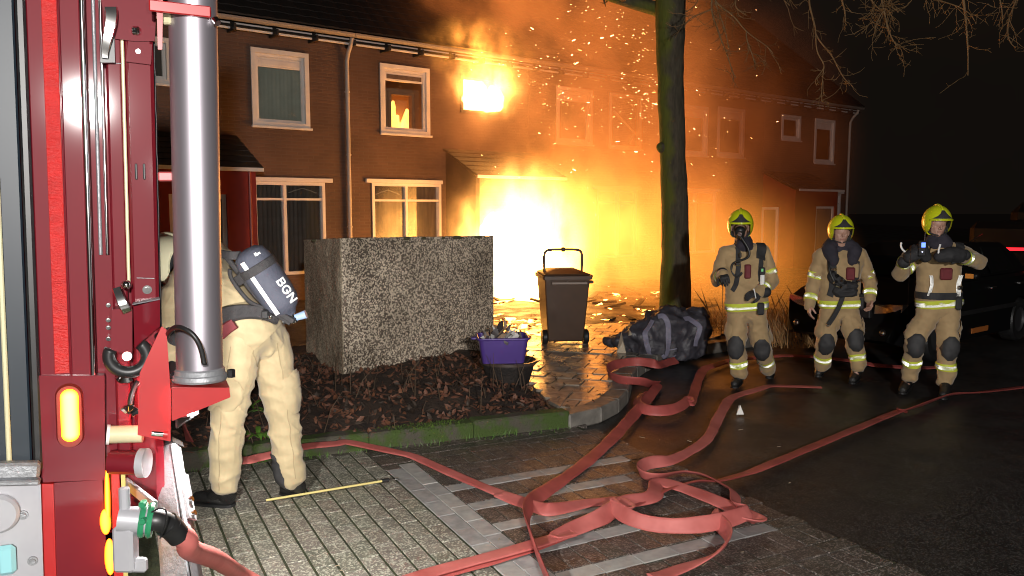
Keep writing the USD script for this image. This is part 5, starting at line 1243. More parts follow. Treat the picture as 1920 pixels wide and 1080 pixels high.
# valves and tubes below the bracket
obj("filler_pipe", rod(tp(204, 815, .04), tp(268, 813, .06), .033), M["beige"], truck, smooth=40)
obj("filler_cap", rod(tp(200, 815, .04), tp(206, 815, .04), .038), M["white_plastic"], truck, smooth=40)
obj("hose_reel", rod(tp(208, 866, .06), tp(262, 868, .10), .045), M["red"], truck, smooth=40)
obj("reel_end", rod(tp(262, 868, .10), tp(276, 868, .11), .055), M["whiteplate"], truck, smooth=40)
obj("white_lever", strap(spline([tp(232, 770, .05), tp(246, 766, .08), tp(256, 778, .10)], 8), TR2, .03, .012), M["chrome"], truck)
obj("white_lever", strap(spline([tp(222, 705, .05), tp(232, 712, .08), tp(246, 708, .08)], 8), TR2, .03, .012), M["chrome"], truck)
obj("cable", tube(spline([tp(258, 715, .04), tp(246, 745, .06), tp(244, 775, .06)], 14), .010, 8), M["rubber"], truck, smooth=True)
bl = obj("bracket_pin", rod(tp(284, 812, .12), tp(312, 814, .12), .013), M["chrome"], truck, smooth=40)
obj("pin_end", rod(tp(306, 814, .12), tp(314, 814, .12), .017), M["redbright"], bl, smooth=40)
b0, b1 = untilt(D(308, 836, 3.25)), untilt(D(343, 1140, 2.85))
bdir = nrm(b1 - b0); sdv = nrm(np.cross(bdir, (0, 1, 0))); 
if sdv[0] < 0: sdv = -sdv
bnv = nrm(np.cross(sdv, bdir)); bnv = bnv if bnv[1] < 0 else -bnv
bw0, bw1 = .050, .083
bm = obj("support_beam", trimesh.convex.convex_hull(np.array([p_ + sdv * w_ * e_ + bnv * h_ for p_, w_ in ((b0, bw0), (b1, bw1)) for e_, h_ in ((-1, 0), (1, 0), (-.85, .018), (.85, .018), (-.85, -.05), (.85, -.05))])), M["alu2"], truck)
def onb(t_, u_, h_): return b0 * (1 - t_) + b1 * t_ + sdv * (bw0 * (1 - t_) + bw1 * t_) * u_ + bnv * h_
obj("beam_plate", trimesh.convex.convex_hull(np.array([onb(t_, u_, h_) for t_ in (.28, 1.0) for u_ in (-.6, .62) for h_ in (.017, .026)])), M["alu2"], bm)
obj("beam_flange", trimesh.convex.convex_hull(np.array([onb(t_, u_, h_) for t_ in (.22, .52) for u_ in (.98, 1.16) for h_ in (-.04, .01)])), M["alu2"], bm)
for t_ in (.40, .49): obj("beam_bolt", rod(onb(t_, 1.1, -.01), onb(t_, 1.4, -.01), .011), M["chrome"], bm)
obj("beam_cap", trimesh.convex.convex_hull(np.array([onb(t_, u_, h_) for t_ in (-.02, .015) for u_ in (-1.06, 1.06) for h_ in (-.054, .022)])), M["rubber"], bm)
obj("beam_groove", trimesh.convex.convex_hull(np.array([onb(t_, u_, h_) for t_ in (.03, 1.0) for u_ in (.70, .76) for h_ in (.015, .0195)])), M["rubber"], bm)
obj("step_lamp_housing_and_shades", cat(moved(bevbox(.11, .14, .03, .008), -1.262, 3.19, 1.195), moved(bevbox(.012, .22, .15, .004), -1.318, 3.19, 1.11), moved(bevbox(.06, .16, .010, .003), -1.290, 3.13, 1.092)), M["rubber"], truck)  # side and bottom plates added to keep the lamp's light off the beam
obj("beam_stay", bar(untilt(D(236, 905, 3.0)), untilt(D(292, 950, 2.75)), .02, .04, .004), M["whiteplate"], truck)
gcn = untilt(D(276, 975, 2.66))
gd = nrm(D(350, 1024, 2.76) - D(258, 966, 2.62)); vd = nrm(TR1 + np.array([0, -.15, -.12]))
vb = obj("outlet_valve", rod(gcn - vd * .09, gcn + vd * .02, .042, .046), M["whiteplate"], truck, smooth=40)
obj("outlet_collar", cat(*[place(lathe([(.038, 0), (.057, 0), (.061, .008), (.057, .018), (.038, .018)], 32), np.r_[np.c_[frame_from(vd)[:3, :3], (gcn + vd * o_)[:, None]], [[0, 0, 0, 1]]]) for o_ in (-.022, .002)]), M["green"], vb, smooth=30)
obj("outlet_elbow", tube(spline([gcn + vd * .015, gcn + vd * .035, gcn + vd * .045 + gd * .02, gcn + vd * .045 + gd * .04], 14), .037, 20), M["rubber"], vb, smooth=40)
obj("valve_foot", cat(moved(bevbox(.07, .06, .16, .01), *(gcn - vd * .07 - UP * .10)), moved(bevbox(.10, .03, .05, .008), *(gcn - vd * .05 - UP * .16)), rod(gcn - vd * .07 + UP * .04, gcn - vd * .07 + UP * .11, .018)), M["whiteplate"], vb)
obj("valve_lug", cat(*[moved(bevbox(.02, .03, .02, .004), *(gcn - vd * .012 + UP * math.sin(t_) * .062 + TR2 * math.cos(t_) * .062)) for t_ in (0.3, 1.35, 2.4, 3.5)]), M["green"], vb)
obj("valve_wire", tube(spline([untilt(D(*q_)) for q_ in ((285, 960, 2.55), (312, 962, 2.5), (308, 990, 2.5), (300, 1008, 2.55))], 20), .003, 6), M["rubber"], vb)
# ================================================================ props on the ground
def aggregate(name, base1, base2, chip, sc):
    N = {"g": ("geometry", {}), "n": ("noise_texture", {"scale": 2.2, "detail": 5.0, "roughness": .65}), "r": ("rgb_ramp", {"ramp": [(.35, base1), (.65, base2)]}), "v": ("voronoi_texture", {"scale": sc, "feature": "f1"}), "b": ("rgb_to_bw", {}),
         "mr": ("map_range", {"from_min": .47, "from_max": .62, "clamp": True}), "x": ("mix", {"color2": chip}), "h": ("hsv", {"saturation": .30, "value": 1.0, "fac": .25}), "x2": ("mix", {"mix_type": "multiply", "fac": .55}),
         "n2": ("noise_texture", {"scale": 1.1, "detail": 4.0, "roughness": .7}), "st": ("rgb_ramp", {"ramp": [(.38, (.42, .40, .36)), (.56, (1, 1, 1))]}), "bm": ("bump", {"strength": .6, "distance": .008}), "p": ("principled_bsdf", {"roughness": .75})}
    return usdkit.material(stage, "/World/Looks/" + name, N, [("g.position", "n.vector"), ("n.fac", "r.fac"), ("g.position", "v.vector"), ("v.color", "b.color"), ("b.val", "mr.value"), ("mr.result", "x.fac"), ("r.color", "x.color1"), ("g.position", "n2.vector"), ("n2.fac", "st.fac"),
        ("x.color", "x2.color1"), ("st.color", "x2.color2"), ("x2.color", "p.base_color"), ("v.distance", "bm.height"), ("bm.normal", "p.normal")], surface="p.BSDF")
M["aggr"] = aggregate("exposed_aggregate", (.130, .100, .076), (.205, .16, .12), (.78, .66, .51), 72.0)
M["aggr_pale"] = aggregate("light_painted_aggregate", (.36, .30, .21), (.48, .41, .29), (.85, .75, .56), 72.0)  # left face coloured paler, standing in for light falling on it
A_, B_, C_ = np.array([-1.70, 7.98]), np.array([-.225, 9.92]), np.array([-2.43, 9.32]); D_ = C_ + B_ - A_
def hexa(q, z0, zt, n=26):
    "subdivided box over four ground corners with its own height at each"
    m = trimesh.convex.convex_hull(np.array([(*p_, z0) for p_ in q] + [(*p_, z_) for p_, z_ in zip(q, zt)]))
    return m
cs = Polygon([A_, B_, D_, C_]).buffer(-.03).buffer(.03)
m = prism(cs, 1.0); v = m.vertices
from scipy.interpolate import LinearNDInterpolator, NearestNDInterpolator
ztop_ = lambda p_: 1.60 - .045 * max(0., np.dot(p_ - A_, nrm(np.array([*(C_ - A_), 0]))[:2]))
m.vertices = np.array([(x, y, -.05 if z < .5 else ztop_(np.array([x, y]))) for x, y, z in v])
for _ in range(5):
    e = m.edges_unique_length.max()
    if e < .09: break
    m = m.subdivide_to_size(.09) if hasattr(m, "subdivide_to_size") else m.subdivide()
m.merge_vertices(); m.fix_normals()
m.vertices = m.vertices + m.vertex_normals * ((meshkit.fbm(m.vertices * 7.0, 3) - .5) * .022)[:, None]
blk = thing("concrete_enclosure", "big block of exposed aggregate concrete standing in the planting bed", "concrete block")
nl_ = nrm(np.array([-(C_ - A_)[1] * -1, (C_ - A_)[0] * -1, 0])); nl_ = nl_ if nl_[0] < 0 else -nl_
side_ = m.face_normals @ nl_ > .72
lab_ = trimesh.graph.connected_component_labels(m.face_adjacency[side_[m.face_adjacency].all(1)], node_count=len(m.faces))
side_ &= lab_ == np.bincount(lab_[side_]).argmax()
for nm_, sel_, mt_ in (("block_body", ~side_, "aggr"), ("light_painted_side", side_, "aggr_pale")):
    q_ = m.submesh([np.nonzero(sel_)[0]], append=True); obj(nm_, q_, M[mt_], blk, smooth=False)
M["moss"] = mat("moss", (.045, .080, .010), (.085, .145, .016), scale=22.0, rough=.85, bump=.8, bscale=120.0)
M["darkmoss"] = mat("dark_moss", (.075, .07, .035), (.11, .10, .05), scale=12.0, rough=.95, bump=.9, bscale=80.0)
rm_ = np.random.default_rng(3)
lm = []
for k in range(46):
    a_, b_ = rm_.uniform(0, 1), rm_.uniform(0, 1) ** 2
    p_ = A_ + (B_ - A_) * a_ + (C_ - A_) * b_ * .7
    lm.append(moved(displaced(trimesh.creation.icosphere(2, .034), .02, 18, seed=k), *p_, ztop_(p_) - .022 + .0))
    lm[-1].vertices[:, 2] = ztop_(p_) - .012 + (lm[-1].vertices[:, 2] - ztop_(p_) + .02) * .45
obj("top_moss", cat(*lm), M["darkmoss"], blk, smooth=True, kind="stuff")

# ---- leaves, stalks and weeds in the bed
def leafmat(name, c, c2):
    return mat(name, c, c2, scale=30.0, rough=.7, bump=.3, bscale=90.0)
def scatter_leaves(pts, size, rgen, lift=.015):
    V, F = [], []
    for p_ in pts:
        s_ = size * rgen.uniform(.6, 1.3); a_ = rgen.uniform(0, 6.28); ti = rgen.normal(0, .55, 2); cu = rgen.uniform(-.5, .5)
        base = np.array([(-1, 0, 0), (-.4, .42, cu * .3), (.35, .36, cu * .3), (1, 0, cu * .6), (.35, -.36, cu * .3), (-.4, -.42, cu * .3), (0, 0, -cu * .15)]) * s_ * .5
        R_ = trimesh.transformations.euler_matrix(ti[0], ti[1], a_)[:3, :3]
        k = len(V) * 7; V.append(base @ R_.T + p_ + np.array([0, 0, lift]))
        F += [(k + 6, k + i_, k + (i_ + 1) % 6) for i_ in range(6)]
    return trimesh.Trimesh(np.vstack(V), np.array(F), process=False)
def bed_points(n, rgen, sel=lambda x, y: True):
    o = []
    while len(o) < n:
        x, y = rgen.uniform(-4.5, .5), rgen.uniform(4.4, 10.4)
        if bed.contains(shapely.Point(x, y)) and sel(x, y): o.append((x, y, bedz(x, y)))
    return np.array(o)
rl = np.random.default_rng(21)
front = lambda x, y: y < 9.2 and not Polygon([A_, B_, D_, C_]).contains(shapely.Point(x, y))
for nm, c1_, c2_, n_ in (("dead_leaves", (.11, .046, .028), (.17, .074, .042), 2600), ("dead_leaves", (.13, .052, .026), (.21, .085, .04), 620), ("dead_leaves", (.030, .020, .014), (.05, .032, .02), 1700)):
    o_ = obj(nm, scatter_leaves(bed_points(n_, rl, front), .075, rl), leafmat(f"dead_leaf_{n_}", c1_, c2_), kind="stuff")
st = []
for p_ in bed_points(110, rl, front):
    h_ = rl.uniform(.10, .38); d_ = rl.normal(0, .35, 2)
    st.append(tube([p_, p_ + np.array([d_[0] * h_ * .4, d_[1] * h_ * .4, h_ * .6]), p_ + np.array([d_[0] * h_, d_[1] * h_, h_])], [.004, .003, .0015], 4))
obj("dead_stalks", cat(*st), leafmat("dead_stalk", (.085, .055, .035), (.13, .085, .05)), kind="stuff")
M["weed"] = mat("weed_leaf", (.06, .14, .015), (.10, .22, .03), scale=12.0, rough=.5)
def weed(p_, n_, h_, rgen, droop=1.0):
    q = []
    for k in range(n_):
        a_ = rgen.uniform(0, 6.28); l_ = h_ * rgen.uniform(.7, 1.2)
        t_ = np.linspace(0, 1, 7); out = l_ * t_ * .8; up_ = l_ * (t_ * .75 - droop * .6 * t_ ** 2)
        c_ = p_ + np.c_[np.cos(a_) * out, np.sin(a_) * out, up_ + .01]
        q.append(strap(c_, (0, 0, 1), np.array([.012, .026, .034, .036, .030, .018, .004]) * (l_ / .22), .003))
    return cat(*q)
for k, (px_, py_, n_, h_) in enumerate([(484, 806, 11, .26), (470, 770, 8, .20), (500, 780, 7, .18)]):
    p_ = G(px_, py_, .2); p_[2] = bedz(p_[0], p_[1])
    obj("green_plant", weed(p_, n_, h_, np.random.default_rng(k)), M["weed"], label=["broad green strap leaved weed low beside the firefighter's right leg", "small green weed higher in the bed behind the firefighter's legs", "small green weed closest to the firefighter's right knee"][k], cat="plant")
# moss cushions on the kerb
rk = np.random.default_rng(8); blades = []; Vb, Fb = [], []
for k in range(5200):
    t_ = rk.beta(1.4, 1.1); w_ = rk.uniform(-.02, .16)
    base_ = A * 0 + np.array([-5.2, 4.575]) + (np.array([.50, 6.82]) - np.array([-5.2, 4.575])) * t_
    d_ = np.array([-.366, .930]) * w_
    x, y = base_ + d_
    if meshkit.noise(np.array([[x * 1.7, y * 1.7, 0.]]))[0] < .40 + .2 * rk.random(): continue
    z = .128 if 0 <= w_ <= .14 else rk.uniform(.03, .12)
    h_ = rk.uniform(.006, .022); a_ = rk.uniform(0, 6.28); s_ = rk.uniform(.006, .014)
    k_ = len(Vb) * 3
    Vb.append([(x - s_ * math.cos(a_), y - s_ * math.sin(a_), z - .006), (x + s_ * math.cos(a_), y + s_ * math.sin(a_), z - .006), (x + rk.normal(0, .012), y + rk.normal(0, .012), z + h_)])
    Fb.append((k_, k_ + 1, k_ + 2))
obj("kerb_moss", trimesh.Trimesh(np.array(Vb).reshape(-1, 3), np.array(Fb), process=False), M["moss"], kind="stuff")
gb = []
for k in range(240):                                          # grass and weeds at the foot of the kerb
    t_ = rk.beta(1.2, 1.0); x, y = np.array([-5.2, 4.575]) + (np.array([.50, 6.82]) - np.array([-5.2, 4.575])) * t_ + np.array([.366, -.93]) * rk.uniform(.0, .10)
    h_ = rk.uniform(.02, .06); d_ = rk.normal(0, .5, 2) * h_
    gb.append(trimesh.Trimesh([(x - .003, y, -.02), (x + .003, y, -.02), (x + d_[0], y + d_[1], h_)], [(0, 1, 2)], process=False))
obj("kerb_grass", cat(*gb), M["weed"], kind="stuff")

# ---- wheelie bin
M["binp"] = mat("bin_plastic", (.085, .046, .026), (.065, .036, .022), scale=3.0, rough=.42, bump=.1, bscale=120.0)
bx_, by_ = G(1057, 648, .1)[:2]
wb = thing("wheelie_bin", "brown wheelie bin standing on the path in front of the flames", "wheelie bin", loc=(bx_, by_ + .30, .10), rz=.12)
bot = [(-.215, -.24), (.215, -.24), (.215, .24), (-.215, .24)]; top = [(-.275, -.33), (.275, -.33), (.275, .31), (-.275, .31)]
ou = Manifold.batch_hull([Manifold.sphere(.025, 10).translate((x, y, .07)) for x, y in bot] + [Manifold.cylinder(.01, .025, .025, 10).translate((x, y, .90)) for x, y in top])
inn = Manifold.batch_hull([Manifold.sphere(.01, 8).translate((x * .95, y * .95, .10)) for x, y in bot] + [Manifold.cylinder(.03, .012, .012, 8).translate((x * .955, y * .955, .90)) for x, y in top])
obj("bin_body", TM(ou - inn), M["binp"], wb, smooth=30)
rim_ = Manifold.batch_hull([Manifold.cylinder(.045, .03, .03, 10).translate((x * 1.07, y * 1.07, .875)) for x, y in top]) - Manifold.batch_hull([Manifold.cylinder(.2, .012, .012, 8).translate((x * .955, y * .955, .80)) for x, y in top])
obj("bin_rim", TM(rim_), M["binp"], wb, smooth=30)
ld = Manifold.batch_hull([Manifold.sphere(.012, 8).translate((x * 1.06, y * 1.06, .935)) for x, y in top] + [Manifold.sphere(.02, 8).translate((x * .6, y * .6, .975)) for x, y in top])
obj("bin_lid", TM(ld), M["binp"], wb, smooth=30)
obj("lid_ridge", TM(Manifold.batch_hull([Manifold.sphere(.015, 8).translate((x, -.12, .99)) for x in (-.12, .14)] + [Manifold.sphere(.015, 8).translate((x, .1, .985)) for x in (-.12, .14)])), M["binp"], wb, smooth=30)
obj("handle_bar", tube([(-.21, -.385, .83), (.25, -.385, .83)], .016, 10), mat("pale_handle", (.34, .27, .23), rough=.5), wb, smooth=40)
for x in (-.20, 0, .24): obj("handle_lug", box(x - .012, x + .012, -.385, -.33, .81, .85, .003), M["binp"], wb)
obj("side_grip", box(.29, .37, -.2, .2, .885, .92, .008), M["binp"], wb); obj("side_grip", place(box(.27, .38, -.2, .2, .80, .835, .008), trimesh.transformations.rotation_matrix(-.12, (0, 1, 0), (.3, 0, .82))), M["binp"], wb)
for s_ in (-1, 1):
    w_ = obj("wheel", to_frame(lathe([(.02, -.03), (.09, -.035), (.10, -.02), (.10, .02), (.09, .035), (.02, .03)], 24), np.array([s_ * .275, -.19, .10]), (0, 1, 0), UP, (1, 0, 0)), M["rubber"], wb, smooth=30)
obj("axle", rod((-.28, -.19, .10), (.28, -.19, .10), .012), M["steel"], wb)
hoop = spline([(-.255, -.02, .90), (-.255, -.02, 1.16), (-.235, -.02, 1.225), (-.18, -.02, 1.245), (0, -.02, 1.25), (.18, -.02, 1.245), (.235, -.02, 1.225), (.255, -.02, 1.16), (.255, -.02, .90)], 50)
ho = obj("hoop_handle", tube(hoop, .017, 10), M["binp"], wb, smooth=True)
obj("hoop_knob", moved(trimesh.creation.icosphere(2, .032), 0, -.02, 1.25), M["binp"], ho, smooth=True)

# ---- black sheeted bundle at the foot of the tree
M["sheet"] = mat("black_sheeting", (.034, .032, .040), (.060, .057, .070), scale=5.0, rough=.38, rough2=.62, bump=.5, bscale=22.0, bdist=.02)
M["webbing"] = mat("grey_lilac_webbing", (.20, .19, .26), (.15, .145, .20), scale=20.0, rough=.6)
dB = 9.95
q = lambda px, py, dz=0.: D(px, py, dB + dz)
bg_ = solid([hull((q(1200, 628), .17), (q(1245, 612), .21), (q(1250, 648, -.1), .16), (q(1210, 652, -.1), .12)), hull((q(1245, 612), .21), (q(1300, 615, .1), .19), (q(1300, 645, .0), .14), (q(1250, 648, -.1), .16)), hull((q(1162, 642), .08), (q(1200, 628), .15), (q(1205, 660), .07)),
    hull((q(1300, 600, .15), .12), (q(1312, 592, .15), .08)), hull((q(1145, 640, .1), .035), (q(1170, 640), .07))], .03, it=3, wrinkle=.075, wscale=4.2)
rg_q = bg_.vertices * np.array([7., 7., 4.]); rw_ = 1 - 2 * np.abs(meshkit.noise(rg_q + 3.3) - .5); rv_ = 1 - 2 * np.abs(meshkit.noise(rg_q * 2.1 + 8.1) - .5)
bg_.vertices = bg_.vertices + bg_.vertex_normals * ((rw_ ** 3) * .05 + (rv_ ** 3) * .022 - .03)[:, None]
bg_.vertices[:, 2] = np.maximum(bg_.vertices[:, 2], -.018)
bag = obj("sheeted_bundle", bg_, M["sheet"], None, smooth=55, label="bulging black sheeting bundle with pale straps lying below the tree trunk", cat="bundle")
for pts_ in ([(1212, 596), (1208, 618), (1212, 640), (1222, 664)], [(1230, 586), (1250, 600), (1253, 625), (1252, 650), (1242, 668)], [(1292, 586), (1310, 600), (1314, 630), (1316, 648)]):
    obj("strap", ribbon_on(bg_, [q(x, y, -.25) for x, y in pts_], .065, .008, .014, 24), M["webbing"], bag)
for (x, y) in ((1266, 655), (1268, 671), (1262, 682)):
    obj("pale_tab", ribbon_on(bg_, [q(x - 9, y + 1, -.3), q(x, y, -.3), q(x + 9, y - 2, -.3)], .014, .006, .012, 6), M["webbing"], bag)
pb = obj("torn_packaging", cat(trimesh.convex.convex_hull(np.array([q(1165, 622, -.1), q(1172, 650, -.14), q(1155, 664, -.1), q(1175, 666, -.15), q(1168, 640, -.2)])), trimesh.convex.convex_hull(np.array([q(1180, 618, -.2), q(1185, 628, -.22), q(1178, 630, -.2), q(1183, 622, -.26)]))),
    mat("pale_packaging", (.55, .47, .36), rough=.4), None, label="crumpled pale packaging beside the left end of the black bundle", cat="rubbish")

# ---- purple basin of rubbish on a dark planter
M["purple"] = mat("purple_plastic", (.085, .045, .24), (.072, .038, .21), scale=4.0, rough=.35)
pc = D(948, 700, 8.15); pcx = np.array([pc[0], pc[1], 0])
z_p = bedz(pc[0], pc[1]) - .03
pl = thing("planter", "dark round planter under the purple basin at the end of the bed", "planter")
obj("pot", moved(lathe([(0, z_p), (.21, z_p), (.27, .30), (.285, .30), (.285, .335), (.255, .335), (.24, .28), (0, .27)], 32), pcx[0] + .03, pcx[1], 0), M["char"], pl, smooth=30)
obj("pot_rim", moved(lathe([(.284, .318), (.30, .318), (.30, .345), (.284, .345)], 32), pcx[0] + .03, pcx[1], 0), mat("dark_rim", (.07, .05, .04), rough=.35), pl, smooth=30)
bs = thing("basin", "purple plastic basin heaped with rubbish at the right corner of the concrete block", "basin")
po = sbox(-.20, -.14, .20, .14).buffer(.05)
bo_ = []
for k, (z0_, s_) in enumerate(((.338, .86), (.58, 1.0))): bo_.append((z0_, s_))
def ringpts(s_, z_): return np.array([(x * s_, y * s_, z_) for x, y in po.exterior.coords[:-1]])
lo_, hi_ = ringpts(.84, .35), ringpts(1.0, .60); li_, hi2 = ringpts(.81, .365), ringpts(.97, .60)
L_n = len(lo_); Vv = np.vstack([lo_, hi_, hi2, li_]); Ff = []
for a_, b_ in ((0, 1), (1, 2), (2, 3)):
    for i_ in range(L_n):
        j_ = (i_ + 1) % L_n; Ff += [(a_ * L_n + i_, a_ * L_n + j_, b_ * L_n + j_), (a_ * L_n + i_, b_ * L_n + j_, b_ * L_n + i_)]
c0_, c1_ = len(Vv), len(Vv) + 1; Vv = np.vstack([Vv, [0, 0, .35], [0, 0, .365]])
for i_ in range(L_n): Ff += [(c0_, (i_ + 1) % L_n, i_), (c1_, 3 * L_n + i_, 3 * L_n + (i_ + 1) % L_n)]
tbm_ = trimesh.Trimesh(Vv, np.array(Ff), process=False)
bsp = np.array([D(942, 650, 8.05)[0], D(942, 650, 8.05)[1], 0])
Rb = trimesh.transformations.rotation_matrix(.10, UP)
obj("tub", moved(place(tbm_, Rb), *bsp), M["purple"], bs, smooth=35)
obj("tub_lip", moved(place(tube(np.vstack([ringpts(1.03, .60), ringpts(1.03, .60)[:1]]), .013, 8, caps=False), Rb), *bsp), M["purple"], bs, smooth=True)
obj("tub_handle", moved(place(bevbox(.07, .10, .022, .006), Rb @ trimesh.transformations.translation_matrix((-.285, 0, .59))), *bsp), M["purple"], bs)
rr_ = np.random.default_rng(4)
rubm = [mat("rubbish_white", (.62, .60, .57), rough=.5), mat("rubbish_grey", (.22, .20, .19), rough=.55), mat("rubbish_dark", (.05, .04, .04), rough=.5), mat("rubbish_tan", (.30, .20, .13), rough=.6)]
for k in range(40):
    a_ = rr_.uniform(0, 6.28); r_ = rr_.uniform(0, 1) ** .5
    p_ = bsp + np.array([.21 * r_ * math.cos(a_), .15 * r_ * math.sin(a_), .56 + .15 * (1 - r_ ** 2) * rr_.uniform(.3, 1)])
    m = trimesh.convex.convex_hull(rr_.normal(0, 1, (7, 3)) * np.array([.055, .03, .018]) * rr_.uniform(.5, 1.1))
    m.apply_transform(trimesh.transformations.euler_matrix(*rr_.uniform(0, 6.28, 3))); m.apply_translation(p_)
    if k < 14: m.apply_translation((0, -.04, 0))
    obj("scrap", m, rubm[(0, 1, 0, 2, 3)[k % 5]], bs)

# ---- striking rod on the pavers, scrap of paper
a_, b_ = G(499, 938, .02), G(716, 902, .02)
rodt = thing("measuring_rod", "thin yellow rod with black end lying on the pavers by the boots", "rod")
obj("shaft", rod(a_, b_, .008, None, 10), mat("pale_yellow_fibreglass", (.62, .52, .20), rough=.4), rodt, smooth=40)
u_ = nrm(b_ - a_)
obj("ferrule", rod(b_, b_ + u_ * .05, .013), M["rubber"], rodt, smooth=40); obj("tip", cat(rod(b_ + u_ * .05, b_ + u_ * .10, .007), moved(bevbox(.03, .02, .014, .004), *(b_ + u_ * .105))), M["chrome"], rodt, smooth=40)
t_ = G(1388, 775, .0)
obj("paper_scrap", trimesh.convex.convex_hull(np.array([t_ + (-.035, 0, -.012), t_ + (.035, .0, -.012), t_ + (-.004, .05, .062), t_ + (.002, .012, .075), t_ + (0, .06, -.012)])), mat("white_paper", (.72, .70, .66), rough=.6), None, label="small white folded paper triangle lying on the road", cat="paper")
ob = []
rs_ = np.random.default_rng(12)
for k in range(70):                                            # twigs and crumbs on the ground
    p_ = G(rs_.uniform(380, 1500), rs_.uniform(800, 1075), -.005); a_ = rs_.uniform(0, 6.28); l_ = rs_.uniform(.01, .05)
    ob.append(bar(p_, p_ + np.array([math.cos(a_) * l_, math.sin(a_) * l_, .004]), .004, .004, .001))
obj("ground_litter", cat(*ob), mat("pale_twigs", (.30, .24, .16), rough=.7), kind="stuff")

# ================================================================ flat hoses
M["hose"] = mat("red_hose", (.52, .145, .128), (.36, .080, .070), scale=3.5, rough=.55, bump=.5, bscale=240.0, bdist=.003)
M["hose2"] = mat("red_hose_deep", (.46, .098, .086), (.29, .056, .050), scale=3.5, rough=.5, bump=.5, bscale=240.0, bdist=.003)
laid = []
def hose(label, pts, width=.095, material="hose", lift=0.0, z3=None, n=260, fixed=False):
    "flat hose along ground points (px, py, roll in degrees: 0 flat, 90 on edge, extra height)"
    P_ = []
    for k, p_ in enumerate(pts):
        if len(p_) == 3 and isinstance(p_, np.ndarray): P_.append(np.r_[p_, 0, 0]); continue
        g = G(p_[0], p_[1], (p_[3] if len(p_) > 3 else 0.0) + width / 2 * abs(math.sin(math.radians(p_[2])))); g[2] = p_[3] if len(p_) > 3 else 0.0; P_.append(np.r_[g, p_[2] if len(p_) > 2 else 0.0, 0])
    P_ = np.array(P_); c = spline(P_, n)
    roll = np.radians(np.clip(c[:, 3], -100, 100)); c = c[:, :3].copy()
    s = np.r_[0, np.cumsum(np.linalg.norm(np.diff(c[:, :2], axis=0), axis=1))]
    base = np.maximum(0.004, c[:, 2]) + (width / 2) * np.abs(np.sin(roll)) + .006 - (0.0)
    if laid:
        tr_ = cKDTree(np.vstack([x[:, :2] for x in laid])); hz = np.concatenate([x[:, 2] for x in laid])
        d_, i_ = tr_.query(c[:, :2]); over = np.where(d_ < .10, hz[i_] + .016, 0)
        over = np.maximum.reduce([np.roll(over, k) for k in range(-7, 8)]); ker = np.hanning(27); ker /= ker.sum(); over = np.convolve(np.pad(over, 13, mode="edge"), ker, "valid")
        base = np.maximum(base, over)
    c[:, 2] = base + lift
    ker = np.hanning(11); ker /= ker.sum()
    for k_ in range(3): c[:, k_] = np.convolve(np.pad(c[:, k_], 5, mode="reflect", reflect_type="odd"), ker, "valid")
    t = np.gradient(c, axis=0); t /= np.linalg.norm(t, axis=1, keepdims=True) + 1e-9
    hx = np.cross(t, UP); hx /= np.linalg.norm(hx, axis=1, keepdims=True) + 1e-9; vz = np.cross(hx, t)
    nn = vz * np.cos(roll)[:, None] + hx * np.sin(roll)[:, None]
    if not fixed: laid.append(np.c_[c[:, :2], c[:, 2]][::2])
    bb = np.cross(t, nn)
    k = 12; an = np.arange(k) * 2 * np.pi / k
    wv = 1 + .05 * np.sin(s * 9) + .03 * np.sin(s * 23)
    v = c[:, None] + (np.sign(np.cos(an)) * np.abs(np.cos(an)) ** .8)[None, :, None] * bb[:, None] * (width / 2 * wv)[:, None, None] + (np.sin(an) * (.55 + .45 * np.abs(np.cos(an)) ** .3))[None, :, None] * nn[:, None] * .010
    v = v.reshape(-1, 3); f = []
    for i in range(n - 1):
        for j in range(k):
            q0, q1 = i * k + j, i * k + (j + 1) % k
            f += [(q0, q1, q1 + k), (q0, q1 + k, q0 + k)]
    for base_ in (0, (n - 1) * k): f += [(base_, base_ + j, base_ + j + 1) for j in range(1, k - 1)]
    m = trimesh.Trimesh(v, np.array(f), process=False); m.fix_normals()
    return obj("fire_hose", m, M[material], None, smooth=60, label=label, cat="hose")
hose("red hose from the right edge that runs in one long diagonal to the tangle", [(1990, 722, 0), (1925, 727, 5), (1850, 736, 10), (1780, 742, 30), (1740, 756, 40), (1690, 772, 20), (1600, 808, 5), (1480, 858, 5), (1400, 890, 10), (1352, 903, 15), (1305, 905, 25), (1255, 918, 20), (1210, 938, 10), (1165, 956, 5), (1108, 982, 0), (1050, 1010, 0), (990, 1034, 0), (900, 1060, 0), (780, 1092, 0)], .105, "hose2")
hose("wide bright red hose leaving at the bottom edge and looping round the tangle", [(740, 1105, 0), (800, 1082, 0), (900, 1058, 0), (990, 1032, 0), (1050, 1010, 10), (1100, 984, 30), (1140, 964, 45), (1180, 942, 35), (1230, 925, 20), (1280, 922, 15), (1325, 938, 15), (1352, 968, 40), (1364, 1000, 70), (1358, 1026, 60), (1325, 1050, 30), (1280, 1068, 10), (1225, 1090, 0)], .105)
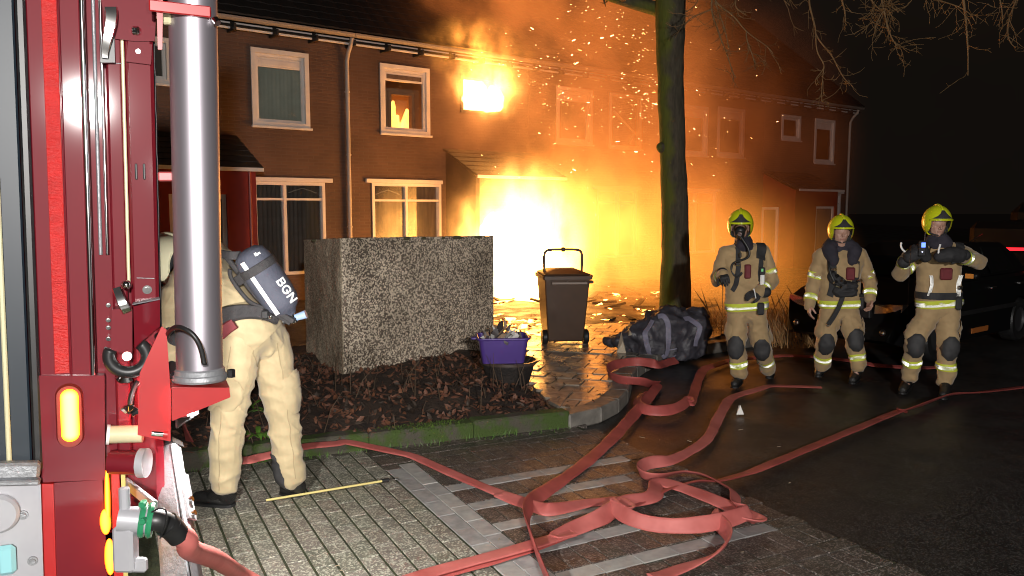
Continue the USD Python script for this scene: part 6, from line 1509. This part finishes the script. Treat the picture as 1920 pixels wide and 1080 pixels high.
hose("red hose curving behind the bending firefighter and on through the tangle", [np.array([*G(342, 790, .30)[:2], .30]), np.array([*G(358, 832, .12)[:2], .10]), (392, 858, 20), (440, 864, 20, .14), (475, 862, 18, .16), (520, 852, 15, .17), (575, 838, 12, .165), (640, 832, 8, .15), (690, 838, 5, .12), (740, 849, 5, .08), (800, 868, 3, .04), (880, 904, 3, .01), (940, 930, 8), (990, 948, 25), (1030, 958, 45), (1070, 952, 25), (1110, 945, 10), (1150, 948, 20), (1172, 962, 45),
    (1178, 980, 60), (1205, 994, 60), (1260, 999, 60), (1320, 996, 60), (1368, 984, 60), (1390, 958, 55), (1378, 928, 40), (1340, 905, 30), (1300, 889, 25), (1250, 894, 40), (1212, 895, 60), (1198, 884, 70), (1212, 872, 60), (1250, 866, 35), (1290, 850, 15), (1325, 826, 10), (1342, 795, 15), (1358, 765, 20), (1385, 742, 10), (1430, 729, 5), (1490, 726, 0), (1540, 728, 0)], .092, n=520)
hose("red hose standing on edge from the bottom up past the kerb to the bundle", [(1040, 1120, 80), (1022, 1078, 80), (1000, 1020, 78), (988, 980, 70), (992, 950, 50), (1020, 925, 25), (1060, 898, 15), (1100, 868, 12), (1140, 832, 15), (1170, 800, 25), (1195, 772, 30), (1218, 745, 30), (1228, 722, 40, .0), (1200, 716, 60, .10), (1160, 712, 70, .11), (1140, 700, 75, .11), (1150, 686, 70, .11), (1190, 679, 65, .11), (1222, 682, 60, .11), (1240, 684, 50, .08), (1268, 676, 40, .05)], .10, "hose2", n=360)
hose("red hose from the kerb past the firefighters' boots towards the parked car", [(1206, 742, 30), (1196, 760, 45), (1225, 772, 55), (1265, 768, 50), (1292, 752, 35), (1304, 730, 20), (1312, 706, 20), (1335, 688, 15), (1380, 676, 10), (1440, 670, 8), (1500, 669, 5), (1580, 676, 8), (1640, 686, 15), (1700, 690, 10), (1790, 694, 5)], .10, "hose2")
gcn = RT @ (gcn - TPV) + TPV + vd * .042
h0 = gcn + gd * .075 + UP * -.015; tgt = G(480, 1092)
hd_ = gd
pts5 = spline([h0, h0 + gd * .06, D(352, 1026, 2.78), D(388, 1042, 3.02), D(428, 1063, 3.36), D(470, 1088, 3.74), G(560, 1150) + UP * .04, G(700, 1250) + UP * .04], 90)
hs = thing("fire_hose", "pale red filled hose coupled to the green outlet of the fire engine", "hose")
obj("hose_body", tube(pts5, .038, 16), M["hose"], hs, smooth=True)
obj("coupling", cat(rod(gcn + gd * .03, gcn + gd * .05, .044, .043, 20), rod(gcn + gd * .05, h0 + gd * .02, .041, .040, 20)), M["rubber"], hs, smooth=40)
# ================================================================ tree, embers, car, garden
M["bark"] = usdkit.material(stage, "/World/Looks/bark", {"g": ("geometry", {}), "m": ("mapping", {"mapping_type": "point", "scale": (6, 6, 1.6)}), "n": ("noise_texture", {"scale": 3.0, "detail": 6.0, "roughness": .65}), "r": ("rgb_ramp", {"ramp": [(.3, (.040, .032, .020)), (.7, (.095, .078, .050))]}),
    "s": ("separate_xyz", {}), "n2": ("noise_texture", {"scale": 2.6, "detail": 4.0}), "a": ("math", {"math_type": "multiply_add", "value2": -.45}), "mr": ("map_range", {"from_min": .52, "from_max": .78, "clamp": True}), "x": ("mix", {"color2": (.10, .11, .012)}),
    "b": ("bump", {"strength": .9, "distance": .03}), "p": ("principled_bsdf", {"roughness": .85})},
    [("g.position", "m.vector"), ("m.vector", "n.vector"), ("n.fac", "r.fac"), ("g.normal", "s.vector"), ("g.position", "n2.vector"), ("s.x", "a.value1"), ("n2.fac", "a.value3"), ("a.value", "mr.value"), ("mr.result", "x.fac"), ("r.color", "x.color1"), ("x.color", "p.base_color"), ("n.fac", "b.height"), ("b.normal", "p.normal")], surface="p.BSDF")
M["twig"] = mat("twig_bark", (.15, .085, .032), (.20, .115, .045), scale=9.0, rough=.7)
TD = 12.5
tree = thing("tree", "mossy bare tree whose straight trunk rises in front of the burning houses", "tree")
def tpx(px, py, d=TD): return D(px, py, d)
axp = [np.array([tpx(1265, 600)[0], TD, -.15]), tpx(1266, 560), tpx(1266, 450), tpx(1263, 330), tpx(1259, 220), tpx(1257, 120), tpx(1257, 40), tpx(1262, -60), tpx(1268, -160)]
axp = np.array(axp); axp[:, 1] = TD
ra_ = [.27, .215, .185, .175, .170, .175, .20, .20, .17]
cc = spline(axp, 60); rr2 = np.interp(np.linspace(0, 1, 60), np.linspace(0, 1, 9), ra_)
tk = tube(cc, rr2, 28); tk = displaced(tk, .05, 2.6, seed=1.0)
tk = cat(tk, displaced(moved(trimesh.creation.icosphere(3, .07), *(tpx(1241, 277, TD - .06))), .03, 9), )
trunk = obj("trunk", tk, M["bark"], tree, smooth=True)
rt = np.random.default_rng(17)
twigs = []
def branch(pts, r0, r1, depths=None, twn=8, twl=.5, name="branch", jit=.02):
    P_ = spline(np.array(pts), 30); P_ = P_ + np.c_[meshkit.noise(P_ * 3.1) - .5, meshkit.noise(P_ * 2.7 + 5) - .5, meshkit.noise(P_ * 2.9 + 9) - .5] * jit
    obj(name, tube(P_, np.linspace(r0, r1, 30), 7), M["bark"] if r0 > .05 else M["twig"], tree, smooth=True)
    for k in range(twn):
        i_ = rt.integers(5, 29); o_ = P_[i_]; t_ = nrm(P_[min(i_ + 1, 29)] - P_[i_ - 1])
        d_ = nrm(t_ * .7 + rt.normal(0, .55, 3) + np.array([0, 0, -.15])); l_ = twl * rt.uniform(.35, 1.0)
        q = [o_]
        for s_ in range(4):
            d_ = nrm(d_ + rt.normal(0, .28, 3) + np.array([0, 0, .05])); q.append(q[-1] + d_ * l_ / 4)
        rr_b = max(.0036, r1 * .5)
        twigs.append(tube(np.array(q), np.linspace(rr_b, .0024, 5), 5))
        for s_ in range(rt.integers(1, 5)):
            j_ = rt.integers(1, 4); e_ = nrm(q[j_ + 1] - q[j_]); f_ = nrm(e_ * .6 + rt.normal(0, .6, 3)); a_ = q[j_] + f_ * l_ * .16
            twigs.append(tube(np.array([q[j_], a_, a_ + nrm(f_ + rt.normal(0, .3, 3)) * l_ * .14]), [.0032, .0026, .0020], 4))
d_ = 10.8
bp = lambda L_, d0=10.8, d1=None: [D(x, y, d0 + ((d1 or d0) - d0) * k / max(1, len(L_) - 1)) for k, (x, y) in enumerate(L_)]
branch([tpx(1262, 30), tpx(1215, 12, TD + .2), tpx(1160, -2, TD + .3), tpx(1090, -30, TD + .4), tpx(980, -120, TD + .2)], .12, .05, twn=10)
branch([tpx(1262, -60), tpx(1330, -140, TD - .5), tpx(1420, -210, TD - 1.0), tpx(1560, -260, TD - 1.6)], .13, .05, twn=4)
branch([tpx(1268, -150), tpx(1300, -330, TD), tpx(1290, -600, TD)], .15, .08, twn=4)
branch([tpx(1420, -210, TD - 1.0), tpx(1600, -230, TD - 1.6), tpx(1780, -210, TD - 2.0), tpx(1950, -200, TD - 2.2)], .07, .03, twn=10, twl=.8)
for L_, r0, r1, n_ in (([(1340, -60), (1337, -10), (1335, 18), (1343, 50), (1352, 75), (1362, 100), (1370, 125), (1380, 146)], .016, .005, 16), ([(1335, 18), (1310, 27), (1290, 38), (1284, 52)], .010, .005, 7), ([(1341, 0), (1350, 30), (1360, 60), (1366, 92)], .010, .005, 8),
    ([(1340, -10), (1348, 10), (1375, 32), (1400, 58), (1430, 80), (1450, 101)], .012, .005, 10), ([(1400, 58), (1403, 80), (1412, 105), (1416, 131)], .008, .005, 8), ([(1522, -60), (1518, 0), (1525, 35), (1530, 62), (1534, 100), (1545, 125), (1533, 143), (1532, 160)], .014, .005, 7),
    ([(1529, 60), (1545, 85), (1560, 105), (1575, 135), (1595, 158)], .010, .005, 9), ([(1545, 125), (1542, 150), (1541, 190)], .008, .005, 9), ([(1560, -40), (1578, 0), (1584, 22), (1585, 42)], .014, .008, 6), ([(1300, -60), (1312, -10), (1300, 12), (1283, 22)], .010, .005, 6),
    ([(1420, -60), (1395, -20), (1378, 5), (1400, 30)], .010, .005, 10)):
    branch(bp(L_), r0, r1, twn=n_, twl=.42)
for L_, r0, n_ in (([(1640, -80), (1650, -10), (1662, 40), (1672, 70), (1688, 92)], .016, 26), ([(1680, -60), (1668, 0), (1650, 30), (1640, 55)], .012, 22), ([(1600, -60), (1640, 10), (1668, 28)], .010, 14), ([(1795, -80), (1806, 0), (1812, 60), (1815, 142)], .022, 10), ([(1930, -60), (1905, 0), (1890, 60), (1905, 90)], .012, 16), ([(1720, -60), (1740, -10), (1790, 10), (1830, 45)], .012, 12), ([(1850, -60), (1875, 0), (1880, 40)], .012, 12), ([(1470, -60), (1460, -20), (1480, 10)], .010, 8)):
    branch(bp(L_, 10.2), r0, .005, twn=n_, twl=.55)
obj("twigs", cat(*twigs), M["twig"], tree, kind="stuff")
mo_ = []
for k in range(500):                                          # moss on the weather side of the trunk and under the branch
    i_ = rt.integers(4, 48); a_ = rt.normal(np.pi, .5); n_ = np.array([math.cos(a_), math.sin(a_), 0]); r_ = rr2[i_] * 1.01
    if meshkit.noise(np.array([[cc[i_][2] * 1.3, a_, 0]]))[0] < .45: continue
    p_ = cc[i_] + n_ * (r_ - .004) + np.array([0, 0, rt.uniform(-.06, .06)])
    s_ = rt.uniform(.012, .03); w_ = np.array([-n_[1], n_[0], 0])
    mo_.append(trimesh.Trimesh([p_ - w_ * s_, p_ + w_ * s_, p_ + n_ * s_ * 1.3 + UP * rt.normal(0, .02), p_ + UP * s_ * 1.4 + n_ * .004], [(0, 1, 2), (1, 3, 2), (3, 0, 2)], process=False))
obj("trunk_moss", cat(*mo_), mat("yellow_moss", (.12, .13, .012), (.17, .17, .02), scale=20.0, rough=.9), tree, kind="stuff")

# ---- flying embers
re_ = np.random.default_rng(31); em, ed = [], []
cl_ = [(re_.normal(1120, 110), re_.normal(160, 85)) for _ in range(26)]
for k in range(430):
    if k % 3: x_, y_ = (c + re_.normal(0, 26) for c in cl_[re_.integers(len(cl_))])
    else: x_, y_ = re_.normal(1140, 130), re_.normal(190, 120)
    if not (880 < x_ < 1500 and -20 < y_ < 560): continue
    dd = re_.uniform(12.8, 16.5)
    p_ = D(x_, y_, dd); sz = re_.pareto(2.6) * .5 + .55; sz = min(sz, 1.7); l_ = .011 * sz * re_.uniform(.8, 2.6); w_ = .0052 * sz
    u_ = nrm(np.array([1.0, .3, .5 * math.sin(x_ * .013) - .1 + re_.normal(0, .35)]))
    (em if re_.random() < .55 else ed).append(to_frame(place(trimesh.creation.icosphere(0), np.diag([l_, w_, w_, 1.0])), p_, u_, nrm(np.cross(UP, u_)), np.cross(u_, nrm(np.cross(UP, u_)))))
sp_ = obj("embers", cat(*em), M["ember"], kind="stuff")
obj("dim_embers", cat(*ed), M["ember_dim"], kind="stuff")

# ---- dark car behind the firefighters
M["carpaint"] = mat("dark_car_paint", (.004, .004, .0045), (.006, .006, .006), scale=1.0, rough=.40, coat=.10, spec=.15)
M["carglass"] = mat("car_glass", (.005, .006, .006), rough=.12, spec=.22)
M["rimdark"] = mat("dark_wheel_rim", (.03, .03, .032), rough=.5)
M["plate"] = mat("yellow_plate", (.72, .50, .03), rough=.4)
cx0 = np.array([4.63, 9.3, 0]); cy_ = FN                      # near front corner; the car's front faces left along -FD
CW, CL = 1.74, 4.25
cf = lambda m: to_frame(m, cx0, FD, FN, UP)
car = thing("parked_car", "dark parked car with yellow number plate behind the firefighters", "car")
def secs(L_):
    return trimesh.convex.convex_hull(np.array([(x, CW / 2 + s_ * hw, z) for x, hw, z in L_ for s_ in (-1, 1)]))
low = [secs([(.0, .62, .30), (.02, .70, .45), (.05, .72, .62), (.12, .76, .72), (.10, .78, .25), (.5, .86, .22), (.5, .86, .70), (.45, .80, .82), (1.0, .87, .20), (1.05, .86, .93), (1.05, .80, .97)]),
       secs([(1.0, .87, .20), (1.05, .86, .93), (1.05, .80, .97), (3.6, .87, .20), (3.6, .86, .95), (3.6, .80, .98), (2.2, .88, .6)]), secs([(3.6, .87, .20), (3.6, .86, .95), (3.6, .80, .98), (4.2, .72, .30), (4.25, .74, .60), (4.22, .70, .92), (4.1, .80, .95)])]
bodym = Manifold.batch_boolean([Manifold(m3.Mesh(np.asarray(q_.vertices, np.float32), np.asarray(q_.faces, np.uint32))) for q_ in low], m3.OpType.Add)
for xw in (.82, 3.35):
    bodym = bodym - Manifold.cylinder(CW + .4, .345, .345, 32).rotate((90, 0, 0)).translate((xw, CW + .2, .31)) 
bodym = bodym + Manifold.cube((CL - .4, CW - .5, .5)).translate((.2, .25, .25))
obj("car_body", cf(TM(bodym)), M["carpaint"], car, smooth=25)
gh = secs([(1.12, .78, .96), (1.85, .62, 1.38), (2.2, .60, 1.43), (3.2, .60, 1.41), (3.95, .70, .97), (3.75, .62, 1.2)])
obj("cabin", cf(gh), M["carpaint"], car, smooth=25)
def inset(P4, n_, parent=car, name="side_window"):
    c_ = np.mean(P4, 0); n_ = nrm(n_); q_ = [c_ + (p_ - c_) * .94 + n_ * .006 for p_ in np.array(P4)] + [c_ + (p_ - c_) * .94 - n_ * .004 for p_ in np.array(P4)]
    obj(name, cf(trimesh.convex.convex_hull(np.array(q_))), M["carglass"], parent)
my = CW / 2
inset([(1.16, my - .74, .99), (1.16, my + .74, .99), (1.84, my + .59, 1.36), (1.84, my - .59, 1.36)], (-.5, 0, .85), name="windscreen")
inset([(1.32, my - .772, 1.0), (1.88, my - .635, 1.35), (2.4, my - .618, 1.37), (2.45, my - .775, 1.0)], (0, -1, .35))
inset([(2.52, my - .775, 1.0), (2.47, my - .618, 1.37), (3.15, my - .62, 1.35), (3.45, my - .75, 1.02)], (0, -1, .35))
for s_ in (-1, 1):
    hl_ = obj("headlight", cf(trimesh.convex.convex_hull(np.array([(.03, my + s_ * .46, .62), (.04, my + s_ * .46, .73), (.10, my + s_ * .76, .66), (.22, my + s_ * .79, .75), (.12, my + s_ * .76, .75)]))), M["chrome"], car)
    obj("fog_lamp", cf(place(trimesh.creation.icosphere(2, .05), trimesh.transformations.translation_matrix((.035, my + s_ * .58, .40)))), M["chrome"], car, smooth=True)
    mi = obj("mirror", cf(TM(hull((np.array([1.36, my + s_ * .93, 1.03]), .055), (np.array([1.40, my + s_ * 1.03, 1.05]), .06)))), M["carpaint"], car, smooth=True)
    obj("mirror_indicator", cf(box(1.288, 1.30, my + s_ * 1.0 - .05, my + s_ * 1.0 + .05, 1.02, 1.08, .003)), mat("amber_indicator", (.75, .28, .05), rough=.3), mi)
    for xw in (.82, 3.35):
        wl_ = obj("wheel", cf(to_frame(lathe([(.18, -.10), (.29, -.11), (.315, -.07), (.315, .07), (.29, .11), (.18, .10)], 32), np.array([xw, my + s_ * .77, .315]), (1, 0, 0), UP, (0, 1, 0))), M["rubber"], car, smooth=30)
        obj("rim", cf(to_frame(cat(lathe([(.0, -.05), (.06, -.07), (.175, -.06), (.185, -.09), (.185, .09), (.175, .06), (.06, .07), (0, .05)], 28)), np.array([xw, my + s_ * .77, .315]), (1, 0, 0), UP, (0, 1, 0))), M["rimdark"], wl_, smooth=30)
obj("grille", cf(box(-.005, .06, my - .42, my + .42, .56, .68, .01)), M["rubber"], car)
pln = obj("number_plate", cf(box(-.022, -.004, my - .26, my + .26, .43, .545, .003)), M["plate"], car)
tm_ = meshkit.text_mesh("5", .075, .002, bold=True); tb_ = tm_.bounds; tm_.apply_translation((-(tb_[0][0] + tb_[1][0]) / 2 - .19, 0, 0))
obj("plate_lettering", to_frame(tm_, cx0 + FD * -.0225 + FN * my + UP * .45, -FN, UP, -FD), M["rubber"], pln)
obj("aerial", cf(tube([(2.9, my - .3, 1.40), (3.35, my - .3, 1.52)], .005, 6)), M["chrome"], car); obj("side_trim", cf(box(1.1, 3.7, my - .885, my - .872, .52, .58, .004)), M["rubber"], car)
obj("door_handle", cf(box(2.28, 2.42, my - .90, my - .865, .82, .85, .006)), M["chrome"], car); obj("door_handle", cf(box(3.22, 3.36, my - .895, my - .86, .83, .86, .006)), M["chrome"], car)
obj("painted_sill_glint", cf(box(1.75, 2.25, my - .885, my - .87, .26, .33, .004)), mat("amber_glint_paint", (.42, .13, .03), rough=.35), car)  # orange plate standing in for a light reflection on the sill
# ---- second vehicle at the right edge
van = thing("parked_van", "dark vehicle with a lit red bar at the right edge", "van")
vo = D(1935, 640, 13.5) * np.array([1, 1, 0])
obj("van_body", to_frame(bevbox(4.4, 1.8, 1.35, .12), vo + UP * 1.0 + FD * 1.6, FD, FN, UP), M["carpaint"], van)
obj("van_roof", to_frame(bevbox(3.0, 1.55, .5, .18), vo + UP * 1.75 + FD * 2.2, FD, FN, UP), M["carpaint"], van)
for a_ in (.4, 3.0): obj("van_wheel", to_frame(lathe([(0, -.1), (.3, -.1), (.33, -.06), (.33, .06), (.3, .1), (0, .1)], 24), vo + FD * a_ - FN * .82 + UP * .33, FD, UP, FN), M["rubber"], van)
obj("red_light_bar", rod(D(1878, 467, 12.6), D(1965, 468, 12.9), .025), glow("red_lamp", (1.0, .02, .03), 2.2), van)

# ---- dry grass lit by the fire, burnt debris
rg2 = np.random.default_rng(41); bl_ = []
for k in range(1500):
    x_, y_ = rg2.uniform(1330, 1560), rg2.uniform(600, 652)
    if x_ < 1440 and y_ > 628: continue
    p_ = G(x_, y_, .08)
    h_ = rg2.uniform(.10, .32) * (2.2 if rg2.random() < .12 else 1); l_ = rg2.normal(0, .3, 2) * h_; w_ = .006
    a_ = rg2.uniform(0, 3.14)
    bl_.append(np.array([(p_[0] - w_ * math.cos(a_), p_[1] - w_ * math.sin(a_), .07), (p_[0] + w_ * math.cos(a_), p_[1] + w_ * math.sin(a_), .07), (p_[0] + l_[0] * .6 + w_ * .6, p_[1] + l_[1] * .6, .08 + h_ * .65), (p_[0] + l_[0], p_[1] + l_[1], .08 + h_)]))
Vg = np.vstack(bl_); Fg = np.vstack([[(4 * k, 4 * k + 1, 4 * k + 2), (4 * k, 4 * k + 2, 4 * k + 3)] for k in range(len(bl_))])
obj("dry_grass", trimesh.Trimesh(Vg, Fg, process=False), mat("dry_grass_blade", (.30, .16, .06), (.42, .24, .09), scale=10.0, rough=.7), kind="stuff")
rd_ = np.random.default_rng(51); db = []
for k in range(90):
    s_, t_ = rd_.uniform(1.5, 9.5), rd_.uniform(1.6, 7.2)
    p_ = H(s_, t_, .09); a_ = rd_.uniform(0, 3.14); l_ = rd_.uniform(.12, .6)
    if not raised.buffer(-.3).contains(shapely.Point(p_[:2])) or np.linalg.norm(p_[:2] - np.array([bx_, by_])) < .9: continue
    d0_ = np.array([math.cos(a_), math.sin(a_), rd_.uniform(-.1, .35)]) * l_ / 2
    db.append(bar(p_ - d0_ * [1, 1, 0] + UP * .01, p_ + d0_ + UP * .02, rd_.uniform(.03, .12), rd_.uniform(.015, .05), .004))
obj("burnt_debris", cat(*db), M["char"], kind="stuff")
lv = np.array([G(x_, y_, .125) for x_, y_ in zip(rd_.uniform(1000, 1230, 130), rd_.uniform(655, 790, 130))]); lv = lv[[pshape.contains(shapely.Point(p_[:2])) for p_ in lv]]
obj("path_leaves", scatter_leaves(lv, .05, rd_, .006), leafmat("path_leaf", (.06, .035, .02), (.10, .06, .03)), kind="stuff")
